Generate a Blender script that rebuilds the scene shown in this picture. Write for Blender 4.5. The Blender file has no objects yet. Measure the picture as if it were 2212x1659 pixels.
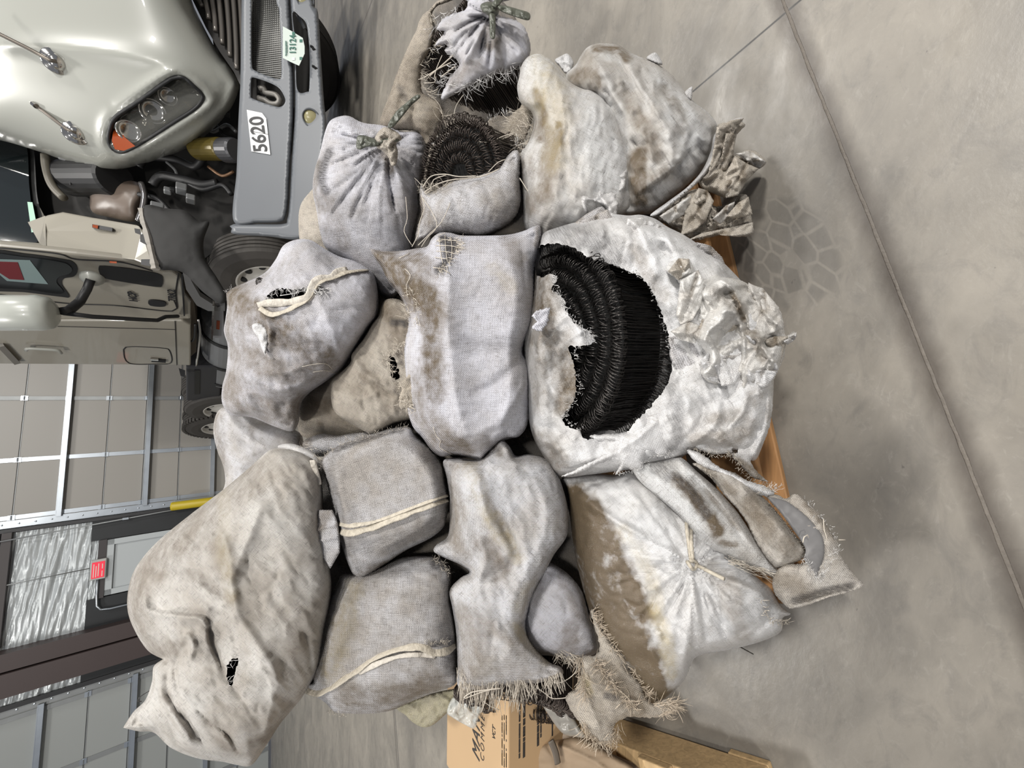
import bpy, bmesh, math, random
import numpy as np
from mathutils import Vector, Matrix
from mathutils.geometry import delaunay_2d_cdt

# ------------------------------------------------------------------ camera
sc = bpy.context.scene
col = sc.collection
W, HH, F = 2212, 1659, 831.0            # the frame and the focal length in its pixels
upc = np.array([0.0278, 1, 0.789]); upc /= np.linalg.norm(upc)   # world up seen from the upright camera
Xc = np.cross([0, 0, -1.], upc); Xc /= np.linalg.norm(Xc); Yc = np.cross(upc, Xc)
R = np.array([Xc, Yc, upc])
H = 1.0
C0 = np.array([0, 0, H])
cam_d = bpy.data.cameras.new('camera'); cam = bpy.data.objects.new('camera', cam_d); col.objects.link(cam)
cam_d.sensor_fit = 'HORIZONTAL'; cam_d.sensor_width = 36; cam_d.lens = F / W * 36; cam_d.clip_start = 0.02
r_, u_, b_ = R @ [1, 0, 0], R @ [0, 1, 0], R @ [0, 0, 1]
cam.matrix_world = Matrix(((-u_[0], r_[0], b_[0], 0), (-u_[1], r_[1], b_[1], 0), (-u_[2], r_[2], b_[2], H), (0, 0, 0, 1)))
sc.camera = cam

def ray(x, y):
    """direction, one unit deep along the lens axis, through a point of the frame"""
    return R @ np.array([829.5 - y, 1106 - x, -F]) / F
def rays(P):
    P = np.asarray(P, float)
    return np.stack([829.5 - P[:, 1], 1106 - P[:, 0], np.full(len(P), -F)], 1) @ R.T / F
def at(x, y, d): return C0 + ray(x, y) * d
def onz(x, y, z):
    r = ray(x, y); return C0 + r * ((z - H) / r[2])
def onplane(x, y, p, n):
    r = ray(x, y); return C0 + r * (np.dot(np.asarray(p) - C0, n) / np.dot(r, n))

# ------------------------------------------------------------------ light and exposure
sc.view_settings.view_transform = 'Standard'; sc.view_settings.look = 'None'
sc.view_settings.gamma = 1; sc.view_settings.exposure = 0.16
world = bpy.data.worlds.new('hall'); sc.world = world; world.use_nodes = True
world.node_tree.nodes['Background'].inputs[0].default_value = (0.86, 0.9, 1.0, 1)
world.node_tree.nodes['Background'].inputs[1].default_value = 0.22
def lamp(name, loc, power, size, colr=(1, 0.97, 0.92), to=(0, 1, 0)):
    l = bpy.data.lights.new(name, 'AREA'); l.shape = 'RECTANGLE'; l.size = size[0]; l.size_y = size[1]; l.energy = power; l.color = colr
    o = bpy.data.objects.new(name, l); col.objects.link(o); o.location = loc
    o.rotation_euler = (Vector(to) - Vector(loc)).to_track_quat('-Z', 'Y').to_euler()
lamp('high_bay_lamp', (4.2, -1.8, 7), 430, (1.0, 0.5))
lamp('high_bay_lamp', (1.6, -3.6, 7), 190, (0.7, 0.4))
lamp('high_bay_lamp', (-4.0, 3.6, 7), 240, (1.0, 0.5))
lamp('high_bay_lamp', (1.5, 5.5, 7), 190, (1.0, 0.5))
lamp('high_bay_lamp', (-3.0, -4.5, 7), 190, (1.0, 0.5))
lamp('high_bay_lamp', (5.5, 3.0, 7), 190, (1.0, 0.5))

# ------------------------------------------------------------------ helpers
rng = random.Random(7); nr = np.random.RandomState(11)
ORG = {}
def tag(o, label=None, cat=None, group=None, kind=None):
    if label: o['label'] = label
    if cat: o['category'] = cat
    if group: o['group'] = group
    if kind: o['kind'] = kind
    return o
def link(o, parent, org):
    col.objects.link(o); ORG[o] = np.asarray(org, float)
    if parent is not None:
        o.parent = parent; o.location = tuple(ORG[o] - ORG[parent])
    else: o.location = tuple(ORG[o])
    return o
def empty(name, loc, label, cat, group=None):
    o = bpy.data.objects.new(name, None); o.empty_display_size = 0.1
    link(o, None, loc); return tag(o, label, cat, group)
def mesh(name, V, Fc, mat, parent=None, org=None, smooth=True, uv=None, att=None):
    V = np.asarray(V, float)
    if org is None:
        if parent is not None: org = ORG[parent]
        else:
            org = V.mean(0); org[2] = V[:, 2].min()
    m = bpy.data.meshes.new(name); m.from_pydata((V - org).tolist(), [], [tuple(int(i) for i in f) for f in Fc])
    if smooth: m.polygons.foreach_set('use_smooth', [True] * len(m.polygons))
    m.materials.append(mat)
    if uv is not None:
        l = m.uv_layers.new(name='weave'); li = np.zeros(len(m.loops), int); m.loops.foreach_get('vertex_index', li)
        l.data.foreach_set('uv', np.asarray(uv)[li].ravel())
    if att is not None:
        a = m.color_attributes.new('dirt', 'FLOAT_COLOR', 'POINT'); a.data.foreach_set('color', np.asarray(att, np.float32).ravel())
    m.update()
    return link(bpy.data.objects.new(name, m), parent, org)

class MB:
    def __init__(s): s.v = []; s.f = []
    def add(s, V, Fc):
        n = len(s.v); s.v.extend([tuple(map(float, p)) for p in V]); s.f.extend([tuple(i + n for i in f) for f in Fc])
    def box(s, c, ax, h):
        c = np.asarray(c, float); ax = [np.asarray(a, float) for a in ax]
        V = [c + ax[0] * h[0] * i + ax[1] * h[1] * j + ax[2] * h[2] * k for i in (-1, 1) for j in (-1, 1) for k in (-1, 1)]
        s.add(V, [(0, 1, 3, 2), (4, 6, 7, 5), (0, 4, 5, 1), (2, 3, 7, 6), (0, 2, 6, 4), (1, 5, 7, 3)])
    def tube(s, P, r, n=6, cap=True, flat=None, closed=False):
        P = [np.asarray(p, float) for p in P]; m = len(P)
        rr = r if hasattr(r, '__len__') else [r] * m
        up = None; V = []
        for i, p in enumerate(P):
            if closed: t = P[(i + 1) % m] - P[i - 1]
            else: t = P[min(i + 1, m - 1)] - P[max(i - 1, 0)]
            t = t / (np.linalg.norm(t) + 1e-12)
            if up is None:
                up = np.cross(t, [0.3, 0.2, 1.0]) if flat is None else np.asarray(flat, float)
            up = up - t * np.dot(up, t); up /= (np.linalg.norm(up) + 1e-12); sd = np.cross(t, up)
            for k in range(n):
                a = 2 * math.pi * k / n
                V.append(p + rr[i] * (math.cos(a) * sd + math.sin(a) * up * (0.22 if flat is not None else 1)))
        Fc = []
        for i in range(m if closed else m - 1):
            j = (i + 1) % m
            for k in range(n): Fc.append((i * n + k, i * n + (k + 1) % n, j * n + (k + 1) % n, j * n + k))
        if cap and not closed: Fc += [tuple(range(n))[::-1], tuple(range((m - 1) * n, m * n))]
        s.add(V, Fc)
    def lathe(s, c, ax, prof, n=40, a0=0, a1=2 * math.pi):
        """prof: (distance along the axis, radius)"""
        c = np.asarray(c, float); ax = np.asarray(ax, float); ax /= np.linalg.norm(ax)
        e1 = np.cross(ax, [0.1, 0.05, 1]); e1 /= np.linalg.norm(e1); e2 = np.cross(ax, e1); V = []
        full = abs(a1 - a0 - 2 * math.pi) < 1e-6; m = n if full else n + 1
        for z, r in prof:
            for k in range(m):
                a = a0 + (a1 - a0) * k / n; V.append(c + ax * z + r * (math.cos(a) * e1 + math.sin(a) * e2))
        Fc = []
        for i in range(len(prof) - 1):
            for k in range(n):
                k2 = (k + 1) % m; Fc.append((i * m + k, i * m + k2, (i + 1) * m + k2, (i + 1) * m + k))
        s.add(V, Fc)
    def prism(s, P, n, t):
        """flat outline P (3-D points) given thickness t along n"""
        P = [np.asarray(p, float) for p in P]; n = np.asarray(n, float); k = len(P)
        s.add(P + [p + n * t for p in P], [tuple(range(k)), tuple(range(k, 2 * k))[::-1]] + [(i, i + k, (i + 1) % k + k, (i + 1) % k) for i in range(k)])
    def build(s, name, mat, parent=None, org=None, smooth=False):
        return mesh(name, s.v, s.f, mat, parent, org, smooth)
def bevel(o, w, seg=2):
    m = o.modifiers.new('bevel', 'BEVEL'); m.width = w; m.segments = seg; m.limit_method = 'ANGLE'; m.angle_limit = math.radians(40)
    return o

# ---- numpy noise
_perm = np.random.RandomState(3).permutation(512)
_ga = np.random.RandomState(5).rand(512) * 2 * np.pi
def pn(x, y, seed=0):
    xi = np.floor(x).astype(int); yi = np.floor(y).astype(int); xf = x - xi; yf = y - yi
    u = xf * xf * xf * (xf * (xf * 6 - 15) + 10); v = yf * yf * yf * (yf * (yf * 6 - 15) + 10)
    def g(i, j, dx, dy):
        a = _ga[(_perm[(i + seed * 17) % 512] + j + seed * 31) % 512]; return np.cos(a) * dx + np.sin(a) * dy
    n00 = g(xi, yi, xf, yf); n10 = g(xi + 1, yi, xf - 1, yf); n01 = g(xi, yi + 1, xf, yf - 1); n11 = g(xi + 1, yi + 1, xf - 1, yf - 1)
    return (n00 + u * (n10 - n00)) + v * ((n01 + u * (n11 - n01)) - (n00 + u * (n10 - n00)))
def fbm(x, y, seed=0, o=4): return sum(pn(x * 2 ** i, y * 2 ** i, seed + i) / 2 ** i for i in range(o))
def tri(t): return np.abs((t % 1.0) - 0.5) * 4 - 1
def crumple(x, y, seed, o=5):
    """facets meeting at sharp folds, as in crushed cloth"""
    r = np.random.RandomState(seed); wx = x + 0.5 * pn(x * 1.3, y * 1.3, seed); wy = y + 0.5 * pn(x * 1.3, y * 1.3, seed + 9); h = 0
    for i in range(o):
        a = r.rand() * np.pi * 2; f = 0.8 * 1.45 ** i; h = h + tri((wx * np.cos(a) + wy * np.sin(a)) * f + r.rand()) / 1.45 ** i
        wx, wy = wx + 0.12 * h * np.sin(a) / f, wy - 0.12 * h * np.cos(a) / f
    return h / 2.2

def catmull(P, step, closed=True):
    out = []; n = len(P); P = [(p[0], p[1], p[2] if len(p) > 2 else 0) for p in P]
    for i in range(n if closed else n - 1):
        p1, p2 = P[i], P[(i + 1) % n]
        p0 = P[i - 1] if (closed or i > 0) else p1; p3 = P[(i + 2) % n] if (closed or i + 2 < n) else p2
        if p1[2]: p0 = p1
        if p2[2]: p3 = p2
        L = math.hypot(p2[0] - p1[0], p2[1] - p1[1]); k = max(1, int(round(L / step)))
        for j in range(k):
            t = j / k
            out.append(tuple(0.5 * (2 * p1[c] + (p2[c] - p0[c]) * t + (2 * p0[c] - 5 * p1[c] + 4 * p2[c] - p3[c]) * t * t + (3 * p1[c] - p0[c] - 3 * p2[c] + p3[c]) * t ** 3) for c in (0, 1)))
    if not closed: out.append(P[-1][:2])
    return out
def inpoly(P, poly):
    x, y = P[:, 0], P[:, 1]; r = np.zeros(len(P), bool); poly = np.asarray(poly); n = len(poly)
    for i in range(n):
        (x1, y1), (x2, y2) = poly[i], poly[(i + 1) % n]
        if y1 == y2: continue
        c = ((y1 > y) != (y2 > y)) & (x < (x2 - x1) * (y - y1) / (y2 - y1) + x1); r ^= c
    return r
def segd(P, L, closed=False, sides=False):
    """distance to a polyline, position along it (0-1), and side"""
    L = np.asarray(L, float); n = len(L); best = np.full(len(P), 1e9); pos = np.zeros(len(P)); sg = np.zeros(len(P))
    segs = [(i, (i + 1) % n) for i in range(n if closed else n - 1)]
    for k, (i, j) in enumerate(segs):
        d = L[j] - L[i]; l2 = (d ** 2).sum() + 1e-9; q = P - L[i]
        t = np.clip((q @ d) / l2, 0, 1); e = q - t[:, None] * d; ds = np.hypot(e[:, 0], e[:, 1]); m = ds < best
        best[m] = ds[m]; pos[m] = (k + t[m]) / len(segs); sg[m] = np.sign(d[0] * q[m, 1] - d[1] * q[m, 0])
    return best, pos, sg

FR = dict(o=(0, 0, 1), a1=(0, 0, 2.962), a2=(0, 400, 2.962), a3=(0, 900, 2.185), a4=(640, 0, 2.963), a5=(1060, 60, 3.072), a6=(460, 480, 2.9625),
          a7=(1080, 440, 2.5926), a8=(620, 900, 2.1857), b1=(1160, 960, 2.3737), b2=(240, 940, 2.308), c1=(820, 0, 5.185), c2=(1380, 960, 4.148), c3=(980, 1380, 6.91),
          d5=(480, 0, 4.608), d6=(80, 320, 3.77), d7=(0, 1080, 3.606), e1=(0, 740, 4.424))
def fr(f, P):
    ox, oy, s = FR[f]; return [(ox + p[0] / s, oy + p[1] / s) + tuple(p[2:]) for p in P]

# ------------------------------------------------------------------ materials
def newmat(name):
    m = bpy.data.materials.new(name); m.use_nodes = True; nt = m.node_tree
    return m, nt, nt.nodes['Principled BSDF'], nt.nodes, nt.links
def plain(name, c, rough=0.5, metal=0.0, coat=0.0, noise=0.0, scale=8, trans=0.0, emit=None, bump=0.0):
    m, nt, b, N, L = newmat(name)
    b.inputs['Base Color'].default_value = (*c, 1); b.inputs['Roughness'].default_value = rough; b.inputs['Metallic'].default_value = metal
    if coat: b.inputs['Coat Weight'].default_value = coat; b.inputs['Coat Roughness'].default_value = 0.05
    if trans: b.inputs['Transmission Weight'].default_value = trans
    if emit: b.inputs['Emission Color'].default_value = (*emit[:3], 1); b.inputs['Emission Strength'].default_value = emit[3]
    if noise or bump:
        tc = N.new('ShaderNodeTexCoord'); nz = N.new('ShaderNodeTexNoise'); nz.inputs['Scale'].default_value = scale; nz.inputs['Detail'].default_value = 6
        L.new(tc.outputs['Object'], nz.inputs['Vector'])
        if noise:
            mx = N.new('ShaderNodeMix'); mx.data_type = 'RGBA'; mx.inputs[6].default_value = (*[k * (1 - noise) for k in c], 1); mx.inputs[7].default_value = (*[min(1, k * (1 + noise)) for k in c], 1)
            L.new(nz.outputs['Fac'], mx.inputs[0]); L.new(mx.outputs[2], b.inputs['Base Color'])
        if bump:
            bp = N.new('ShaderNodeBump'); bp.inputs['Strength'].default_value = bump; bp.inputs['Distance'].default_value = 0.01
            L.new(nz.outputs['Fac'], bp.inputs['Height']); L.new(bp.outputs[0], b.inputs['Normal'])
    return m
def math_(N, L, op, a, b=None, clamp=False):
    n = N.new('ShaderNodeMath'); n.operation = op; n.use_clamp = clamp
    for i, v in enumerate((a, b)):
        if v is None: continue
        if isinstance(v, (int, float)): n.inputs[i].default_value = v
        else: L.new(v, n.inputs[i])
    return n.outputs[0]
def mixc(N, L, f, a, b):
    n = N.new('ShaderNodeMix'); n.data_type = 'RGBA'
    for i, v in ((0, f), (6, a), (7, b)):
        if isinstance(v, (int, float)): n.inputs[i].default_value = v
        elif isinstance(v, tuple): n.inputs[i].default_value = (*v, 1)
        else: L.new(v, n.inputs[i])
    return n.outputs[2]

def cloth(name, base=(0.62, 0.62, 0.64), tape=0.0026, grime=0.3, brown=(0.135, 0.10, 0.062), weave=0.75, rough=0.5, grey=(0.20, 0.18, 0.165), seed=0.0, alpha=1.0, spec=0.5):
    """woven plastic tape: each tape of the weave is a low ridge, dirt lies in it"""
    m, nt, b, N, L = newmat(name)
    uv = N.new('ShaderNodeUVMap'); uv.uv_map = 'weave'
    wn = N.new('ShaderNodeTexNoise'); wn.inputs['Scale'].default_value = 60; L.new(uv.outputs[0], wn.inputs['Vector'])
    va = N.new('ShaderNodeVectorMath'); va.operation = 'MULTIPLY_ADD'; L.new(wn.outputs['Color'], va.inputs[0]); va.inputs[1].default_value = (0.002,) * 3; L.new(uv.outputs[0], va.inputs[2])
    sp = N.new('ShaderNodeSeparateXYZ'); L.new(va.outputs[0], sp.inputs[0])
    A = math_(N, L, 'ABSOLUTE', math_(N, L, 'SINE', math_(N, L, 'MULTIPLY', sp.outputs[0], math.pi / tape)))
    B = math_(N, L, 'ABSOLUTE', math_(N, L, 'SINE', math_(N, L, 'MULTIPLY', sp.outputs[1], math.pi / tape)))
    ck = N.new('ShaderNodeTexChecker'); ck.inputs['Scale'].default_value = 1 / tape; L.new(va.outputs[0], ck.inputs['Vector'])
    wv = N.new('ShaderNodeMix'); wv.data_type = 'FLOAT'; L.new(ck.outputs['Fac'], wv.inputs[0]); L.new(A, wv.inputs[2]); L.new(B, wv.inputs[3]); h = wv.outputs[0]
    at_ = N.new('ShaderNodeVertexColor'); at_.layer_name = 'dirt'; sc_ = N.new('ShaderNodeSeparateColor'); L.new(at_.outputs[0], sc_.inputs[0])
    tc = N.new('ShaderNodeTexCoord')
    def nz(scale, det, off, rg=0.6, vec=None):
        n = N.new('ShaderNodeTexNoise'); n.inputs['Scale'].default_value = scale; n.inputs['Detail'].default_value = det; n.inputs['Roughness'].default_value = rg
        mp = N.new('ShaderNodeMapping'); mp.inputs['Location'].default_value = (off + seed, off * 0.7, seed); L.new(vec or tc.outputs['Object'], mp.inputs[0]); L.new(mp.outputs[0], n.inputs['Vector']); return n.outputs['Fac']
    n1, n2, n3 = nz(9, 8, 0.3), nz(45, 6, 2.0, 0.7), nz(170, 4, 5.0, 0.8)
    st = N.new('ShaderNodeMapping'); st.inputs['Scale'].default_value = (1, 9, 1); L.new(uv.outputs[0], st.inputs[0]); n4 = nz(60, 4, 1.0, 0.7, st.outputs[0])   # rubbed tapes, along the weave
    def thr(n, lo, hi):
        r = N.new('ShaderNodeMapRange'); r.inputs[1].default_value = lo; r.inputs[2].default_value = hi; L.new(n, r.inputs[0]); return r.outputs[0]
    mod = math_(N, L, 'ADD', math_(N, L, 'MULTIPLY', thr(n2, 0.3, 0.7), 0.7), math_(N, L, 'MULTIPLY', thr(n1, 0.35, 0.65), 0.5))
    c = mixc(N, L, math_(N, L, 'MULTIPLY', thr(n1, 0.40, 0.62), min(1, grime * 1.3)), base, (0.38, 0.33, 0.27))
    c = mixc(N, L, math_(N, L, 'MULTIPLY', math_(N, L, 'MULTIPLY', thr(n4, 0.45, 0.75), thr(n2, 0.35, 0.7)), min(1, grime * 1.3)), c, grey)
    for sx, sy in ((45, 420), (420, 45)):     # single tapes, rubbed dark or left clean
        q = N.new('ShaderNodeMapping'); q.inputs['Scale'].default_value = (sx, sy, 1); L.new(uv.outputs[0], q.inputs[0]); f = N.new('ShaderNodeTexNoise'); f.inputs['Scale'].default_value = 1; f.inputs['Detail'].default_value = 2; L.new(q.outputs[0], f.inputs['Vector'])
        c = mixc(N, L, math_(N, L, 'MULTIPLY', thr(f.outputs['Fac'], 0.52, 0.72), math_(N, L, 'MULTIPLY', thr(n2, 0.3, 0.65), min(1, 0.25 + grime))), c, grey)
    c = mixc(N, L, math_(N, L, 'MULTIPLY', sc_.outputs[0], math_(N, L, 'ADD', mod, 0.3), True), c, brown)
    c = mixc(N, L, math_(N, L, 'MULTIPLY', sc_.outputs[2], mod, True), c, (0.44, 0.36, 0.20))
    c = mixc(N, L, math_(N, L, 'MULTIPLY', sc_.outputs[1], math_(N, L, 'ADD', math_(N, L, 'MULTIPLY', thr(n4, 0.3, 0.6), 0.8), 0.3), True), c, (0.035, 0.032, 0.035))
    c = mixc(N, L, math_(N, L, 'MULTIPLY', thr(n3, 0.62, 0.75), grime * 0.9), c, (0.16, 0.13, 0.10))
    gap = math_(N, L, 'MULTIPLY', math_(N, L, 'SUBTRACT', 1.0, h), weave * 0.75)
    c = mixc(N, L, gap, c, mixc(N, L, 0.35, (0.10, 0.09, 0.085), c))
    L.new(c, b.inputs['Base Color']); b.inputs['Roughness'].default_value = rough; b.inputs['Specular IOR Level'].default_value = spec
    hh = math_(N, L, 'ADD', math_(N, L, 'MULTIPLY', h, weave), math_(N, L, 'MULTIPLY', n2, 1.6)); hh = math_(N, L, 'ADD', hh, math_(N, L, 'MULTIPLY', n3, 0.5))
    bp = N.new('ShaderNodeBump'); bp.inputs['Strength'].default_value = 1.0; bp.inputs['Distance'].default_value = 0.0016
    L.new(hh, bp.inputs['Height']); L.new(bp.outputs[0], b.inputs['Normal'])
    if alpha < 1: b.inputs['Alpha'].default_value = alpha
    return m

# ------------------------------------------------------------------ sack builder
SURF = {}
def sack(name, outline, d, mat, parent=None, label=None, cat=None, group=None, tilt=(-0.0002, 0.0), h=0.10, hb=0.14, step=6, ang=0.2, pw=0.5,
         folds=(), stains=(), wr=0.004, wa=None, ws=18, cr=0.0, cs=9, pleats=(), holes=(), jag=0.0, sheet=0.0, seed=1, key=None, flatn=0.0, hj=2.2, bev=0.0, rays_c=(), rc=()):
    """A cloth body: its outline stands at depth d (leaning by tilt), swells h towards the viewer's side and hb away from it; sheet > 0 makes it a
    single cloth of that thickness instead. folds: (line, width, height, kind); stains: (line, width, strength, channel); pleats: (x, y, n, height, r0, r1)."""
    out = catmull(outline, step)
    r0 = random.Random(seed)
    if jag:
        o2 = []; n = len(out)
        for i in range(n):
            tx, ty = out[(i + 1) % n][0] - out[i - 1][0], out[(i + 1) % n][1] - out[i - 1][1]; l = math.hypot(tx, ty) + 1e-6; k = jag * (r0.random() - 0.5) * 2
            o2.append((out[i][0] - ty / l * k, out[i][1] + tx / l * k))
        out = o2
    O = np.array(out); cx, cy = O.mean(0); x0, y0 = O.min(0); x1, y1 = O.max(0)
    hl = []
    for hp in holes:
        q = catmull(hp, step * 0.8); hl.append([(a + r0.uniform(-hj, hj), b + r0.uniform(-hj, hj)) for a, b in q])
    gx, gy = np.meshgrid(np.arange(x0, x1, step), np.arange(y0, y1, step * 0.87)); gx = gx + (np.arange(gx.shape[0])[:, None] % 2) * step / 2
    G = np.stack([gx.ravel(), gy.ravel()], 1); G = G[inpoly(G, O)]; G = G[segd(G, O, True)[0] > step * 0.55]
    for q in hl: G = G[~inpoly(G, q)]; G = G[segd(G, q, True)[0] > step * 0.5]
    pts = [Vector(p) for p in out]; edges = [(i, (i + 1) % len(out)) for i in range(len(out))]
    for q in hl:
        n = len(pts); pts += [Vector(p) for p in q]; edges += [(n + i, n + (i + 1) % len(q)) for i in range(len(q))]
    pts += [Vector(p) for p in G.tolist()]
    vv, ee, ff, *_ = delaunay_2d_cdt(pts, edges, [], 0, 1e-4)
    P = np.array([(v.x, v.y) for v in vv]); T = np.array([f for f in ff if len(f) == 3])
    cen = P[T].mean(1); ok = inpoly(cen, O); solid = ok.copy()
    for q in hl: ok &= ~inpoly(cen, q)
    # pillow height: membrane over the outline
    gs = max(4, step); nx = int((x1 - x0) / gs) + 4; ny = int((y1 - y0) / gs) + 4
    A, B = np.meshgrid(np.arange(nx), np.arange(ny), indexing='ij'); GP = np.stack([x0 + (A.ravel() - 1.5) * gs, y0 + (B.ravel() - 1.5) * gs], 1)
    ins = inpoly(GP, O).reshape(nx, ny); U = np.zeros((nx, ny))
    for _ in range(int(3.0 * max(nx, ny)) + 150):
        U[1:-1, 1:-1] = np.where(ins[1:-1, 1:-1], (U[:-2, 1:-1] + U[2:, 1:-1] + U[1:-1, :-2] + U[1:-1, 2:] + 1.0) * 0.25, 0)
    U /= U.max()
    fx = (P[:, 0] - x0) / gs + 1.5; fy = (P[:, 1] - y0) / gs + 1.5; ix = np.clip(fx.astype(int), 0, nx - 2); iy = np.clip(fy.astype(int), 0, ny - 2); tx = fx - ix; ty = fy - iy
    u = (U[ix, iy] * (1 - tx) * (1 - ty) + U[ix + 1, iy] * tx * (1 - ty) + U[ix, iy + 1] * (1 - tx) * ty + U[ix + 1, iy + 1] * tx * ty)
    dd = segd(P, O, True)[0]; u = np.where(dd < 0.5, 0, np.maximum(u, 0))
    near = (dd > 2 * gs) & (dd < 3.5 * gs); kk = float(np.median(u[near] / dd[near])) if near.any() else 0.0
    if kk > 0: w_ = np.clip(dd / (3.0 * gs), 0, 1) ** 2; u = w_ * u + (1 - w_) * kk * dd; u /= max(u.max(), 1e-6)
    small = sheet and max(x1 - x0, y1 - y0) < 170
    if small and not flatn: flatn = 0.3; h = min(h, 0.012); cr = max(cr, 0.007); cs = max(cs, 26)
    pil = u ** pw; edge = np.clip(dd / (step * 3.0), 0, 1)
    if flatn: pil = np.minimum(pil, flatn) / flatn
    if bev: q_ = np.clip(dd / bev, 0, 1); pil = np.sqrt(np.clip(1 - (1 - q_) ** 2, 0, 1))
    k = d / F; hf = h * pil
    # folds and wrinkles
    wa_ = ang if wa is None else wa
    X = (P[:, 0] - cx) * k; Y = (P[:, 1] - cy) * k; a = X * math.cos(wa_) + Y * math.sin(wa_); b = -X * math.sin(wa_) + Y * math.cos(wa_)
    w1 = 1 - np.abs(fbm(a * ws * 0.45 + seed, b * ws + seed * 1.7, seed, 4)) * 2.6
    hf = hf + wr * w1 * (0.35 + 0.65 * edge) + wr * 2.2 * fbm(X * 7 + seed, Y * 7, seed + 4, 2)
    if wr: hf = hf + wr * 0.55 * (1 - np.abs(fbm(a * ws * 1.1 + seed * 3, b * ws * 2.6, seed + 6, 3)) * 3) * (0.3 + 0.7 * edge) * np.clip(0.5 + 1.8 * fbm(X * 9, Y * 9 + seed, seed + 8, 2), 0, 1.4)
    if cr: hf = hf + cr * crumple(X * cs + seed, Y * cs, seed) * (0.3 + 0.7 * edge)
    folds = list(folds)
    for (kx, ky, nn_, l0, l1, w0, am, aa, ab) in rays_c:       # creases fanning out from a knot
        for i in range(nn_):
            t_ = math.radians(aa + (ab - aa) * (i + r0.uniform(0.2, 0.8)) / nn_); l_ = r0.uniform(l0, l1); bd = r0.uniform(-0.25, 0.25)
            folds.append(([(kx + math.cos(t_) * 6, ky + math.sin(t_) * 6), (kx + math.cos(t_ + bd * 0.4) * l_ * 0.5, ky + math.sin(t_ + bd * 0.4) * l_ * 0.5), (kx + math.cos(t_ + bd) * l_, ky + math.sin(t_ + bd) * l_)], w0 * r0.uniform(0.7, 1.4), am * r0.uniform(0.5, 1.3), 'crease'))
    for (n_, aa, sp_, l_, w_, am) in rc:       # scattered small creases
        for i in range(n_):
            for _ in range(30):
                qx, qy = r0.uniform(x0, x1), r0.uniform(y0, y1)
                if inpoly(np.array([[qx, qy]]), O)[0]: break
            t_ = math.radians(aa + r0.gauss(0, sp_)); l2 = l_ * r0.uniform(0.3, 1.3); bd = r0.uniform(-0.5, 0.5); c_, s_ = math.cos(t_), math.sin(t_)
            folds.append(([(qx - c_ * l2 / 2, qy - s_ * l2 / 2), (qx - s_ * bd * l2 * 0.3, qy + c_ * bd * l2 * 0.3), (qx + c_ * l2 / 2, qy + s_ * l2 / 2)], w_ * r0.uniform(0.6, 1.6), am * r0.uniform(0.4, 1.3) * r0.choice((-1, -1, 1)), 'crease'))
    for (line, w, amp, *kd) in folds:
        L_ = catmull(line, 12, False); q, s, sg = segd(P, L_); tp = np.clip(np.minimum(s, 1 - s) * 6, 0, 1) ** 0.7; kind = kd[0] if kd else 'ridge'
        if kind == 'ridge': hf = hf + amp * tp * np.exp(-(q / w) ** 1.4)
        elif kind == 'crease': hf = hf + amp * tp * np.exp(-q / w)
        else: hf = hf + amp * tp * sg * np.exp(-q / (w * 3)) * np.clip(q / (w * 0.5), 0, 1)
    for (px, py, n, amp, ra, rb) in pleats:
        dx, dy = P[:, 0] - px, P[:, 1] - py; rr = np.hypot(dx, dy); ph = np.arctan2(dy, dx)
        w = np.exp(-(rr / rb) ** 2) * np.clip(rr / ra, 0, 1)
        hf = hf + amp * w * (1 - 2 * np.abs(np.sin(ph * n / 2 + 1.6 * pn(ph * 1.7, rr * 0.008, seed))) ** 0.6)
    dep = d + tilt[0] * (P[:, 0] - cx) + tilt[1] * (P[:, 1] - cy)
    rays_ = rays(P); front = dep - hf
    lim = (0.008 - H) / rays_[:, 2]; lim = np.where(rays_[:, 2] < -0.05, lim, 99)
    front = np.minimum(front, lim - 0.006)
    if sheet: back = np.minimum(front + sheet, lim)
    else: back = np.minimum(dep + hb * 0.6 * u ** 0.5 + 0.002, lim)
    back = np.maximum(back, front + 0.0008)
    Vf = C0 + rays_ * front[:, None]; Vb = C0 + rays_ * back[:, None]; n = len(P)
    Tf = T[ok]; Tb = T[solid] if not sheet else T[ok]
    fc = [tuple(t) for t in Tf]; fb = [(t[2] + n, t[1] + n, t[0] + n) for t in Tb]
    # front faces towards the camera
    if len(Tf):
        t0 = Tf[0]; nn = np.cross(Vf[t0[1]] - Vf[t0[0]], Vf[t0[2]] - Vf[t0[0]])
        if nn @ rays_[t0[0]] > 0: fc = [t[::-1] for t in fc]; fb = [t[::-1] for t in fb]
    cnt = {}
    for t in fc:
        for i in range(3): e = (t[i], t[(i + 1) % 3]); cnt[e] = 1
    bset = set(range(len(out)))
    rim = []
    for (i, j) in cnt:
        if (j, i) not in cnt:
            if sheet or (i in bset and j in bset): rim.append((j, i, i + n, j + n))
    UVx = X * math.cos(ang) + Y * math.sin(ang) + 0.01 * pn(X * 6, Y * 6, seed); UVy = -X * math.sin(ang) + Y * math.cos(ang) + 0.01 * pn(X * 6 + 7, Y * 6, seed + 2)
    uv = np.stack([UVx, UVy], 1) + 5.0; ds = np.zeros((n, 4)); ds[:, 3] = 1
    for (line, w, st, ch) in stains:
        q, s, sg = segd(P, catmull(line, 12, False) if len(line) > 1 else [line[0], (line[0][0] + 1, line[0][1])])
        wob = 1 + 0.5 * pn(P[:, 0] / 34, P[:, 1] / 34, seed + ch) + 0.35 * pn(P[:, 0] / 11, P[:, 1] / 11, seed + ch + 1)
        ds[:, ch] = np.maximum(ds[:, ch], st * np.clip(1.6 * (1 - q / (w * wob)), 0, 1) ** 1.0)
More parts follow.
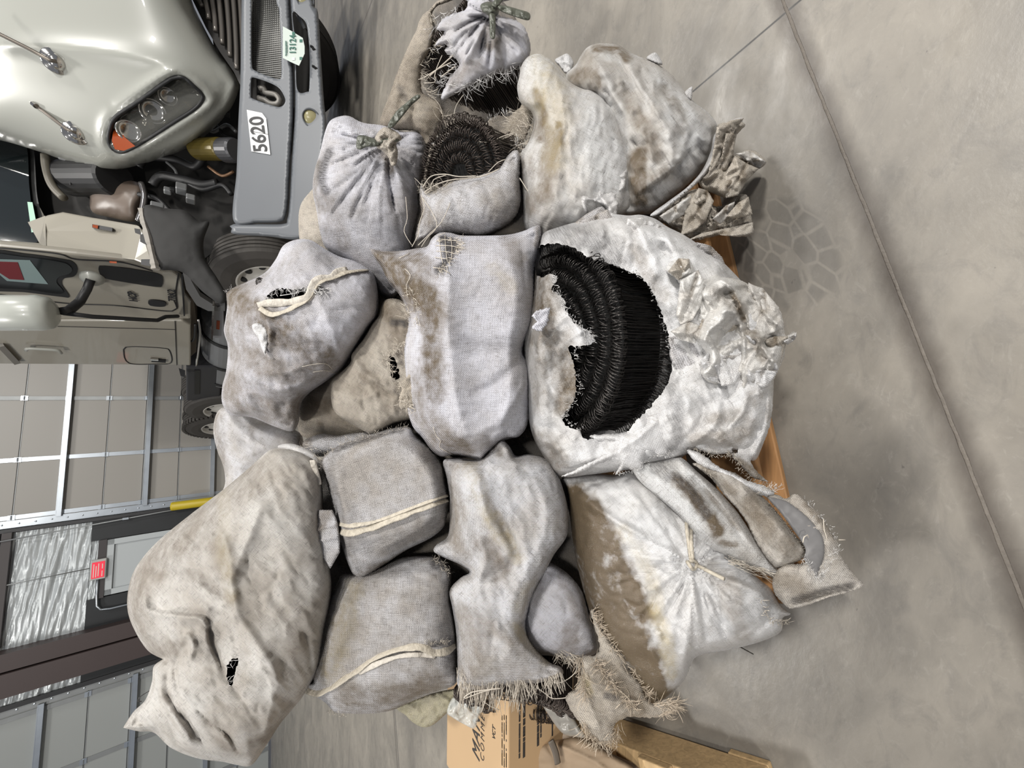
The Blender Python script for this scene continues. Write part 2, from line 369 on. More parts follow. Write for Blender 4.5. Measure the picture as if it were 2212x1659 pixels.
    V = np.concatenate([Vf, Vb]); o = mesh(name, V, fc + fb + rim, mat, parent, uv=np.concatenate([uv, uv]), att=np.concatenate([ds, ds]))
    if label or cat: tag(o, label, cat, group)
    if key: SURF[key] = (P, front)
    o['_px'] = 0; del o['_px']
    return o
def depth_at(key, x, y):
    P, f = SURF[key]; q = (P[:, 0] - x) ** 2 + (P[:, 1] - y) ** 2; i = np.argpartition(q, 4)[:4]; w = 1 / (q[i] + 4); return float((f[i] * w).sum() / w.sum())
def hem(key, line, w, mat, parent, lift=0.004, name='rolled_hem', n=8):
    L_ = catmull(line, 6, False); P = [at(x, y, depth_at(key, x, y) - lift) for x, y in L_]; k = depth_at(key, *L_[0]) / F
    m = MB(); R_ = [w * k * (0.85 + 0.25 * pn(np.array([i * 0.23]), np.array([w * 0.7]), 5)[0] * 2) for i in range(len(P))]
    m.tube(P, R_, n, flat=ray(*L_[0])); o = m.build(name, mat, parent, smooth=True); return o
def threads(lst, mat, parent, rad=0.0005, name='frayed_threads', seed=1):
    """lst: (line, count, length px, angle deg, spread deg, depth or sack key, lift)"""
    r = random.Random(seed); m = MB()
    for (line, cnt, ln, a, sp_, dk, lift) in lst:
        Ls = catmull(line, 5, False) if len(line) > 1 else line
        for _ in range(cnt):
            x, y = r.choice(Ls); x += r.gauss(0, 3.2); y += r.gauss(0, 3.2)
            th = math.radians(a + r.gauss(0, sp_)); l = ln * r.uniform(0.35, 1.15); cv = r.gauss(0, 1.1 if sp_ > 15 else 0.3); dd = (depth_at(dk, x, y) if isinstance(dk, str) else dk) - lift
            P = []; n = 5; px, py = x, y
            for i in range(n):
                P.append(at(px, py, dd - 0.012 * math.sin(i / (n - 1) * 2.6) * r.uniform(0.3, 1))); px += math.cos(th) * l / (n - 1); py += math.sin(th) * l / (n - 1); th += cv / n
            rr = rad * r.uniform(0.35, 1.0)
            m.tube(P, [rr] * (n - 1) + [rr * 0.5], 3, cap=False)
    o = m.build(name, mat, parent, smooth=False); o['kind'] = 'stuff'; return o
def strand(mat, parent, lines, rad=0.0008, name='loose_thread'):
    for (line, d, *rs) in lines:
        L_ = catmull(line, 8, False); m = MB(); n = len(L_)
        P = [at(x, y, (depth_at(d, x, y) - 0.006) if isinstance(d, str) else d) for x, y in L_]
        m.tube(P, rs[0] if rs else rad, 5); m.build(name, mat, parent, smooth=True)
def tie_roll(name, c, axis, rad, length, label, group, layers=5, pitch=0.026, spacing=0.0055, loop=0.011, wire=0.0011, mat=None, loops2=True, a0=0, a1=2 * math.pi, seed=3, inner=0.02):
    """a coil of double-loop wire ties laid side by side in a spiral; c is the centre of the end that shows"""
    r = random.Random(seed); axis = np.asarray(axis, float); axis /= np.linalg.norm(axis); c = np.asarray(c, float)
    e1 = np.cross(axis, [0.13, 0.21, 1]); e1 /= np.linalg.norm(e1); e2 = np.cross(axis, e1)
    rt = empty(name, c + axis * length, label, 'wire tie roll', group)
    sh, lp = MB(), MB(); th = 0.0; Rr = rad; i = 0
    while Rr > max(inner, rad - layers * pitch):
        ca, sa = math.cos(th), math.sin(th); er = ca * e1 + sa * e2; et = -sa * e1 + ca * e2
        jit = r.gauss(0, 0.0016); q = c + er * (Rr + jit)
        outer = th < 2 * math.pi
        if True:
            for s_ in (-0.5, 0.5):
                o_ = et * spacing * 0.25 * s_
                w1, w2 = q + axis * (loop * 1.6) + o_, q + axis * (length - loop * 1.2) + o_ + er * r.gauss(0, 0.001)
                if outer: mid = (w1 + w2) / 2 - er * (0.009 + r.gauss(0, 0.0016)) + et * r.gauss(0, 0.0009); sh.tube([w1, w1 * 0.7 + mid * 0.3 - er * 0.002, mid, w2 * 0.7 + mid * 0.3 - er * 0.002, w2], wire, 4, cap=False)
                elif s_ > 0: sh.tube([w1, w2], wire, 3, cap=False)
        for end, sg in ((0, -1), (1, 1)):
            if end and not (loops2 and outer): continue
            base = q + axis * (loop * 1.5 if end == 0 else length - loop * 1.2)
            tl = r.gauss(0.25, 0.25); ld = er * math.cos(tl) + et * math.sin(tl)
            P = []
            for k in range(9):
                a = 2 * math.pi * k / 8 * 0.92
                P.append(base + axis * sg * loop * (1 - math.cos(a)) * 0.85 + ld * loop * math.sin(a) * 1.0 + et * (k - 4) * 0.0004)
            lp.tube(P, wire, 4, cap=False)
        th += spacing / max(Rr, 0.02); Rr = rad - pitch * max(0.0, th - 2 * math.pi) / (2 * math.pi) - (pitch * 0.0); i += 1
    core = MB(); core.lathe(c, axis, [(loop * 2.2, 0.002), (loop * 2.2, rad - 0.012), (length * 0.5, rad - 0.022), (length - loop, rad - 0.012), (length - loop, 0.002)], 40)  # solid filler core, black for the dark gaps between wires
    o = core.build('coil_core_dark', MAT['wirecore'], rt, smooth=False)
    o = sh.build('wire_shafts', mat or MAT['wire'], rt, smooth=True); o['kind'] = 'stuff'
    o = lp.build('wire_loops', mat or MAT['wire'], rt, smooth=True); o['kind'] = 'stuff'
    return rt
def axdir(x, y, d, a, tilt):
    """unit direction that runs at angle a across the frame at this spot and leans away by tilt degrees"""
    p = at(x, y, d); q = at(x + 10 * math.cos(math.radians(a)), y + 10 * math.sin(math.radians(a)), d) - p; q /= np.linalg.norm(q)
    r = ray(x, y); r = r / np.linalg.norm(r); q = q - r * (q @ r); q /= np.linalg.norm(q); t = math.radians(tilt); return q * math.cos(t) + r * math.sin(t)

def petals(lst, parent, mats, d0, seed, h=0.004, cr=0.009, cs=22, name='cloth_fold', fr_='a7', dj=0.012, tl=0.00035):
    r = random.Random(seed)
    for i, P in enumerate(lst):
        Q = [(q[0], q[1], 1) for q in fr(fr_, P)]; n = len(Q); a, b = Q[0], Q[n // 2]; c_ = (sum(q[0] for q in Q) / n, sum(q[1] for q in Q) / n)
        L1 = [a[:2], (c_[0] + r.uniform(-8, 8), c_[1] + r.uniform(-8, 8)), b[:2]]; q1, q2 = Q[n // 4], Q[(3 * n) // 4]
        sack(name, Q, d0 + r.uniform(-dj, dj), mats[i % len(mats)], parent=parent, h=h, hb=0.01, cr=cr, cs=cs, wr=0.003, sheet=0.0025, step=3, seed=seed + i, jag=0.5, flatn=0.35,
             tilt=(r.uniform(-tl, tl), r.uniform(-tl, tl)), ang=r.uniform(0, 3), folds=[(L1, 7, 0.014, 'ridge'), ([q1[:2], c_, q2[:2]], 3, -0.010, 'crease')], rc=[(8, r.uniform(0, 180), 25, 26, 2.2, 0.005)],
             stains=[([L1[1]], r.uniform(10, 22), r.uniform(0.1, 0.6), 0), ([q1[:2], c_], 7, r.uniform(0.2, 0.7), 0)])
MAT = dict(
    wire=plain('black annealed wire', (0.06, 0.055, 0.052), 0.30, 0.8), wirecore=plain('packed wire', (0.003, 0.003, 0.003), 0.9),
    rustwire=plain('rusty wire', (0.065, 0.052, 0.045), 0.36, 0.7),
    thread=plain('plastic thread', (0.52, 0.47, 0.40), 0.5), threadw=plain('white plastic thread', (0.60, 0.59, 0.58), 0.5), threadb=plain('brown plastic thread', (0.42, 0.35, 0.27), 0.6),
    cordgreen=plain('grey green tie strip', (0.085, 0.09, 0.07), 0.4, noise=0.3, scale=30),
)
# ------------------------------------------------------------------ floor
def floor_mat():
    m, nt, b, N, L = newmat('sealed concrete')
    tc = N.new('ShaderNodeTexCoord'); V = tc.outputs['Object']
    def nz(s, det=6, rg=0.6, off=0, dist=0):
        n = N.new('ShaderNodeTexNoise'); n.inputs['Scale'].default_value = s; n.inputs['Detail'].default_value = det; n.inputs['Roughness'].default_value = rg; n.inputs['Distortion'].default_value = dist
        mp = N.new('ShaderNodeMapping'); mp.inputs['Location'].default_value = (off, off * 2, 0); mp.inputs['Rotation'].default_value = (0, 0, 0.6); mp.inputs['Scale'].default_value = (1, 1.8, 1); L.new(V, mp.inputs[0]); L.new(mp.outputs[0], n.inputs['Vector']); return n.outputs['Fac']
    def thr(n, lo, hi):
        r = N.new('ShaderNodeMapRange'); r.inputs[1].default_value = lo; r.inputs[2].default_value = hi; L.new(n, r.inputs[0]); return r.outputs[0]
    c = mixc(N, L, thr(nz(2.2, 8, 0.65, 0, 0.6), 0.35, 0.68), (0.25, 0.228, 0.195), (0.15, 0.138, 0.121))
    c = mixc(N, L, math_(N, L, 'MULTIPLY', thr(nz(11, 8, 0.7, 3, 1.2), 0.5, 0.72), 0.45), c, (0.115, 0.108, 0.10))
    c = mixc(N, L, math_(N, L, 'MULTIPLY', thr(nz(26, 8, 0.75, 7, 1.5), 0.55, 0.72), 0.35), c, (0.33, 0.31, 0.275))
    c = mixc(N, L, math_(N, L, 'MULTIPLY', thr(nz(40, 3, 0.6, 9), 0.71, 0.78), 0.7), c, (0.08, 0.07, 0.065))
    sp = N.new('ShaderNodeSeparateXYZ'); L.new(V, sp.inputs[0])
    def line(p, q, w, soft, colr, k, c, wob=0.0):
        p, q = np.array(p[:2]), np.array(q[:2]); d = (q - p) / np.linalg.norm(q - p); n = (-d[1], d[0])
        s = math_(N, L, 'ADD', math_(N, L, 'MULTIPLY', math_(N, L, 'SUBTRACT', sp.outputs[0], float(p[0])), float(n[0])), math_(N, L, 'MULTIPLY', math_(N, L, 'SUBTRACT', sp.outputs[1], float(p[1])), float(n[1])))
        if wob: s = math_(N, L, 'ADD', s, math_(N, L, 'MULTIPLY', math_(N, L, 'SUBTRACT', nz(14, 4, 0.6, 5), 0.5), wob))
        s = math_(N, L, 'ABSOLUTE', s)
        r = N.new('ShaderNodeMapRange'); r.inputs[1].default_value = w; r.inputs[2].default_value = w + soft; r.inputs[3].default_value = k; r.inputs[4].default_value = 0; L.new(s, r.inputs[0])
        return mixc(N, L, r.outputs[0], c, colr)
    J = [onz(1690, 0, 0), onz(1850, 400, 0), onz(2000, 780, 0), onz(2150, 1150, 0), onz(2212, 1350, 0)]
    c = line(J[0], J[3], 0.005, 0.026, (0.07, 0.058, 0.048), 0.85, c, 0.02)
    c = line(onz(1500, 195, 0), onz(1700, 25, 0), 0.0016, 0.002, (0.03, 0.028, 0.026), 1, c)
    c = line(onz(739, 0, 0), onz(752, 180, 0), 0.004, 0.008, (0.09, 0.08, 0.07), 0.8, c)
    c = line(onz(804, 0, 0), onz(738, 173, 0), 0.004, 0.006, (0.07, 0.06, 0.055), 0.8, c)
    c = line(onz(853, 1540, 0), onz(862, 1659, 0), 0.003, 0.004, (0.07, 0.065, 0.06), 0.9, c)
    # print of a tyre: blocks of tread inside a band
    T0, T1 = onz(1630, 455, 0), onz(1760, 650, 0); d = (T1 - T0)[:2]; d = d / np.linalg.norm(d); ctr = (T0 + T1)[:2] / 2
    mp = N.new('ShaderNodeMapping'); mp.vector_type = 'TEXTURE'; mp.inputs['Location'].default_value = (ctr[0], ctr[1], 0); mp.inputs['Rotation'].default_value = (0, 0, math.atan2(d[1], d[0])); L.new(V, mp.inputs[0])
    sq = N.new('ShaderNodeSeparateXYZ'); L.new(mp.outputs[0], sq.inputs[0])
    m2 = N.new('ShaderNodeMapping'); m2.inputs['Scale'].default_value = (17, 34, 0); L.new(mp.outputs[0], m2.inputs[0])
    vo = N.new('ShaderNodeTexVoronoi'); vo.feature = 'DISTANCE_TO_EDGE'; vo.inputs['Randomness'].default_value = 0.75; vo.inputs['Scale'].default_value = 1; L.new(m2.outputs[0], vo.inputs['Vector'])
    e = math_(N, L, 'ADD', math_(N, L, 'POWER', math_(N, L, 'DIVIDE', math_(N, L, 'ABSOLUTE', sq.outputs[0]), 0.14), 2.5), math_(N, L, 'POWER', math_(N, L, 'DIVIDE', math_(N, L, 'ABSOLUTE', sq.outputs[1]), 0.085), 2.5))
    msk = thr(e, 1.1, 0.75); blk = thr(vo.outputs['Distance'], 0.03, 0.09)
    c = mixc(N, L, math_(N, L, 'MULTIPLY', msk, math_(N, L, 'MULTIPLY', blk, 0.40)), c, (0.10, 0.094, 0.085))
    c = mixc(N, L, math_(N, L, 'MULTIPLY', msk, math_(N, L, 'MULTIPLY', math_(N, L, 'SUBTRACT', 1.0, blk), 0.10)), c, (0.32, 0.295, 0.26))
    L.new(c, b.inputs['Base Color'])
    r = thr(nz(6, 6, 0.6, 2), 0.3, 0.7); rr = N.new('ShaderNodeMapRange'); rr.inputs[3].default_value = 0.28; rr.inputs[4].default_value = 0.5; L.new(r, rr.inputs[0]); L.new(rr.outputs[0], b.inputs['Roughness'])
    bp = N.new('ShaderNodeBump'); bp.inputs['Strength'].default_value = 0.25; bp.inputs['Distance'].default_value = 0.004; L.new(nz(12, 8, 0.6, 1), bp.inputs['Height']); L.new(bp.outputs[0], b.inputs['Normal'])
    return m
fm = floor_mat()
mb = MB(); mb.add([(-14, -8, 0), (14, -8, 0), (14, 14, 0), (-14, 14, 0)], [(0, 1, 2, 3)])
o = mb.build('floor', fm, org=(0, 0, 0)); tag(o, 'mottled grey concrete floor', 'floor', kind='structure')
# raised sealant bead in the joint
J = [onz(1690, 0, 0), onz(1765, 180, 0), onz(1850, 400, 0), onz(1925, 590, 0), onz(2000, 780, 0), onz(2075, 960, 0), onz(2150, 1150, 0), onz(2212, 1350, 0)]
jd = J[-2] - J[0]; J = [J[0] + jd * t for t in (-0.3, 0, 0.15, 0.3, 0.45, 0.6, 0.75, 0.9, 1.05, 1.2, 1.5)]
PJ = []
for i in range(len(J) - 1):
    for k in range(8):
        p = J[i] + (J[i + 1] - J[i]) * k / 8; p = p + np.array([0, rng.uniform(-0.0006, 0.0006), 0.0]); PJ.append(p)
mb = MB(); mb.tube(PJ, [0.0026 + 0.0007 * rng.random() for _ in PJ], 8, flat=(0, 0, 1))
o = mb.build('trim_1', plain('joint sealant', (0.125, 0.108, 0.09), 0.6, noise=0.3, scale=60, bump=0.5), smooth=True); tag(o, 'ridge of tan sealant along the floor joint', 'floor joint', kind='structure')

# ------------------------------------------------------------------ back wall with two sectional doors
th = math.radians(12.6); wd = np.array([math.cos(th), math.sin(th), 0]); wn = np.array([-math.sin(th), math.cos(th), 0]); Zv = np.array([0, 0, 1.0]); D = 9.0
AX = (wd, wn, Zv)
def wp(s, z, o=0.0): return wn * (D - o) + wd * s + Zv * z      # o: how far it stands out from the door skin
def wbox(mb, s0, s1, z0, z1, o0, o1):
    mb.box((wp(s0, z0, o0) + wp(s1, z1, o1)) / 2, AX, (abs(s1 - s0) / 2, abs(o1 - o0) / 2, abs(z1 - z0) / 2))
panel = plain('painted door steel', (0.29, 0.275, 0.25), 0.38, noise=0.05, scale=0.6)
panell = plain('painted door steel cool', (0.33, 0.345, 0.335), 0.38, noise=0.05, scale=0.6)
galv = plain('galvanised steel', (0.50, 0.54, 0.58), 0.28, 0.85, noise=0.18, scale=6)
galvd = plain('dull galvanised steel', (0.30, 0.31, 0.31), 0.5, 0.6, noise=0.2, scale=6)
def sectional(n, s0, s1, pan, stiles, label):
    rt = bpy.data.objects.new('door_%d' % n, None); link(rt, None, wp((s0 + s1) / 2, 0)); tag(rt, label, 'door', kind='structure')
    zs = [0.04 + 0.448 * i for i in range(9)]
    for i in range(8):
        m = MB(); wbox(m, s0, s1, zs[i] + 0.004, zs[i + 1] - 0.004, -0.05, 0.0); p = m.build('door_panel', pan, rt)
    m = MB(); wbox(m, s0, s1, zs[0], zs[-1], -0.06, -0.03); m.build('panel_core', galvd, rt)
    for z in (0.91, 1.78, 2.72):
        m = MB(); wbox(m, s0, s1, z - 0.03, z - 0.022, 0.0, 0.07); wbox(m, s0, s1, z + 0.022, z + 0.03, 0.0, 0.07); wbox(m, s0, s1, z - 0.03, z + 0.03, 0.06, 0.068); m.build('strut', galv, rt)
    for s in stiles:
        m = MB(); wbox(m, s - 0.03, s + 0.03, zs[0], zs[-1], 0.0, 0.012); m.build('stile', galvd if s > 1 or n == 2 else galv, rt)
        m = MB()
        for z in zs[1:-1]: wbox(m, s - 0.035, s + 0.035, z - 0.035, z + 0.035, 0.012, 0.02); m.tube([wp(s - 0.03, z, 0.024), wp(s + 0.03, z, 0.024)], 0.008, 8)
        m.build('hinge', galv, rt)
    m = MB()
    for z in zs[1:-1]:
        wbox(m, s0, s1, z - 0.012, z - 0.004, 0, 0.004)
    m.build('joint_lip', galvd, rt)
    return rt
r1 = sectional(1, -0.22, 7.5, panel, (-0.16, 0.66, 1.58, 2.5, 3.4, 4.4, 5.4), 'grey sectional door with galvanised struts behind the truck')
r2 = sectional(2, -8.5, -2.72, panell, (-2.80, -3.66, -4.6, -5.5, -6.5), 'grey sectional door left of the brown steel column')
# riveted end stiles and tracks
for rt, s, mt in ((r1, -0.25, galv), (r2, -2.70, galvd)):
    m = MB(); wbox(m, s - 0.05, s + 0.05, 0, 3.7, 0.0, 0.03); m.build('end_stile', mt, rt)
    m = MB()
    for k in range(24): m.lathe(wp(s, 0.15 + k * 0.155, 0.03), -wn, [(0, 0.013), (0.006, 0.011), (0.009, 0.001)], 8)
    m.build('rivet', galv, rt)
darksteel = plain('dark track steel', (0.045, 0.045, 0.047), 0.45, 0.5)
m = MB(); wbox(m, -0.36, -0.315, 0, 3.7, 0.0, 0.09); o = m.build('trim_2', darksteel); tag(o, 'dark vertical door track right of the black panels', 'door track', kind='structure')
m = MB(); wbox(m, -2.66, -2.60, 0, 3.7, 0.0, 0.09); o = m.build('trim_3', darksteel); tag(o, 'dark vertical door track left of the brown column', 'door track', kind='structure')
# wall skin behind everything
m = MB(); wbox(m, -2.72, -0.24, 0, 4.2, -0.12, -0.10); wbox(m, -9, 8, 3.66, 4.2, -0.12, 0.02)
o = m.build('wall_back', plain('wall liner', (0.42, 0.44, 0.46), 0.6)); tag(o, 'back wall of the hall', 'wall', kind='structure')
# insulation facing: puckered white-silver sheet
def facing(name, s0, s1, z0, z1, off, label):
    nx, nz_ = 40, 150; S, Z = np.meshgrid(np.linspace(s0, s1, nx), np.linspace(z0, z1, nz_), indexing='ij'); o_ = off + 0.022 * (1 - np.abs(fbm(S * 0.8 + 3, Z * 9 + S * 1.5, 21, 4)) * 2.5) + 0.01 * fbm(S * 2, Z * 30, 3, 3)
    V = [wp(S[i, j], Z[i, j], o_[i, j]) for i in range(nx) for j in range(nz_)]; V += [wp(S[i, j], Z[i, j], off - 0.03) for i in range(nx) for j in range(nz_)]; n = nx * nz_
    Fc = [(i * nz_ + j, (i + 1) * nz_ + j, (i + 1) * nz_ + j + 1, i * nz_ + j + 1) for i in range(nx - 1) for j in range(nz_ - 1)]
    Fc += [tuple(k + n for k in f[::-1]) for f in Fc]
    o = mesh(name, V, Fc, ins_m); return tag(o, label, 'insulation', kind='structure')
ins_m = plain('silver insulation facing', (0.50, 0.53, 0.54), 0.3, 0.25)
facing('trim_4', -1.90, -0.37, 2.36, 3.8, 0.03, 'puckered silver insulation facing above the black boards')
facing('trim_5', -1.52, -0.60, 2.17, 2.40, 0.02, 'strip of silver insulation facing above the door frame')
facing('trim_6', -2.62, -2.44, 2.36, 3.8, 0.03, 'narrow strip of silver insulation left of the brown column')
blk = plain('black painted board', (0.012, 0.014, 0.016), 0.5, noise=0.4, scale=5)
for k, (a, b, z0, z1, lab) in enumerate([(-0.66, -0.36, 0, 2.36, 'black board between the pale door and the grey sectional door'), (-1.90, -1.50, 0, 2.36, 'black board between the brown column and the pale door'), (-2.62, -2.42, 0, 2.36, 'black board left of the brown column')]):
    m = MB(); wbox(m, a, b, z0, z1, -0.02, 0.07); o = m.build('trim_%d' % (7 + k), blk); tag(o, lab, 'wall board', kind='structure')
brown = plain('brown painted column steel', (0.052, 0.036, 0.034), 0.5, noise=0.12, scale=2)
m = MB(); wbox(m, -2.12, -1.90, 0, 4.0, 0.0, 0.30); wbox(m, -2.43, -2.14, 0, 4.0, 0.0, 0.34); wbox(m, -2.2, -2.1, 0, 4.0, 0.0, 0.22)
o = m.build('trim_10', brown); tag(o, 'brown steel column between the sectional doors', 'column', kind='structure')
m = MB(); wbox(m, -1.86, -0.36, 3.13, 3.22, 0.02, 0.12); wbox(m, -1.86, -0.36, 3.24, 3.34, 0.02, 0.09); o = m.build('trim_11', plain('dark girt', (0.05, 0.042, 0.042), 0.5)); tag(o, 'dark brown girt above the silver insulation', 'girt', kind='structure')
# pale personnel door
rt = bpy.data.objects.new('door_3', None); link(rt, None, wp(-1.08, 0)); tag(rt, 'pale grey personnel door in a dark frame below the red sign', 'door', kind='structure')
pale = plain('pale grey door paint', (0.44, 0.47, 0.48), 0.45); fr_d = plain('dark door frame', (0.04, 0.034, 0.035), 0.5)
m = MB(); wbox(m, -1.50, -0.66, 2.10 + 0.08, 2.10 + 0.17, 0.0, 0.11); m.build('frame_head', fr_d, rt)
m = MB(); wbox(m, -1.48, -0.67, 0, 2.18, 0.0, 0.07); m.build('door_leaf', pale, rt)
m = MB(); wbox(m, -1.48, -1.40, 0, 2.18, 0.07, 0.10); wbox(m, -0.75, -0.67, 0, 2.18, 0.07, 0.10); wbox(m, -1.48, -0.67, 2.10, 2.18, 0.07, 0.10); m.build('raised_border', pale, rt)
# sign box and conduit
rt = empty('warning_sign', wp(-1.08, 2.16, 0.12), 'small grey box with a red warning label above the pale door', 'sign')
m = MB(); wbox(m, -1.22, -0.93, 2.165, 2.335, 0.09, 0.16); bevel(m.build('box', plain('grey box', (0.42, 0.42, 0.40), 0.5), rt), 0.01)
m = MB(); wbox(m, -1.195, -0.965, 2.18, 2.315, 0.16, 0.164); m.build('label', plain('red label', (0.75, 0.03, 0.06), 0.5, emit=(1, 0.03, 0.08, 0.25)), rt)  # label also given a faint glow, though it is no lamp
m = MB()
for z, a, b in ((2.295, -1.18, -0.99), (2.27, -1.18, -1.02), (2.245, -1.17, -0.99), (2.205, -1.18, -1.10), (2.205, -1.07, -1.0)): wbox(m, a, b, z - 0.006, z + 0.004, 0.164, 0.167)
m.build('lettering', plain('pale lettering', (0.75, 0.62, 0.55), 0.5), rt)
m = MB(); P = [wp(-1.22, 2.25, 0.12), wp(-1.45, 2.25, 0.12), wp(-1.60, 2.24, 0.12), wp(-1.66, 2.20, 0.12), wp(-1.68, 2.10, 0.12), wp(-1.68, 0.1, 0.12)]; m.tube(P, 0.014, 8); o = m.build('conduit', galv, smooth=True); tag(o, 'thin metal conduit bending down beside the pale door', 'conduit')
m = MB(); m.tube([wp(-1.07, 3.6, 0.1), wp(-1.04, 2.33, 0.12)], 0.008, 6); o = m.build('conduit', galvd, smooth=True); tag(o, 'straight thin conduit rising from the red sign box', 'conduit')
m = MB(); m.tube([wp(-0.48, 3.5, 0.14), wp(-0.36, 1.57, 0.14), wp(-0.33, 0.9, 0.14)], 0.010, 6); o = m.build('lift_cable', galvd, smooth=True); tag(o, 'twisted steel lift cable beside the door track', 'cable')
m = MB(); wbox(m, -0.40, -0.37, 1.95, 2.02, 0.13, 0.16); m.build('cable_clamp', galv, o)
yel = plain('yellow paint', (0.50, 0.38, 0.015), 0.4)
m = MB(); m.lathe(wp(-0.29, 0, 0.2), Zv, [(0, 0.07), (1.43, 0.07), (1.45, 0.06), (1.46, 0.001)], 20); o = m.build('bollard', yel, smooth=True); tag(o, 'yellow safety post at the edge of the grey sectional door', 'bollard')

# ------------------------------------------------------------------ pallets, box, cardboard
def wood(name, c=(0.42, 0.22, 0.09)):
    m, nt, b, N, L = newmat(name); tc = N.new('ShaderNodeTexCoord'); mp = N.new('ShaderNodeMapping'); mp.inputs['Rotation'].default_value = (0, 0, -0.28); mp.inputs['Scale'].default_value = (2, 22, 22); L.new(tc.outputs['Object'], mp.inputs[0])
    n = N.new('ShaderNodeTexNoise'); n.inputs['Scale'].default_value = 3; n.inputs['Detail'].default_value = 8; n.inputs['Distortion'].default_value = 1.2; L.new(mp.outputs[0], n.inputs['Vector'])
    L.new(mixc(N, L, n.outputs['Fac'], tuple(k * 0.55 for k in c), tuple(min(1, k * 1.5) for k in c)), b.inputs['Base Color']); b.inputs['Roughness'].default_value = 0.65
    bp = N.new('ShaderNodeBump'); bp.inputs['Strength'].default_value = 0.3; bp.inputs['Distance'].default_value = 0.003; L.new(n.outputs['Fac'], bp.inputs['Height']); L.new(bp.outputs[0], b.inputs['Normal']); return m
w1 = wood('orange pine'); w2 = wood('pale pine', (0.48, 0.33, 0.17))
def pallet(corner, ang, L_, Wd, mt, label, nd=7):
    a = math.radians(ang); ex = np.array([math.cos(a), math.sin(a), 0]); ey = np.array([-math.sin(a), math.cos(a), 0]); c = np.array([corner[0], corner[1], 0])
    rt = empty('pallet', c, label, 'pallet'); ax = (ex, ey, Zv)
    for t in (0.02, 0.5, 0.98):
        m = MB(); yy = 0.02 + t * 0 ; m.box(c + ex * (L_ * t if 0.1 < t < 0.9 else (0.02 if t < 0.1 else L_ - 0.02)) + ey * Wd / 2 + Zv * 0.07, ax, (0.019, Wd / 2, 0.05)); bevel(m.build('stringer', mt, rt), 0.003)
    for k in range(nd):
        y = 0.045 + (Wd - 0.09) * k / (nd - 1); m = MB(); m.box(c + ex * L_ / 2 + ey * y + Zv * 0.13, ax, (L_ / 2, 0.045, 0.0095)); bevel(m.build('deck_board', mt, rt), 0.003)
        if k in (0, nd // 2, nd - 1): m = MB(); m.box(c + ex * L_ / 2 + ey * y + Zv * 0.011, ax, (L_ / 2, 0.045, 0.0095)); bevel(m.build('base_board', mt, rt), 0.003)
    return rt
pl1 = pallet((-0.40, 0.238), 13, 1.02, 1.0, w1, 'orange-brown wooden pallet under the heap of sacks')
pl2 = pallet((-1.74, -0.09), 23, 1.0, 1.15, w2, 'pale wooden pallet at the lower left holding the cardboard box')
# the carton: top face and the face below it
card = plain('tan cardboard', (0.50, 0.34, 0.19), 0.7, noise=0.08, scale=5); ink = plain('black print', (0.03, 0.028, 0.027), 0.7)
zt = 0.40
Ea, Eb = onz(1098, 1659, zt), onz(1099, 1500, zt); ux = (Eb - Ea); ux = ux / np.linalg.norm(ux); uy = np.array([-ux[1], ux[0], 0])
hgt = 0.235; cb = Ea + (Eb - Ea) * 0.5
rt = empty('carton', cb - Zv * (zt - 0.14), 'tan cardboard carton with black lettering on the pale pallet', 'carton')
m = MB(); m.box(cb + uy * 0.155 - Zv * hgt / 2 - ux * 0.05, (ux, uy, Zv), (0.26, 0.155, hgt / 2)); bevel(m.build('carton_body', card, rt), 0.004)
def text3d(name, s, pos, right, upv, size, mat, parent, depth=0.0006, bold=0.0, xs=1.0, sp=1.0, shear=0.0):
    cu = bpy.data.curves.new(name, 'FONT'); cu.body = s; cu.size = size; cu.extrude = depth; cu.offset = bold; cu.space_character = sp; cu.shear = shear; cu.align_x = 'LEFT'
    cu.materials.append(mat); tmp = bpy.data.objects.new(name, cu); col.objects.link(tmp); dg = bpy.context.evaluated_depsgraph_get(); dg.update()
    me = bpy.data.meshes.new_from_object(tmp.evaluated_get(dg)); bpy.data.objects.remove(tmp); bpy.data.curves.remove(cu); o = bpy.data.objects.new(name, me); r = np.asarray(right, float); r = r / np.linalg.norm(r); u = np.asarray(upv, float); u = u - r * (u @ r); u = u / np.linalg.norm(u); n = np.cross(r, u)
    col.objects.link(o); ORG[o] = np.asarray(pos, float)
    M = Matrix(((r[0] * xs, u[0], n[0], 0), (r[1] * xs, u[1], n[1], 0), (r[2] * xs, u[2], n[2], 0), (0, 0, 0, 1)))
    M.translation = Vector(pos)
    if parent is not None: o.parent = parent; M.translation = Vector(np.asarray(pos) - ORG[parent])
    o.matrix_local = M; return o
def top(x, y): p = onz(x, y, zt); return p + Zv * 0.0006
text3d('lettering', 'MANNI', top(1036, 1648), ux, uy, 0.052, ink, rt, xs=0.95, sp=1.15, shear=0.2)
text3d('lettering', 'COMMER', top(1046, 1648), ux, uy, 0.026, ink, rt, bold=-0.0004, sp=1.5)
text3d('lettering', 'VCT', top(1070, 1600), ux, uy, 0.018, ink, rt)
rg2 = random.Random(4); m = MB()
for k, xx in enumerate((1085, 1089.5, 1094)):
    for _ in range(26):
        y = rg2.uniform(1545, 1655); m.box(top(xx, y), (ux, uy, Zv), (rg2.uniform(0.002, 0.007), 0.0012, 0.0003))
o = m.build('small_print', ink, rt)
FN = -uy
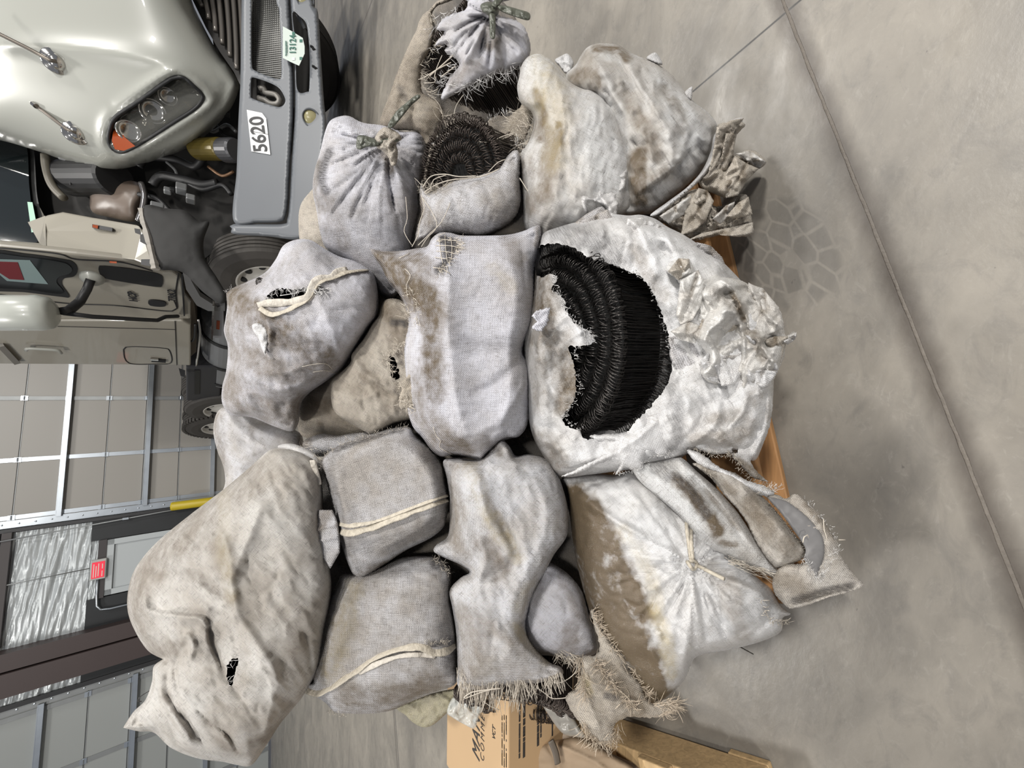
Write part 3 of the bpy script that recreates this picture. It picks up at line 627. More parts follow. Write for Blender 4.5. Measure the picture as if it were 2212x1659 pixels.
for k, (zz, y0_, y1_) in enumerate([(0.035, 1500, 1650), (0.05, 1500, 1655), (0.098, 1500, 1655), (0.108, 1500, 1640), (0.15, 1560, 1655), (0.185, 1550, 1620)]):
    L0 = 0; m = MB()
    while L0 < (y1_ - y0_):
        wl = rg2.uniform(3, 11); p = onz(1098, y1_ - L0, zt) ; p = Ea + ux * ((p - Ea) @ ux) + FN * 0.0004 - Zv * zz; m.box(p, (ux, uy, Zv), (wl * 0.0007, 0.0004, 0.0035 if k in (1, 2) else 0.0022)); L0 += wl + rg2.uniform(1, 3)
    m.build('printed_line', ink, rt)
# ------------------------------------------------------------------ the heap of sacks
cw = cloth('woven sack, white', (0.66, 0.66, 0.72), 0.0024, 0.28, weave=0.65)
cw2 = cloth('woven sack, white dirty', (0.68, 0.68, 0.71), 0.0026, 0.45, weave=0.7, seed=3)
cg = cloth('woven sack, grey', (0.66, 0.65, 0.665), 0.0023, 0.5, weave=0.85, seed=5)
cgb = cloth('woven sack, grey bright', (0.66, 0.655, 0.68), 0.0026, 0.55, weave=0.9, seed=8)
cb_ = cloth('woven sack, brown dusted', (0.52, 0.47, 0.40), 0.0025, 0.5, weave=0.6, seed=11)
ct = cloth('woven sack, tan', (0.47, 0.41, 0.33), 0.0026, 0.5, weave=0.7, seed=14)
cs = cloth('coated sack, satin', (0.68, 0.68, 0.69), 0.0022, 0.2, weave=0.3, rough=0.32, seed=17, spec=0.7)
cy = cloth('coated sack, cream', (0.66, 0.66, 0.66), 0.0022, 0.4, weave=0.35, rough=0.36, seed=19)
cc = cloth('coated cloth, crumpled', (0.66, 0.65, 0.63), 0.0022, 0.3, weave=0.15, rough=0.38, seed=21, spec=0.6)
cshade = cloth('sack in the dark gap', (0.13, 0.12, 0.11), 0.0026, 0.6, weave=0.6, seed=23)  # base colour darkened to carry the shade of gaps and sack insides
hemm = plain('folded hem cloth', (0.46, 0.415, 0.34), 0.6, noise=0.3, scale=90, bump=0.6)
hemw = plain('white hem cloth', (0.54, 0.50, 0.44), 0.6, noise=0.25, scale=90, bump=0.6)
RR, GG, BB = 0, 1, 2      # brown, black, straw

# L: large sack, upper left
clt = cloth('woven sack, pale tan', (0.66, 0.635, 0.60), 0.0023, 0.5, weave=0.6, seed=41)
L = sack('sack', [(602, 968), (640, 972), (673, 988, 1), (692, 1020), (697, 1060), (700, 1122), (712, 1190), (713, 1230), (716, 1265), (712, 1310), (704, 1350), (696, 1400), (684, 1450), (655, 1503), (608, 1560), (574, 1612), (543, 1653), (510, 1652), (483, 1646), (426, 1638), (370, 1616), (333, 1583), (300, 1580), (266, 1572, 1), (288, 1538), (314, 1512), (328, 1473), (332, 1440), (352, 1424, 1), (318, 1404), (288, 1356), (275, 1313), (279, 1265), (296, 1222), (340, 1170), (413, 1110), (483, 1057), (543, 1006), (578, 975)],
  1.02, clt, label='big dusty tan sack at the upper left of the heap, below the pale door', cat='sack', h=0.17, hb=0.25, ang=0.75, rc=[(46, 65, 25, 90, 4, 0.006), (50, 40, 60, 30, 2.5, 0.0035)], wr=0.005, ws=12, seed=2, key='L', step=5,
  folds=[(fr('b2', [(180, 740), (185, 860), (300, 890), (430, 900), (480, 930), (485, 1010), (520, 1100), (570, 1200)]), 8, 0.013, 'step'), (fr('b2', [(185, 745), (190, 860), (300, 890), (430, 900), (480, 930)]), 8, 0.010),
         (fr('b2', [(560, 480), (590, 600), (600, 720), (640, 900), (740, 1060), (820, 1200), (830, 1340)]), 18, 0.020), (fr('b2', [(130, 660), (300, 690), (500, 750), (600, 830)]), 9, -0.009),
         (fr('b2', [(390, 1020), (335, 1100), (315, 1190), (350, 1300), (470, 1410), (580, 1500), (640, 1600)]), 7, -0.024, 'crease'), (fr('b2', [(345, 1010), (390, 1000), (410, 1060), (390, 1130)]), 6, 0.018),
         (fr('b2', [(270, 1110), (240, 1200), (250, 1300), (330, 1420), (420, 1560)]), 8, 0.018), (fr('b2', [(300, 1120), (275, 1230), (300, 1330), (390, 1440), (500, 1600)]), 6, -0.016, 'crease'),
         (fr('b2', [(330, 1200), (400, 1350), (520, 1450), (620, 1560)]), 8, 0.016), (fr('b2', [(215, 1200), (215, 1300), (290, 1440), (340, 1570)]), 6, -0.014, 'crease'),
         (fr('b2', [(470, 930), (500, 1060), (560, 1190), (640, 1300), (760, 1480)]), 8, -0.012, 'crease'), (fr('b2', [(640, 650), (760, 780), (830, 700), (800, 820), (900, 900)]), 5, -0.006, 'crease'), (fr('b2', [(950, 970), (990, 1080), (1000, 1200)]), 8, -0.012),
         (fr('b2', [(700, 1100), (800, 1250), (790, 1400), (740, 1560)]), 10, 0.010), (fr('b2', [(760, 330), (700, 480), (640, 620), (600, 740)]), 14, 0.012)],
  stains=[(fr('b2', [(560, 300), (560, 500), (570, 660), (600, 800)]), 22, 0.35, BB), (fr('b2', [(200, 650), (400, 480), (560, 300), (700, 180)]), 60, 0.5, RR), (fr('b2', [(420, 440), (540, 560), (570, 700)]), 40, 0.35, RR), (fr('b2', [(850, 950), (900, 1100)]), 40, 0.3, RR), (fr('b2', [(140, 700), (100, 860), (160, 1040), (300, 1060)]), 40, 0.5, RR), (fr('b2', [(250, 640), (450, 720), (600, 820)]), 18, 0.45, RR), (fr('b2', [(500, 1450), (600, 1580)]), 30, 0.4, RR), (fr('b2', [(700, 1540), (780, 1500), (900, 1350)]), 14, 0.6, RR)],
  holes=[fr('b2', [(575, 1160), (600, 1120), (635, 1110), (630, 1150), (610, 1200), (600, 1250), (580, 1220)])])
sack('hole_shade', fr('b2', [(545, 1080), (660, 1080), (670, 1280), (560, 1280)]), 0.955, plain('dark inside', (0.012, 0.011, 0.012), 0.9), parent=L, h=0.002, hb=0.002, wr=0, sheet=0.002)  # black sheet added behind the tear, inner shade as its colour
threads([(fr('b2', [(575, 1160), (610, 1115), (635, 1110)]), 10, 16, 100, 40, 'L', -0.002), (fr('b2', [(570, 1215), (600, 1240)]), 8, 16, -30, 40, 'L', -0.002)], MAT['threadw'], L, 0.0006, seed=3)
sack('patch', [(600, 966), (625, 958), (660, 968), (684, 985), (692, 1010), (672, 1002), (640, 985)], 0.985, cs, parent=L, h=0.015, hb=0.01, wr=0.003, seed=4, step=4)
strand(MAT['wire'], L, [([(322, 1493), (310, 1500), (300, 1508), (297, 1515), (306, 1515)], 1.0, 0.001)], name='wire_hook')
tw = L

# K: small sack behind L and F
sack('sack', [(478, 882), (500, 880), (560, 905), (640, 930), (655, 952), (655, 985), (600, 1020), (540, 1070), (490, 1085), (474, 1078), (486, 1045), (483, 1010), (470, 975), (461, 935), (465, 900)], 1.2, cw2, label='small white sack wedged between the hem-topped sack and the big tan sack', cat='sack', h=0.08, hb=0.2, ang=0.5, wr=0.006, seed=6, tilt=(0, 0),
  folds=[(fr('a6', [(70, 1180), (150, 1300), (300, 1420), (500, 1500)]), 8, 0.012), (fr('a6', [(60, 1400), (90, 1530), (160, 1600), (260, 1590)]), 8, -0.015)], stains=[([(470, 900), (475, 960), (485, 1010)], 16, 0.5, RR), ([(640, 930), (650, 960)], 26, 0.7, GG), ([(540, 920), (550, 980)], 10, 0.4, RR)])
# J: brown stained body and small end under M
sack('sack', fr('a6', [(545, 1180), (600, 1080), (720, 1000), (850, 920), (980, 1000), (1060, 1180), (1000, 1330), (900, 1375), (760, 1365), (600, 1380), (545, 1320)]), 1.12, ct, label='tan stained sack low in the gap below the hem-topped sack', cat='sack', h=0.05, hb=0.2, wr=0.006, seed=7,
  stains=[(fr('a6', [(680, 1290)]), 9, 1.0, RR), (fr('a6', [(600, 1160), (740, 1180)]), 22, 0.5, RR)])
sack('sack', fr('a6', [(575, 1435), (600, 1385), (700, 1355), (800, 1365), (900, 1350), (1030, 1350), (1000, 1420), (850, 1480), (700, 1500), (620, 1490)]), 1.08, cgb, label='rounded end of a grey sack peeping out above the folded grey sack', cat='sack', h=0.05, hb=0.12, wr=0.003, seed=8, step=5,
  stains=[(fr('a6', [(580, 1440), (620, 1400)]), 10, 0.7, RR)])

# T, B: the tied sack by the bumper and the one behind it
sack('sack', fr('a4', [(160, 1180), (60, 1260), (20, 1340), (15, 1450), (30, 1550), (120, 1600), (260, 1620), (260, 1300)]), 1.2, cb_, label='dusty sack edge showing behind the tied sack, beside the bumper end', cat='sack', h=0.05, hb=0.2, wr=0.005, seed=9, tilt=(0, 0))
B = sack('sack', fr('a4', [(185, 840), (220, 770), (290, 742), (345, 745), (400, 775), (450, 790), (520, 798), (600, 812), (680, 842), (770, 842), (815, 880), (838, 950), (825, 1040), (805, 1150), (785, 1250), (790, 1330), (775, 1420), (750, 1520), (740, 1600), (720, 1750), (640, 1900), (540, 1890), (470, 1800), (330, 1680), (200, 1600), (155, 1500), (130, 1350), (105, 1220), (115, 1100), (150, 980)]),
  1.10, cw, label='white sack tied in a rosette knot with a grey-green strip, next to the bumper', cat='sack', h=0.15, hb=0.2, ang=0.1, wr=0.003, seed=10, key='B', step=5, tilt=(0.0001, 0),
  pleats=[(837, 306, 15, 0.012, 14, 110)], rays_c=[(837, 306, 38, 90, 230, 3.2, -0.014, -20, 200)],
  folds=[(fr('a4', [(220, 790), (300, 800), (400, 860), (500, 900)]), 12, 0.014), (fr('a4', [(230, 840), (330, 880), (430, 890)]), 7, -0.012), (fr('a4', [(560, 950), (552, 1150), (550, 1400), (555, 1560)]), 4, -0.006, 'crease'), (fr('a4', [(620, 1060), (640, 1250), (690, 1400), (700, 1600)]), 5, -0.006, 'crease'), (fr('a4', [(480, 1050), (470, 1300), (440, 1450)]), 5, -0.005, 'crease')],
  stains=[(fr('a4', [(210, 970), (160, 1130), (190, 1230)]), 14, 0.9, GG), (fr('a4', [(150, 1250), (220, 1400), (290, 1560)]), 30, 0.55, RR), (fr('a4', [(240, 1300), (400, 1420), (600, 1500), (700, 1400)]), 45, 0.35, GG), (fr('a4', [(780, 870), (820, 960)]), 14, 0.7, GG), (fr('a4', [(570, 1000), (600, 1090)]), 14, 0.6, RR), (fr('a4', [(130, 1050), (120, 1250)]), 14, 0.6, RR), (fr('a4', [(180, 1500), (400, 1640), (560, 1800)]), 50, 0.4, GG)])
kn = sack('knot', fr('a4', [(500, 900), (520, 850), (560, 815), (610, 825), (650, 850), (675, 890), (640, 920), (650, 970), (640, 1050), (610, 1060), (590, 1010), (545, 960), (520, 950)]), 0.935, cb_, parent=B, h=0.02, hb=0.03, cr=0.014, cs=45, wr=0.002, seed=12, step=3, tilt=(0, 0))
for P_s in ([(385, 900), (395, 868), (440, 868), (500, 888), (535, 900), (525, 935), (450, 942), (410, 958), (385, 945)], [(585, 802), (640, 715), (700, 660), (760, 612), (788, 606), (792, 626), (740, 672), (680, 745), (615, 818)], [(520, 890), (590, 880), (655, 885), (650, 905), (590, 915), (520, 925)]):
    sack('tie_strip', fr('a4', P_s), 0.925, MAT['cordgreen'], parent=B, h=0.006, hb=0.01, cr=0.009, cs=40, wr=0.002, sheet=0.002, step=2.5, seed=13, tilt=(0, 0))


# A: torn tied sack, top of the frame
sack('sack', fr('a4', [(1040, -70), (900, 10), (860, 55), (800, 110), (765, 200), (720, 290), (680, 380), (640, 480), (600, 600), (560, 700), (538, 790), (600, 835), (700, 835), (780, 850), (830, 935), (880, 900), (935, 800), (940, 710), (905, 650), (830, 610), (800, 560), (805, 420), (850, 330), (880, 250), (890, 180), (870, 100), (900, 40), (1000, 0)]),
  1.12, ct, label='torn tied sack at the top edge of the photo, wire ties showing inside', cat='sack', h=0.05, hb=0.05, ang=0.35, wr=0.005, ws=14, seed=13, key='A', step=4, jag=0.6, sheet=0.003, tilt=(0, 0),
  folds=[(fr('a4', [(760, 640), (745, 740), (750, 840)]), 7, -0.010), (fr('a4', [(650, 560), (630, 700), (600, 800)]), 9, 0.010)], stains=[(fr('a4', [(700, 400), (620, 620), (580, 760)]), 40, 0.45, RR), (fr('a4', [(820, 850), (900, 720)]), 22, 0.6, RR), (fr('a4', [(660, 560), (700, 640)]), 10, 0.5, GG)])
A = [o for o in col.objects if o.get('label', '').startswith('torn tied')][0]
sack('sack_back', fr('a4', [(1000, -50), (1250, -40), (1420, 150), (1430, 420), (1350, 660), (1180, 800), (930, 860), (800, 850), (660, 760), (740, 400), (890, 60)]), 1.25, cshade, parent=A, h=0.0, hb=0.03, wr=0.003, seed=14, sheet=0.004, tilt=(0, 0))  # inner back cloth, the shade inside put into its dark colour
sack('tied_mouth', fr('a4', [(1065, -40), (1095, 10), (1085, 60), (1000, 90), (930, 130), (900, 190), (950, 200), (905, 260), (880, 300, 1), (960, 280), (965, 300, 1), (950, 330), (1010, 370), (1040, 400), (1030, 440), (980, 500), (950, 560), (930, 610), (940, 640), (1040, 590), (1100, 560), (1200, 500), (1260, 480), (1330, 460), (1420, 425), (1470, 400), (1500, 320), (1485, 230), (1440, 150), (1360, 115), (1300, 100), (1270, 60), (1290, 20), (1330, 10), (1380, -10), (1330, -60), (1200, -90)]),
  1.03, cw, parent=A, h=0.07, hb=0.02, ang=0.6, wr=0.003, seed=15, key='Acap', step=4, jag=0.9, sheet=0.003, tilt=(0, 0), pleats=[(1058, 30, 12, 0.014, 10, 95)], rays_c=[(1058, 30, 26, 60, 130, 3.0, -0.014, 0, 170)],
  folds=[(fr('a4', [(1250, 110), (1150, 250), (1060, 420)]), 9, 0.016), (fr('a4', [(1230, 130), (1100, 330), (1000, 480)]), 5, -0.012, 'crease'), (fr('a4', [(1290, 150), (1340, 300), (1330, 450)]), 5, -0.012, 'crease'), (fr('a4', [(1190, 110), (1080, 150), (960, 200)]), 6, -0.012, 'crease'), (fr('a4', [(1310, 110), (1400, 250), (1460, 380)]), 8, 0.012)],
  stains=[(fr('a4', [(1240, 190), (1230, 290), (1290, 260)]), 16, 0.6, RR), (fr('a4', [(1290, 300), (1310, 440)]), 10, 0.5, RR), (fr('a4', [(1000, 520), (1100, 440), (1160, 420)]), 26, 0.45, RR), (fr('a4', [(1240, 30), (1200, 60)]), 14, 0.5, RR)])
kn2 = sack('knot', fr('a4', [(1180, 30), (1230, 10), (1290, 30), (1300, 70), (1280, 105), (1230, 100), (1190, 70)]), 0.955, MAT['cordgreen'], parent=A, h=0.015, hb=0.03, cr=0.006, cs=60, seed=16, step=3, tilt=(0, 0))
for P_s in ([(1290, 32), (1340, 36), (1420, 58), (1492, 84), (1486, 130), (1400, 108), (1330, 82), (1295, 60)], [(1236, 90), (1270, 90), (1276, 160), (1270, 246), (1240, 236), (1238, 160)], [(1250, 30), (1290, -20), (1340, -30), (1310, 20), (1280, 50)]):
    sack('tie_strip', fr('a4', P_s), 0.94, MAT['cordgreen'], parent=A, h=0.005, hb=0.01, cr=0.005, cs=36, wr=0.002, sheet=0.002, step=2.5, seed=14, tilt=(0, 0))

RP = dict(group='coils of black wire ties in the torn sacks')
tie_roll('wire_tie_roll', at(962, 50, 1.185), axdir(1030, 130, 1.08, 57, 4), 0.145, 0.31, 'coil of black wire ties inside the torn tied sack at the top edge', RP['group'], layers=3, spacing=0.0058, mat=MAT['rustwire'])
threads([(fr('c1', [(480, 740), (640, 450), (700, 400)]), 40, 22, -20, 45, 'A', 0.006), (fr('c1', [(470, 800), (500, 1000), (600, 1080)]), 50, 26, 0, 50, 'A', 0.01), (fr('c1', [(700, 1300), (760, 1450), (880, 1480)]), 60, 34, -50, 60, 1.05, 0.0), (fr('c1', [(560, 140), (610, 240)]), 22, 16, 80, 15, 'A', 0.006), (fr('c1', [(880, 1480), (1100, 1480), (1200, 1440)]), 30, 30, -10, 50, 1.04, 0.0)], MAT['thread'], A, 0.0007, seed=5)
threads([(fr('c1', [(930, 1010), (1100, 900), (1300, 800), (1500, 760), (1640, 710)]), 120, 34, 95, 40, 'Acap', 0.002), (fr('c1', [(640, 560), (800, 500), (880, 740), (700, 960)]), 60, 26, 200, 50, 'Acap', 0.002), (fr('c1', [(600, 330), (700, 180), (900, 60)]), 22, 30, 110, 30, 'Acap', 0.004)], MAT['threadw'], A, 0.0007, seed=6)
strand(MAT['thread'], A, [(fr('c1', [(560, 850), (700, 730), (820, 620)]), 1.0, 0.0016), (fr('c1', [(500, 870), (640, 780), (800, 700)]), 1.0, 0.0013), (fr('c1', [(610, 880), (640, 760), (700, 620)]), 1.0, 0.001), (fr('c1', [(690, 860), (850, 740)]), 1.0, 0.0013), (fr('c1', [(500, 930), (620, 920), (630, 860)]), 1.0, 0.001),
  (fr('c1', [(900, 1480), (1080, 1490), (1180, 1610), (1300, 1590), (1510, 1500)]), 1.0, 0.0009), (fr('c1', [(830, 1300), (860, 1180), (940, 1060)]), 1.0, 0.0009)])

# C: opened sack, coil end showing
sack('sack', fr('a4', [(800, 1185), (850, 1235), (930, 1195), (1010, 1160), (1100, 1135), (1180, 1118), (1280, 1085), (1310, 1050), (1340, 1010), (1400, 960), (1432, 1000), (1432, 1150), (1435, 1300), (1400, 1390), (1330, 1450), (1250, 1492), (1180, 1512), (1080, 1505), (950, 1495), (880, 1500), (820, 1530), (765, 1540), (775, 1450), (800, 1380), (790, 1280)]),
  0.98, cgb, label='white-grey sack torn open, cupping a coil of black wire ties', cat='sack', h=0.11, hb=0.10, ang=0.25, rc=[(26, 75, 25, 34, 2.6, 0.0035)], wr=0.003, seed=17, key='C', step=4, jag=0.7, pw=0.45,
  folds=[(fr('a4', [(1180, 1130), (1230, 1250), (1260, 1330)]), 5, -0.006, 'crease'), (fr('a4', [(960, 1220), (1040, 1330)]), 5, -0.005, 'crease')], stains=[(fr('a4', [(800, 1300), (850, 1450)]), 24, 0.6, RR), (fr('a4', [(1000, 1440), (1200, 1440), (1380, 1340)]), 40, 0.4, GG)])
Csk = [o for o in col.objects if o.get('label', '').startswith('white-grey sack torn')][0]
sack('torn_collar', fr('a4', [(845, 1000), (860, 940), (930, 890), (1040, 880), (1150, 850), (1190, 830), (1230, 770), (1290, 740), (1350, 745), (1420, 700), (1470, 640), (1520, 700), (1500, 800), (1460, 900), (1430, 970), (1370, 1000), (1320, 1060), (1300, 960), (1270, 910), (1200, 890), (1100, 910), (980, 920), (900, 960), (860, 1040), (830, 1180), (810, 1160), (825, 1080)]), 1.06, ct, parent=Csk, h=0.015, hb=0.01, wr=0.004, seed=18, key='Ccol', step=4, jag=1.4, sheet=0.003, tilt=(0, 0),
  stains=[(fr('a4', [(1300, 780), (1250, 850)]), 26, 0.6, GG)])
sack('sack_back', fr('a4', [(800, 1100), (860, 900), (1150, 830), (1400, 720), (1440, 1000), (1300, 1200), (900, 1300)]), 1.12, cshade, parent=Csk, h=0, hb=0.02, wr=0.002, seed=19, sheet=0.004, tilt=(0, 0))  # back of the opened sack, coloured dark for the shade within
tie_roll('wire_tie_roll', at(992, 376, 0.995), axdir(993, 360, 1.0, 15, 52), 0.122, 0.16, 'coil of black wire ties sitting in the opened white-grey sack', RP['group'], layers=5, pitch=0.028, loop=0.013, spacing=0.0062, mat=MAT['rustwire'])
threads([(fr('c1', [(600, 1620), (760, 1540), (1000, 1500), (1200, 1420)]), 90, 14, -40, 60, 'Ccol', 0.003), (fr('a4', [(1230, 770), (1290, 750), (1370, 740)]), 26, 16, -95, 15, 'Ccol', 0.002), (fr('a4', [(1310, 1060), (1400, 960), (1420, 880)]), 60, 18, -60, 60, 'Ccol', 0.008)], MAT['threadw'], Csk, 0.0008, seed=7)
threads([(fr('a4', [(1400, 800), (1480, 700), (1530, 850), (1430, 930)]), 150, 40, 110, 70, 0.985, 0.0), (fr('a4', [(800, 1200), (870, 1240), (960, 1190)]), 60, 26, -60, 60, 'C', 0.004)], MAT['thread'], Csk, 0.0006, seed=8)
strand(MAT['thread'], Csk, [(fr('a4', [(810, 1200), (860, 1130), (950, 1115), (1040, 1130), (1150, 1125)]), 0.90, 0.0012), (fr('a4', [(820, 1230), (900, 1180), (1000, 1150), (1180, 1130), (1300, 1080)]), 0.905, 0.0014), (fr('a4', [(800, 1250), (820, 1330), (790, 1420), (780, 1500), (740, 1580)]), 0.89, 0.0009), (fr('a4', [(985, 1300), (930, 1420), (850, 1500), (780, 1570)]), 0.86, 0.0009),
  (fr('a4', [(810, 1270), (870, 1360), (900, 1450), (840, 1520), (800, 1580)]), 0.88, 0.0008), (fr('a4', [(700, 1260), (710, 1400), (690, 1480), (740, 1570)]), 0.92, 0.0008), (fr('a4', [(860, 1200), (880, 1150), (960, 1120)]), 0.9, 0.001), (fr('a4', [(1430, 1140), (1480, 1220), (1530, 1310), (1600, 1380)]), 0.90, 0.0011), (fr('a4', [(1230, 1100), (1290, 1040), (1340, 1020)]), 0.91, 0.001), (fr('a4', [(1160, 905), (1230, 910), (1330, 870), (1400, 850)]), 0.96, 0.001)])

# D and E: two full white sacks at the right end
sack('sack_scrap', fr('a5', [(425, 215), (470, 185), (510, 172), (545, 215), (550, 250), (520, 300), (490, 300), (460, 260)]), 1.02, cs, label='small turned-up white sack corner between the two full white sacks', cat='scrap', h=0.01, hb=0.02, wr=0.003, seed=20, step=3, sheet=0.003, tilt=(0, 0))
E = sack('sack', fr('a5', [(500, 310), (560, 250), (600, 180), (640, 130), (700, 105), (760, 103), (840, 112), (890, 140), (940, 170), (1010, 200), (1080, 220), (1140, 262), (1220, 330), (1290, 425), (1360, 500), (1440, 560), (1500, 640), (1485, 720), (1470, 830), (1420, 920), (1350, 1010), (1270, 1090), (1180, 1160), (1085, 1228), (1000, 1238), (880, 1225), (860, 1000), (820, 700), (720, 520), (600, 440), (520, 380)]),
  0.93, cy, label='full dirty-cream sack at the far right end of the heap', cat='sack', h=0.13, hb=0.10, ang=0.95, cr=0.005, cs=9, rc=[(50, 62, 14, 90, 3.2, 0.007), (40, 50, 50, 30, 2.2, 0.004)], wa=0.95, wr=0.008, ws=16, seed=22, key='E', step=5,
  folds=[(fr('a5', [(900, 170), (960, 330), (1080, 520), (1180, 720), (1210, 900)]), 14, 0.018), (fr('a5', [(760, 120), (850, 220), (960, 400), (1060, 560)]), 8, -0.014, 'crease'), (fr('a5', [(700, 200), (800, 400), (880, 560)]), 12, 0.012), (fr('a5', [(930, 740), (1010, 830), (1110, 950)]), 8, -0.012, 'crease'), (fr('a5', [(960, 1120), (1100, 1020), (1230, 920), (1320, 800)]), 5, -0.010, 'step'), (fr('a5', [(1180, 300), (1260, 480), (1300, 640)]), 9, -0.009, 'crease'), (fr('a5', [(1360, 700), (1440, 760), (1480, 700)]), 7, 0.014), (fr('a5', [(1240, 560), (1300, 700), (1250, 880)]), 8, 0.010)],
  stains=[(fr('a5', [(700, 140), (860, 150), (900, 200)]), 16, 0.9, RR), (fr('a5', [(560, 330), (680, 300), (700, 380)]), 24, 0.7, RR), (fr('a5', [(860, 400), (950, 560), (1060, 700), (1100, 850)]), 26, 0.55, RR), (fr('a5', [(980, 860), (980, 1000), (1000, 1130)]), 34, 0.85, RR), (fr('a5', [(1150, 400), (1250, 560), (1270, 680)]), 18, 0.6, RR), (fr('a5', [(1020, 1060), (1160, 960)]), 22, 0.5, RR), (fr('a5', [(640, 200), (760, 300)]), 30, 0.4, RR)])
sack('torn_flap', fr('a5', [(1035, 205), (1060, 175), (1095, 165), (1125, 200), (1140, 245), (1100, 240)]), 0.9, cs, parent=E, h=0.008, hb=0.01, wr=0.003, seed=24, step=3, sheet=0.003, tilt=(0, 0))
sack('torn_flap', fr('a5', [(1290, 425), (1335, 390), (1340, 430), (1330, 480), (1300, 460)]), 0.87, cs, parent=E, h=0.006, hb=0.01, wr=0.002, seed=25, step=3, sheet=0.003, tilt=(0, 0))
sack('side_hem', fr('a5', [(1060, 1240), (1180, 1150), (1300, 1060), (1400, 950), (1460, 820), (1480, 720), (1530, 650), (1600, 610), (1670, 598), (1660, 640), (1590, 700), (1540, 780), (1500, 880), (1440, 960), (1340, 1060), (1220, 1160), (1110, 1240)]), 0.84, cs, parent=E, h=0.007, hb=0.01, ang=2.3, wr=0.006, seed=26, step=4, sheet=0.004, tilt=(0, 0), folds=[(fr('a5', [(1120, 1220), (1330, 1050), (1470, 880), (1530, 700), (1640, 620)]), 5, 0.014)])
# crushed empty sacks at the right end
cbr = cloth('crushed sack, soiled', (0.50, 0.46, 0.40), 0.0024, 0.5, weave=0.3, rough=0.42, seed=31)
sack('crushed_sack', fr('a5', [(1500, 660), (1570, 625), (1650, 620), (1690, 650), (1640, 700), (1620, 760), (1620, 840), (1700, 812), (1760, 820), (1828, 890), (1780, 935), (1740, 930), (1700, 1010), (1640, 1110), (1560, 1130), (1480, 1100), (1420, 1080), (1380, 1020), (1440, 950), (1490, 850)]), 0.85, cbr, label='crushed soiled empty sack sticking out at the far right, nearest the tyre print', cat='sack', h=0.05, hb=0.03, cr=0.046, cs=11, rc=[(30, 80, 60, 40, 2.4, 0.008)], wr=0.004, seed=32, step=4, tilt=(0, 0), jag=0.8,
  folds=[(fr('a5', [(1640, 830), (1740, 860), (1810, 890)]), 8, 0.02), (fr('a5', [(1620, 840), (1560, 960), (1500, 1090)]), 7, -0.02)], stains=[(fr('a5', [(1680, 900), (1600, 1060)]), 22, 0.7, RR), (fr('a5', [(1560, 700), (1580, 900)]), 12, 0.6, RR)])
sack('crushed_sack', fr('a5', [(1060, 1245), (1150, 1190), (1250, 1120), (1360, 1070), (1440, 1090), (1480, 1180), (1560, 1170), (1640, 1110), (1700, 1110), (1712, 1160), (1725, 1230), (1735, 1290), (1740, 1370), (1650, 1388), (1560, 1370), (1450, 1395), (1350, 1415), (1270, 1390), (1170, 1310)]), 0.86, cbr, label='crushed soiled empty sack with a fan-pleated end beside the pallet corner', cat='sack', h=0.05, hb=0.03, cr=0.040, cs=11, rc=[(40, 70, 50, 50, 2.4, 0.008)], wr=0.004, seed=34, step=4, tilt=(0, 0), jag=0.8,
  pleats=[(fr('a5', [(1480, 1340)])[0][0], fr('a5', [(1480, 1340)])[0][1], 34, 0.012, 10, 90)], stains=[(fr('a5', [(1120, 1260), (1200, 1330)]), 20, 0.8, GG), (fr('a5', [(1300, 1200), (1290, 1330)]), 14, 0.6, RR), (fr('a5', [(1600, 1200), (1700, 1300)]), 22, 0.5, RR)])
Dk = sack('sack', fr('a5', [(205, 250), (250, 190), (320, 172), (400, 210), (450, 270), (490, 320), (580, 370), (700, 395), (780, 430), (840, 500), (880, 620), (915, 720), (945, 830), (962, 950), (965, 1040), (950, 1150), (930, 1210), (870, 1260), (800, 1300), (720, 1300), (640, 1320), (540, 1350), (450, 1400), (340, 1450), (290, 1420), (225, 1320), (215, 1200), (205, 1050), (195, 900), (200, 830), (250, 760), (285, 650), (270, 560), (200, 500), (175, 400), (190, 320)]),
  0.96, cy, label='full sack, white on its right half and moss-stained on its left', cat='sack', h=0.14, hb=0.12, ang=0.45, rc=[(46, 88, 16, 70, 3.2, 0.0065), (40, 60, 60, 26, 2.2, 0.0035)], wa=1.45, wr=0.007, ws=15, seed=36, key='D', step=5,
  folds=[(fr('a5', [(400, 230), (450, 400), (480, 600), (460, 800), (440, 1000)]), 16, 0.014), (fr('a5', [(580, 500), (570, 640), (700, 780), (820, 830)]), 4, -0.005, 'crease'), (fr('a5', [(520, 360), (560, 480), (640, 520)]), 6, -0.007, 'crease'), (fr('a5', [(460, 960), (520, 1080), (600, 1150)]), 7, -0.009, 'crease'), (fr('a5', [(310, 500), (340, 640), (330, 800), (350, 1000), (370, 1140)]), 8, -0.008, 'crease')],
  stains=[(fr('a5', [(330, 200), (340, 350), (320, 500)]), 34, 0.55, BB), (fr('a5', [(290, 420), (350, 560), (340, 640)]), 12, 0.9, RR), (fr('a5', [(300, 660), (400, 760), (360, 950), (330, 1100)]), 36, 0.7, RR), (fr('a5', [(450, 640), (460, 760)]), 12, 0.9, RR), (fr('a5', [(240, 900), (260, 1200)]), 26, 0.6, RR), (fr('a5', [(400, 300), (440, 560), (420, 900)]), 34, 0.4, BB), (fr('a5', [(300, 1330), (450, 1300)]), 34, 0.5, GG)])
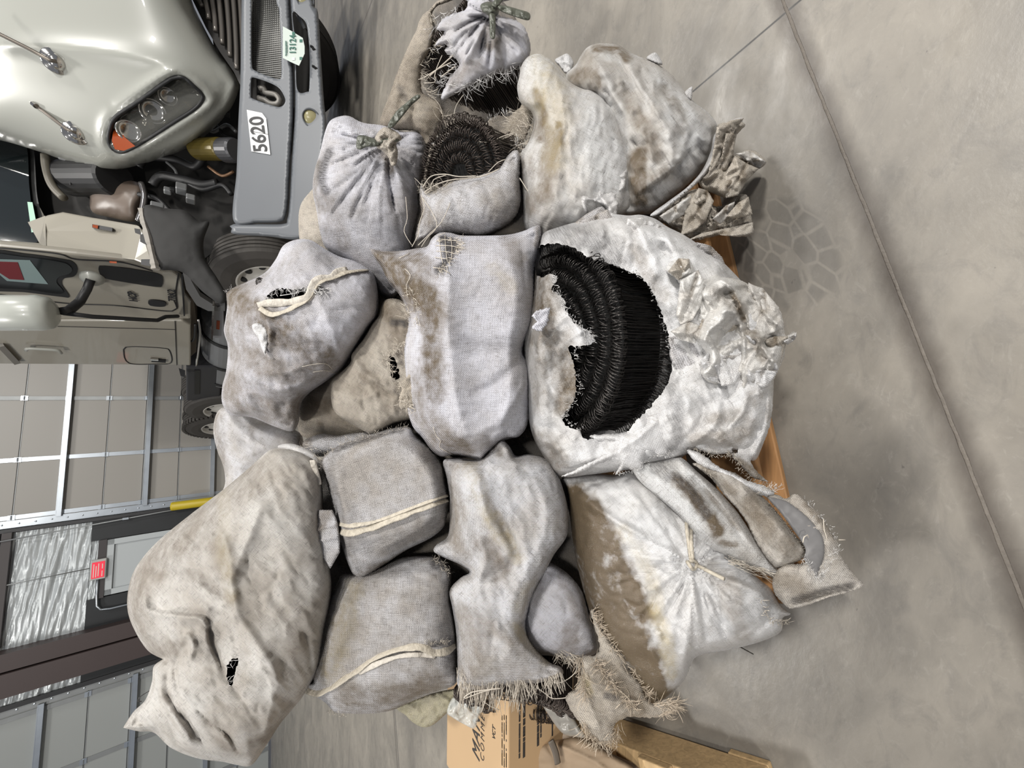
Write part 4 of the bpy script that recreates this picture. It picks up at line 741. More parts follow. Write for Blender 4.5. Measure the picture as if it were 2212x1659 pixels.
sack('torn_flap', fr('a5', [(590, 1120), (610, 1070), (660, 1030), (740, 1005), (830, 985), (905, 940, 1), (900, 1010), (890, 1060), (830, 1120), (850, 1170), (840, 1240), (880, 1260), (872, 1330), (850, 1400), (800, 1330), (770, 1250), (750, 1190), (700, 1160), (650, 1150), (640, 1230), (605, 1200)]), 0.84, cs, parent=Dk, h=0.025, hb=0.01, cr=0.016, cs=14, wr=0.003, seed=38, step=3, sheet=0.003, tilt=(0, 0), folds=[(fr('a5', [(600, 1130), (700, 1150), (780, 1180), (820, 1280)]), 6, 0.012), (fr('a5', [(640, 1060), (760, 1040), (860, 1000)]), 12, -0.02)])
Dl = sack('torn_flap', fr('a5', [(460, 1340), (560, 1290), (660, 1220), (750, 1190), (790, 1300), (870, 1390), (860, 1440), (760, 1470), (640, 1420), (540, 1400)]), 0.83, cgb, parent=Dk, h=0.02, hb=0.01, cr=0.008, cs=12, wr=0.003, seed=39, step=4, sheet=0.003, tilt=(0, 0), stains=[(fr('a5', [(500, 1350), (700, 1300)]), 30, 0.4, RR)])

# F: sack with the rolled hem and the slit
Fk = sack('sack', fr('a6', [(85, 455, 1), (130, 420), (220, 380), (330, 325), (400, 240), (450, 150), (530, 112), (620, 112), (700, 160), (800, 215), (910, 250), (990, 295), (1035, 350), (1058, 480), (1050, 590), (990, 680), (900, 820), (820, 940), (720, 1020), (620, 1090), (565, 1160), (545, 1290), (500, 1338), (400, 1310), (250, 1250), (120, 1235), (60, 1160), (60, 1050), (85, 950), (95, 800), (70, 700), (80, 620), (90, 540)]),
  1.05, cw, label='white and brown sack with a rolled hem and a slit, beside the front wheel', cat='sack', h=0.18, hb=0.2, ang=0.35, rc=[(36, 35, 25, 60, 3.2, 0.006), (30, 60, 60, 26, 2.2, 0.003)], wr=0.004, seed=40, key='F', step=5, wa=0.9,
  holes=[fr('a6', [(343, 505), (350, 470), (385, 440), (440, 425), (520, 432), (600, 418), (632, 415), (620, 455), (590, 492), (500, 497), (420, 505), (370, 512)])],
  folds=[(fr('a6', [(280, 560), (330, 610), (365, 680), (360, 760), (345, 840)]), 8, 0.014), (fr('a6', [(100, 640), (200, 760), (350, 860), (560, 940), (680, 950)]), 9, -0.012, 'crease'), (fr('a6', [(130, 900), (300, 1050), (500, 1060), (640, 1000)]), 9, 0.012), (fr('a6', [(110, 1000), (260, 1120), (450, 1150), (560, 1130)]), 8, -0.011, 'crease'), (fr('a6', [(200, 1060), (240, 1180), (300, 1260)]), 8, 0.010), (fr('a6', [(640, 480), (700, 560), (780, 720), (800, 860)]), 10, 0.008), (fr('a6', [(380, 700), (520, 800), (660, 850)]), 9, -0.010), (fr('a6', [(300, 960), (480, 960), (600, 900)]), 6, 0.008), (fr('a6', [(420, 1160), (440, 1260)]), 8, -0.01)],
  stains=[(fr('a6', [(120, 480), (220, 560), (330, 640), (460, 720), (600, 820), (700, 860)]), 52, 0.85, RR), (fr('a6', [(400, 700), (560, 800), (660, 870)]), 44, 0.85, RR), (fr('a6', [(90, 640), (200, 860), (440, 960), (640, 950)]), 50, 0.6, RR), (fr('a6', [(100, 1050), (300, 1150), (520, 1180)]), 70, 0.6, RR), (fr('a6', [(220, 400), (380, 330), (520, 280)]), 30, 0.3, RR), (fr('a6', [(700, 220), (760, 280)]), 16, 0.5, GG), (fr('a6', [(660, 430), (720, 440)]), 10, 1.0, GG), (fr('a6', [(500, 740), (640, 800)]), 20, 0.4, GG), (fr('a6', [(380, 1200), (560, 1240)]), 34, 0.5, RR)])
sack('hole_shade', fr('a6', [(310, 540), (330, 410), (450, 370), (700, 370), (720, 450), (620, 540), (430, 560)]), 1.035, plain('dark inside 2', (0.012, 0.011, 0.012), 0.9), parent=Fk, h=0.0, hb=0.002, wr=0, sheet=0.002, tilt=(0, 0))  # black sheet added behind the slit, its colour standing for inner shade
tie_roll('wire_tie_roll', at(572, 662, 1.01), axdir(620, 640, 0.97, -8, 0), 0.06, 0.15, 'coil of black wire ties glimpsed through the slit of the hem-topped sack', RP['group'], layers=1, loops2=False)
hem('F', fr('a6', [(290, 535), (350, 520), (440, 515), (540, 505), (610, 480), (635, 430), (660, 385), (700, 360), (760, 350), (800, 315), (860, 300)]), 9, hemw, Fk, 0.010)
hem('F', fr('a6', [(300, 550), (370, 590), (450, 575), (540, 530), (610, 490), (650, 420), (700, 375), (780, 350), (860, 320), (990, 305)]), 8, hemm, Fk, 0.008)
sack('torn_flap', fr('a6', [(250, 660), (280, 645), (320, 660), (350, 700), (352, 780), (335, 855, 1), (310, 800), (290, 740), (260, 700)]), 0.885, cs, parent=Fk, h=0.008, hb=0.01, wr=0.003, seed=41, step=3, sheet=0.003, tilt=(0, 0))
threads([(fr('a6', [(345, 490), (400, 430), (520, 425), (620, 410)]), 70, 16, 75, 22, 'F', 0.003), (fr('a6', [(640, 430), (720, 440)]), 40, 18, 60, 50, 'F', 0.006), (fr('a6', [(90, 460), (130, 420)]), 10, 8, 200, 40, 'F', 0.0)], MAT['threadw'], Fk, 0.0006, seed=9)
strand(MAT['threadw'], Fk, [(fr('a6', [(430, 470), (520, 455), (600, 430)]), 0.875, 0.0009), (fr('a6', [(510, 500), (540, 440), (620, 420)]), 0.875, 0.0009), (fr('a6', [(470, 420), (510, 470), (500, 500)]), 0.875, 0.0008)])
strand(MAT['thread'], Fk, [(fr('a6', [(570, 925), (640, 910), (700, 905), (740, 915), (765, 945)]), 'F', 0.0007), (fr('a6', [(640, 960), (720, 950), (800, 970)]), 'F', 0.0006)])

# I: ripped sack between F and G
I = sack('sack', fr('a6', [(1075, 540), (1100, 500), (1150, 488), (1210, 505), (1260, 560), (1300, 660), (1330, 800), (1400, 920), (1430, 1010), (1410, 1100), (1420, 1200), (1350, 1250), (1250, 1265), (1150, 1290), (1080, 1330), (1010, 1355), (920, 1310), (800, 1235), (760, 1160), (758, 1030), (800, 980), (880, 900), (890, 840), (960, 750), (1020, 650), (1060, 600)]),
  0.98, cb_, label='ripped brownish sack between the hem-topped sack and the long white middle sack', cat='sack', h=0.08, hb=0.2, ang=0.6, rc=[(30, 50, 30, 50, 3.2, 0.006), (20, 0, 60, 26, 2.2, 0.004)], wr=0.007, seed=43, key='I', step=4, wa=1.2,
  holes=[fr('a6', [(1118, 880), (1140, 850), (1165, 880), (1185, 940), (1192, 995), (1160, 1002), (1135, 980), (1140, 920)])],
  folds=[(fr('a6', [(890, 860), (980, 980), (1100, 1040), (1200, 1120)]), 9, 0.02), (fr('a6', [(900, 930), (1000, 1010), (1120, 1100), (1180, 1120)]), 7, -0.018, 'crease'), (fr('a6', [(1180, 810), (1160, 860), (1180, 890), (1220, 890)]), 6, 0.014), (fr('a6', [(1060, 620), (1040, 740), (980, 860)]), 9, -0.012), (fr('a6', [(780, 1080), (900, 1040), (1000, 1080)]), 9, -0.012)],
  stains=[(fr('a6', [(1080, 540), (1180, 620), (1220, 760)]), 34, 0.6, RR), (fr('a6', [(1000, 1000), (1150, 1160)]), 26, 0.5, RR), (fr('a6', [(1160, 640), (1230, 650)]), 12, 0.9, GG), (fr('a6', [(820, 1000), (950, 1100)]), 30, 0.35, RR)])
sack('hole_shade', fr('a6', [(1090, 840), (1180, 810), (1230, 1000), (1160, 1040), (1110, 1000)]), 0.965, plain('dark inside 3', (0.01, 0.009, 0.01), 0.9), parent=I, h=0, hb=0.002, wr=0, sheet=0.002, tilt=(0, 0))  # black sheet added behind the rip to give the shade inside

# G: long white sack in the middle
G = sack('sack', fr('a6', [(1400, 105), (1450, 68), (1520, 68), (1600, 85), (1800, 85), (1900, 78), (1990, 55), (2050, 28), (2092, 18, 1), (2102, 80), (2085, 190), (2060, 300), (2062, 500), (2045, 650), (2000, 760), (1988, 830), (2020, 900), (2030, 980), (2025, 1180), (2010, 1300), (1960, 1370), (1900, 1385), (1840, 1410), (1790, 1455), (1722, 1527, 1), (1640, 1505), (1540, 1490), (1460, 1500), (1400, 1460), (1340, 1380), (1280, 1310), (1240, 1180), (1230, 1000), (1220, 800), (1250, 640), (1230, 540), (1190, 460), (1120, 380), (1080, 290), (1030, 225), (1000, 165, 1), (1080, 182), (1180, 185), (1300, 168), (1370, 155)]),
  0.90, cw, label='long white sack across the middle of the heap, brown along its upper side', cat='sack', h=0.14, hb=0.16, ang=0.05, rc=[(24, 80, 40, 50, 3.5, 0.003), (20, 10, 40, 24, 2.2, 0.0025)], wr=0.003, seed=45, key='G', step=5, flatn=0.8,
  folds=[(fr('a6', [(1500, 180), (1510, 400), (1500, 650), (1530, 900), (1560, 1150), (1640, 1380)]), 24, 0.018), (fr('a6', [(1990, 830), (1900, 950), (1760, 1060), (1640, 1100)]), 12, -0.012), (fr('a6', [(2020, 1000), (1900, 1180), (1820, 1330)]), 14, 0.012), (fr('a6', [(1730, 1520), (1800, 1420), (1880, 1370), (1880, 1320)]), 6, -0.02), (fr('a6', [(1780, 1390), (1860, 1340), (1960, 1330)]), 6, 0.012), (fr('a6', [(1560, 640), (1700, 800), (1900, 820)]), 14, -0.006), (fr('a6', [(1040, 220), (1200, 290), (1260, 340)]), 8, 0.010), (fr('a6', [(1980, 120), (1990, 300), (2030, 600)]), 8, -0.008, 'crease')],
  stains=[(fr('a6', [(1060, 210), (1180, 320), (1300, 430), (1400, 560)]), 50, 0.9, RR), (fr('a6', [(1380, 450), (1390, 700), (1400, 900), (1420, 1100)]), 34, 0.95, RR), (fr('a6', [(1330, 1000), (1380, 1250), (1480, 1400), (1600, 1440)]), 34, 0.7, RR), (fr('a6', [(1280, 220), (1400, 300)]), 30, 0.7, RR), (fr('a6', [(1480, 110), (1540, 150), (1500, 200)]), 16, 1.3, GG), (fr('a6', [(1500, 240), (1440, 310)]), 11, 1.2, GG), (fr('a6', [(1560, 760), (1800, 780), (1900, 800)]), 26, 0.3, GG), (fr('a6', [(1900, 90), (1960, 240)]), 26, 0.45, RR), (fr('a6', [(1800, 300), (1900, 400)]), 22, 0.3, BB), (fr('a6', [(2080, 40), (2080, 140)]), 12, 0.7, RR), (fr('a6', [(1650, 1440), (1740, 1400)]), 22, 0.4, RR)])
threads([(fr('a6', [(1440, 110), (1500, 100), (1580, 130), (1520, 220), (1440, 320)]), 90, 18, 40, 60, 'G', 0.003), (fr('a6', [(1250, 430), (1290, 500), (1300, 620), (1250, 700)]), 40, 18, 60, 70, 'G', 0.004)], MAT['thread'], G, 0.0007, seed=10)
strand(MAT['thread'], G, [(fr('a6', [(1430, 120), (1500, 112), (1590, 128)]), 'G', 0.0008), (fr('a6', [(1425, 150), (1510, 150), (1600, 170)]), 'G', 0.0008), (fr('a6', [(1430, 185), (1500, 190), (1560, 205)]), 'G', 0.0008), (fr('a6', [(1420, 225), (1500, 235)]), 'G', 0.0008), (fr('a6', [(1450, 95), (1455, 180), (1470, 260)]), 'G', 0.0007), (fr('a6', [(1485, 90), (1490, 170), (1500, 250)]), 'G', 0.0007), (fr('a6', [(1520, 90), (1530, 160), (1525, 240)]), 'G', 0.0007), (fr('a6', [(1410, 290), (1470, 300), (1520, 330)]), 'G', 0.0008), (fr('a6', [(1230, 300), (1265, 340), (1240, 400), (1245, 470)]), 'G', 0.0009), (fr('a6', [(1190, 230), (1260, 200)]), 'G', 0.0009), (fr('a6', [(1410, 1310), (1430, 1370), (1460, 1400), (1450, 1440), (1540, 1490)]), 'G', 0.0008)])
sack('torn_rag', fr('a6', [(1190, 1130), (1210, 1060), (1190, 1030), (1260, 970), (1290, 890), (1340, 880), (1400, 950), (1410, 1010), (1400, 1070), (1430, 1150), (1480, 1200), (1400, 1230), (1320, 1210), (1250, 1190), (1200, 1200)]), 0.845, ct, parent=I, h=0.015, hb=0.01, wr=0.003, seed=46, key='rag', step=3, jag=1.2, sheet=0.003, tilt=(0, 0))
threads([(fr('a6', [(1250, 560), (1290, 700), (1250, 760), (1200, 780), (1150, 820), (1110, 880), (1150, 960)]), 170, 17, 30, 80, 0.89, 0.0), (fr('a6', [(1200, 1130), (1300, 1200), (1430, 1180), (1400, 980), (1300, 870)]), 170, 22, 40, 90, 'rag', 0.004), (fr('a6', [(1240, 620), (1270, 540), (1320, 440)]), 40, 24, -80, 40, 0.87, 0.0), (fr('a6', [(1130, 990), (1200, 1060)]), 36, 14, 60, 60, 0.90, 0)], MAT['thread'], I, 0.0007, seed=11)

# M and N: two folded grey sacks with stitched hems
M_ = sack('sack', fr('a8', [(160, 205), (200, 165), (260, 130), (360, 95), (480, 58), (575, 48), (610, 90), (690, 165), (735, 225), (755, 320), (768, 385), (755, 470), (740, 520), (680, 572), (560, 632), (460, 700), (370, 757), (320, 752), (290, 700), (262, 620), (235, 530), (215, 430), (190, 320), (165, 250)]),
  0.97, cg, label='grey folded sack with a straight cream hem across its lower third', cat='sack', h=0.13, hb=0.16, ang=-0.2, wr=0.002, seed=48, key='M', step=5, flatn=0.75, tilt=(-0.00015, 0),
  folds=[(fr('a8', [(250, 590), (400, 560), (560, 500), (760, 420)]), 10, -0.010, 'crease'), (fr('a8', [(290, 620), (310, 690), (330, 740)]), 8, 0.01), (fr('a8', [(200, 170), (180, 260), (220, 430)]), 8, 0.008)], stains=[(fr('a8', [(230, 200), (220, 350), (300, 480)]), 34, 0.35, GG), (fr('a8', [(300, 620), (500, 590), (700, 500)]), 24, 0.5, GG), (fr('a8', [(650, 180), (740, 260), (750, 420)]), 20, 0.5, GG), (fr('a8', [(350, 740), (460, 690)]), 10, 0.6, RR), (fr('a8', [(220, 160), (400, 100), (540, 60)]), 8, 0.8, GG)])
hem('M', fr('a8', [(235, 530), (300, 545), (400, 522), (500, 480), (600, 445), (700, 410), (768, 388)]), 9, hemm, M_, 0.004)
hem('M', fr('a8', [(240, 500), (300, 512), (420, 492), (560, 440), (680, 395), (760, 368)]), 6, cb_ if False else hemm, M_, 0.001)
threads([(fr('a8', [(160, 205), (260, 130), (400, 90), (560, 50)]), 110, 11, -70, 40, 'M', 0.001), (fr('a8', [(70, 120), (150, 200), (130, 240)]), 30, 20, 60, 60, 0.95, 0)], MAT['thread'], M_, 0.0005, seed=12)
sack('sack_corner', fr('a8', [(116, 592, 1), (113, 560, 1), (138, 500), (150, 440, 1), (215, 440, 1), (238, 500), (250, 590, 1), (250, 640, 1), (205, 718, 1), (160, 665)]), 0.90, cw2, parent=M_, flatn=0.35, h=0.008, hb=0.02, wr=0.003, seed=49, key='Mc', step=3, folds=[(fr('a8', [(120, 545), (180, 520), (240, 510)]), 4, 0.008), (fr('a8', [(115, 590), (180, 580), (245, 570)]), 4, 0.006)], stains=[(fr('a8', [(140, 520), (200, 450)]), 22, 0.5, RR)])
m = MB()
for k in (0, 1, 2): L_ = catmull(fr('a8', [(115 + k * 6, 205), (125 + k * 7, 250), (140 + k * 6, 300), (155, 320)]), 5, False); m.tube([at(x, y, 0.915) for x, y in L_], 0.004, 6)
m.build('hem_end', hemw, M_, smooth=True)
N_ = sack('sack', fr('a8', [(200, 850), (240, 780), (260, 745), (340, 735), (450, 700), (560, 662), (680, 660), (740, 680), (775, 740), (772, 850), (790, 950), (803, 1050), (806, 1180), (795, 1262), (700, 1300), (600, 1340), (500, 1385), (400, 1402), (300, 1402), (225, 1395), (180, 1350), (100, 1300), (50, 1268), (22, 1222, 1), (70, 1236), (112, 1245), (108, 1150), (120, 1040), (150, 930)]),
  1.0, cg, label='grey-brown folded sack with a wavy cream hem and a pointed corner', cat='sack', h=0.14, hb=0.18, ang=0.0, wr=0.004, seed=50, key='N', step=5, tilt=(-0.0003, 0),
  folds=[(fr('a8', [(300, 760), (250, 880), (200, 1000), (180, 1120), (170, 1240)]), 8, -0.014, 'step'), (fr('a8', [(175, 1240), (300, 1215), (420, 1140), (560, 1110), (700, 1130), (800, 1090)]), 9, -0.014, 'crease'), (fr('a8', [(30, 1225), (150, 1290), (230, 1370)]), 8, 0.012), (fr('a8', [(780, 1070), (800, 1200)]), 8, -0.01), (fr('a8', [(290, 850), (280, 1000), (210, 1160)]), 12, 0.012)],
  stains=[(fr('a8', [(180, 900), (140, 1050), (130, 1200)]), 30, 0.7, RR), (fr('a8', [(300, 800), (260, 1000), (200, 1200)]), 34, 0.5, BB), (fr('a8', [(700, 690), (770, 720)]), 16, 0.9, GG), (fr('a8', [(680, 1080), (770, 1060)]), 12, 0.9, GG), (fr('a8', [(300, 1330), (500, 1330), (700, 1250)]), 44, 0.6, RR), (fr('a8', [(740, 1000), (780, 1200)]), 24, 0.6, GG), (fr('a8', [(360, 720), (560, 690)]), 30, 0.3, GG)])
hem('N', fr('a8', [(60, 1262), (150, 1300), (240, 1258), (330, 1195), (430, 1130), (540, 1092), (640, 1085), (690, 1108), (760, 1098), (803, 1065)]), 9, hemm, N_, 0.005)
hem('N', fr('a8', [(340, 1210), (430, 1165), (540, 1130), (640, 1125), (700, 1135)]), 6, hemw, N_, 0.004)
threads([(fr('a8', [(700, 670), (770, 740)]), 70, 12, 30, 60, 'N', 0.002), (fr('a8', [(650, 1075), (760, 1070)]), 50, 12, -80, 30, 'N', 0.004), (fr('a8', [(200, 1385), (260, 1400)]), 20, 12, 110, 30, 'N', 0.0)], MAT['thread'], N_, 0.0005, seed=13)
strand(MAT['threadw'], N_, [(fr('a8', [(35, 1225), (45, 1180), (35, 1150), (38, 1130)]), 0.98, 0.0010)])
straw = cloth('straw coloured coated cloth', (0.40, 0.37, 0.24), 0.0022, 0.3, weave=0.4, seed=51)
sack('cloth_scrap', fr('a8', [(520, 1370), (640, 1320), (760, 1290), (815, 1290), (812, 1350), (760, 1395), (690, 1455), (640, 1466), (592, 1442), (560, 1410)]), 1.03, straw, label='straw-yellow cloth scrap hanging below the grey-brown folded sack', cat='scrap', h=0.02, hb=0.03, wr=0.005, seed=52, step=4, sheet=0.003)
clear = plain('cloudy plastic film', (0.62, 0.63, 0.60), 0.2, trans=0.0, noise=0.2, scale=14); clear.node_tree.nodes['Principled BSDF'].inputs['Alpha'].default_value = 0.55
o = sack('plastic_scrap', fr('a8', [(780, 1330), (830, 1320), (900, 1350), (925, 1375), (905, 1420), (885, 1472), (840, 1455), (780, 1420), (755, 1395)]), 0.99, clear, label='cloudy plastic film scrap hanging over the edge of the carton', cat='scrap', h=0.02, hb=0.02, cr=0.015, cs=20, wr=0.003, seed=53, step=3, sheet=0.001)

# O: long sack with the frayed end, coil below
O2 = sack('sack', fr('a8', [(1225, 690), (1290, 715), (1345, 760), (1395, 830), (1425, 920), (1450, 1010), (1460, 1110), (1395, 1140), (1340, 1150), (1290, 1140), (1250, 1130), (1130, 1110), (1090, 1000), (1120, 860), (1180, 760)]), 0.90, cw, label='white rounded sack body swelling right of the frayed twisted sack', cat='sack', h=0.10, hb=0.14, ang=0.7, wr=0.003, seed=55, key='O2', step=5, rc=[(16, 70, 40, 40, 3.5, 0.004), (16, 20, 50, 24, 2.2, 0.0025)], stains=[(fr('a8', [(1290, 760), (1400, 980)]), 12, 0.35, RR), (fr('a8', [(1340, 1000), (1320, 1100)]), 30, 0.5, RR), (fr('a8', [(1200, 780), (1160, 940)]), 14, 0.3, GG)])
O = sack('sack', fr('a8', [(738, 210), (800, 195), (880, 205), (925, 190), (965, 150), (1010, 108), (1050, 140), (1080, 185), (1140, 178), (1210, 195), (1260, 240), (1300, 330), (1328, 450), (1322, 560), (1262, 650), (1225, 720), (1185, 790), (1150, 880), (1132, 1000), (1170, 1090), (1240, 1160), (1290, 1180), (1300, 1220), (1200, 1255), (1100, 1262), (1000, 1272), (900, 1290), (810, 1275), (805, 1180), (798, 1020), (780, 900), (768, 820), (820, 760), (862, 735), (820, 700), (740, 665), (692, 635), (710, 600), (760, 560), (768, 440), (755, 300)]),
  0.88, cw2, label='long twisted white-tan sack with a frayed lower end above the carton', cat='sack', h=0.12, hb=0.10, ang=0.75, rc=[(30, 50, 30, 60, 3.5, 0.005), (30, 0, 60, 26, 2.2, 0.0025)], wr=0.004, seed=56, key='O', step=5, flatn=0.8, wa=1.2,
  folds=[(fr('a8', [(900, 240), (920, 380), (960, 500), (1050, 620), (1080, 720)]), 14, 0.016), (fr('a8', [(1060, 150), (1100, 240), (1160, 270), (1260, 250)]), 8, -0.012, 'crease'), (fr('a8', [(1010, 110), (1060, 200), (1100, 240)]), 7, 0.014), (fr('a8', [(1000, 480), (1060, 600), (1060, 700), (960, 760), (900, 800)]), 12, -0.016), (fr('a8', [(700, 640), (830, 690), (880, 740), (880, 850)]), 9, -0.014), (fr('a8', [(880, 880), (960, 960), (1080, 1060), (1200, 1160)]), 12, 0.012), (fr('a8', [(1240, 640), (1180, 720), (1120, 840), (1110, 960)]), 14, 0.014), (fr('a8', [(900, 560), (940, 660), (900, 780)]), 10, 0.01), (fr('a8', [(800, 930), (900, 960), (1000, 1060)]), 8, -0.008, 'crease')],
  stains=[(fr('a8', [(860, 240), (900, 340), (960, 480), (1060, 600), (1080, 660)]), 26, 0.6, BB), (fr('a8', [(760, 560), (850, 620), (920, 600), (990, 690)]), 30, 0.5, RR), (fr('a8', [(1080, 1000), (1160, 1090), (1220, 1150)]), 16, 0.8, BB), (fr('a8', [(830, 980), (900, 1100), (860, 1200)]), 50, 0.4, RR), (fr('a8', [(980, 120), (1000, 180)]), 14, 0.5, RR), (fr('a8', [(1160, 800), (1100, 900)]), 20, 0.5, BB), (fr('a8', [(780, 250), (790, 420), (800, 560)]), 34, 0.45, RR), (fr('a8', [(900, 260), (960, 420), (1040, 560)]), 16, 0.5, RR), (fr('a8', [(820, 900), (980, 1000), (1100, 1100)]), 18, 0.4, RR), (fr('a8', [(1080, 640), (1000, 760)]), 20, 0.4, RR)])
tie_roll('wire_tie_roll', at(1112, 1530, 0.935), axdir(1110, 1450, 0.92, -84, 12), 0.14, 0.20, 'coil of black wire ties under the frayed end of the twisted sack', RP['group'], layers=2, spacing=0.006, mat=MAT['rustwire'], loop=0.013)
threads([(fr('a8', [(808, 1250), (900, 1270), (1000, 1255), (1100, 1250)]), 150, 62, 92, 9, 'O', -0.002), (fr('a8', [(1100, 1255), (1200, 1240), (1290, 1200)]), 90, 44, 78, 14, 'O', -0.002), (fr('a8', [(1270, 1120), (1340, 1130), (1380, 1140)]), 80, 26, 80, 40, 'O2', 0.0), (fr('a8', [(810, 1180), (840, 1240)]), 20, 26, 88, 10, 'O', 0.002)], MAT['thread'], O, 0.0008, seed=14)
strand(MAT['thread'], O, [(fr('c3', [(1280, 200), (1500, 190)][:0] or [(1740, 210), (1820, 330), (1830, 470), (1720, 590), (1560, 660), (1440, 640)]), 0.83, 0.0009), (fr('c3', [(560, 760), (620, 660), (760, 600), (980, 575), (1300, 600)]), 0.81, 0.0008), (fr('c3', [(150, 880), (260, 800), (500, 760), (700, 740)]), 0.80, 0.0011), (fr('c3', [(170, 890), (400, 800), (560, 760)]), 0.80, 0.0009), (fr('c3', [(1250, 730), (1400, 840), (1480, 890), (1700, 870), (1830, 760), (1920, 650)]), 0.84, 0.0010), (fr('c3', [(400, 820), (430, 920), (560, 1010), (680, 1060)]), 0.83, 0.0008)])

# H: big torn sack in front with the large coil, crushed bunch
tie_roll('wire_tie_roll', at(1180, 744, 0.875), axdir(1300, 742, 0.76, 1, 44), 0.214, 0.15, 'large coil of black wire ties bursting from the torn front sack', RP['group'], layers=5, pitch=0.034, spacing=0.0060, loop=0.0145, wire=0.0010)
Hs = sack('sack', fr('a7', [(240, 170), (330, 130), (480, 90), (620, 60), (720, 66), (790, 62), (870, 85), (940, 130), (1030, 175), (1130, 240), (1240, 320), (1340, 420), (1420, 520), (1500, 700), (1530, 900), (1530, 1080), (1510, 1220), (1465, 1370), (1420, 1440), (1330, 1400), (1200, 1400), (1080, 1388), (980, 1440), (800, 1478), (640, 1500), (500, 1518), (340, 1528), (260, 1440), (180, 1290), (150, 1100), (130, 820), (165, 600), (190, 400), (205, 260)]),
  0.80, cs, label='big torn white sack with a wide rip baring the large wire coil', cat='sack', h=0.085, hb=0.12, ang=1.0, cr=0.013, cs=8, rc=[(60, 120, 35, 80, 3.2, 0.007), (60, 60, 60, 36, 2.2, 0.004)], wr=0.006, seed=58, key='H', step=5, tilt=(-0.00026, 0), flatn=0.7,
  holes=[fr('a7', [(215, 250), (300, 225), (400, 240), (480, 290), (560, 320), (650, 345), (720, 380), (800, 420), (860, 500), (900, 600), (940, 720), (962, 820), (960, 930), (930, 1030), (880, 1090), (840, 1140), (760, 1220), (700, 1290), (600, 1300), (540, 1310), (480, 1320), (440, 1270), (380, 1250), (350, 1200), (400, 1130), (425, 1060), (420, 950), (400, 860), (380, 800), (440, 800), (530, 770), (490, 705), (430, 680), (380, 620), (350, 530), (290, 480), (320, 420), (300, 395), (205, 400)])],
  folds=[(fr('a7', [(980, 960), (1060, 1060), (1140, 1180), (1060, 1300), (940, 1400)]), 9, -0.012, 'crease'), (fr('a7', [(1120, 1000), (1220, 1120), (1200, 1240), (1060, 1350)]), 9, 0.012), (fr('a7', [(1200, 1060), (1300, 1150), (1240, 1300), (1120, 1370)]), 7, -0.012, 'crease'), (fr('a7', [(1380, 1060), (1360, 1160), (1280, 1250), (1200, 1330)]), 7, 0.014), (fr('a7', [(640, 100), (760, 130), (840, 260), (900, 420)]), 9, 0.012), (fr('a7', [(700, 90), (900, 260), (1100, 270)]), 8, -0.010, 'crease'), (fr('a7', [(1140, 240), (1210, 300), (1260, 380)]), 6, 0.012), (fr('a7', [(230, 560), (240, 900), (260, 1140)]), 14, 0.010), (fr('a7', [(160, 1270), (280, 1250), (380, 1330)]), 8, -0.01)],
  stains=[(fr('a7', [(230, 420), (260, 700), (330, 800), (380, 950), (380, 1100)]), 46, 0.75, RR), (fr('a7', [(200, 760), (220, 1100)]), 36, 0.55, RR), (fr('a7', [(760, 260), (840, 400), (920, 520)]), 22, 0.55, RR), (fr('a7', [(220, 1340), (320, 1440)]), 40, 0.6, RR), (fr('a7', [(960, 1000), (1000, 1280), (900, 1400)]), 22, 0.45, GG), (fr('a7', [(1200, 1200), (1340, 1180), (1440, 1060)]), 22, 0.45, RR), (fr('a7', [(1100, 1340), (1330, 1300), (1400, 1240)]), 26, 0.5, RR), (fr('a7', [(330, 160), (560, 220), (640, 300)]), 40, 0.6, GG), (fr('a7', [(1240, 380), (1300, 450)]), 18, 0.4, GG)])
threads([(fr('a7', [(300, 395), (330, 520), (420, 660), (520, 740), (440, 800), (420, 850)]), 170, 9, 20, 60, 'H', 0.003), (fr('a7', [(430, 950), (440, 1060), (360, 1190), (440, 1260)]), 90, 7, 0, 50, 'H', 0.002), (fr('a7', [(700, 370), (820, 430), (900, 600), (960, 820)]), 60, 7, 180, 50, 'H', 0.002)], MAT['threadw'], Hs, 0.0006, seed=15)
sack('cloth_scrap', fr('a7', [(205, 600), (240, 590), (282, 583), (275, 620), (270, 660), (230, 715), (190, 700), (178, 690), (205, 660), (180, 630)]), 0.715, cw, label='small cream woven scrap lying on the brown flap beside the large coil', cat='scrap', h=0.004, hb=0.004, wr=0.001, seed=59, step=3, jag=1.5, sheet=0.0015, tilt=(0, 0))
sack('torn_flap', fr('a7', [(345, 1528), (420, 1490), (520, 1440), (600, 1400), (660, 1370), (640, 1330), (560, 1330), (500, 1300), (580, 1290), (680, 1285), (740, 1260), (800, 1210), (850, 1140), (900, 1105), (940, 1120), (955, 1160), (975, 1215), (950, 1240), (975, 1280), (1003, 1305), (950, 1340), (940, 1400), (890, 1420), (850, 1400), (810, 1430), (800, 1490), (740, 1490), (700, 1480), (650, 1515), (670, 1460), (650, 1430), (600, 1440), (520, 1470), (440, 1510)]), 0.735, cs, parent=Hs, h=0.02, hb=0.01, wr=0.004, seed=60, key='flapH', step=4, jag=1.4, sheet=0.002, tilt=(-0.0001, 0), ang=0.4, folds=[(fr('a7', [(440, 1480), (620, 1400), (760, 1320), (900, 1200)]), 8, 0.008)])
threads([(fr('a7', [(655, 1505), (760, 1490), (860, 1410), (950, 1400), (1000, 1300)]), 90, 8, 60, 60, 'flapH', 0.001)], MAT['threadw'], Hs, 0.0006, seed=16)
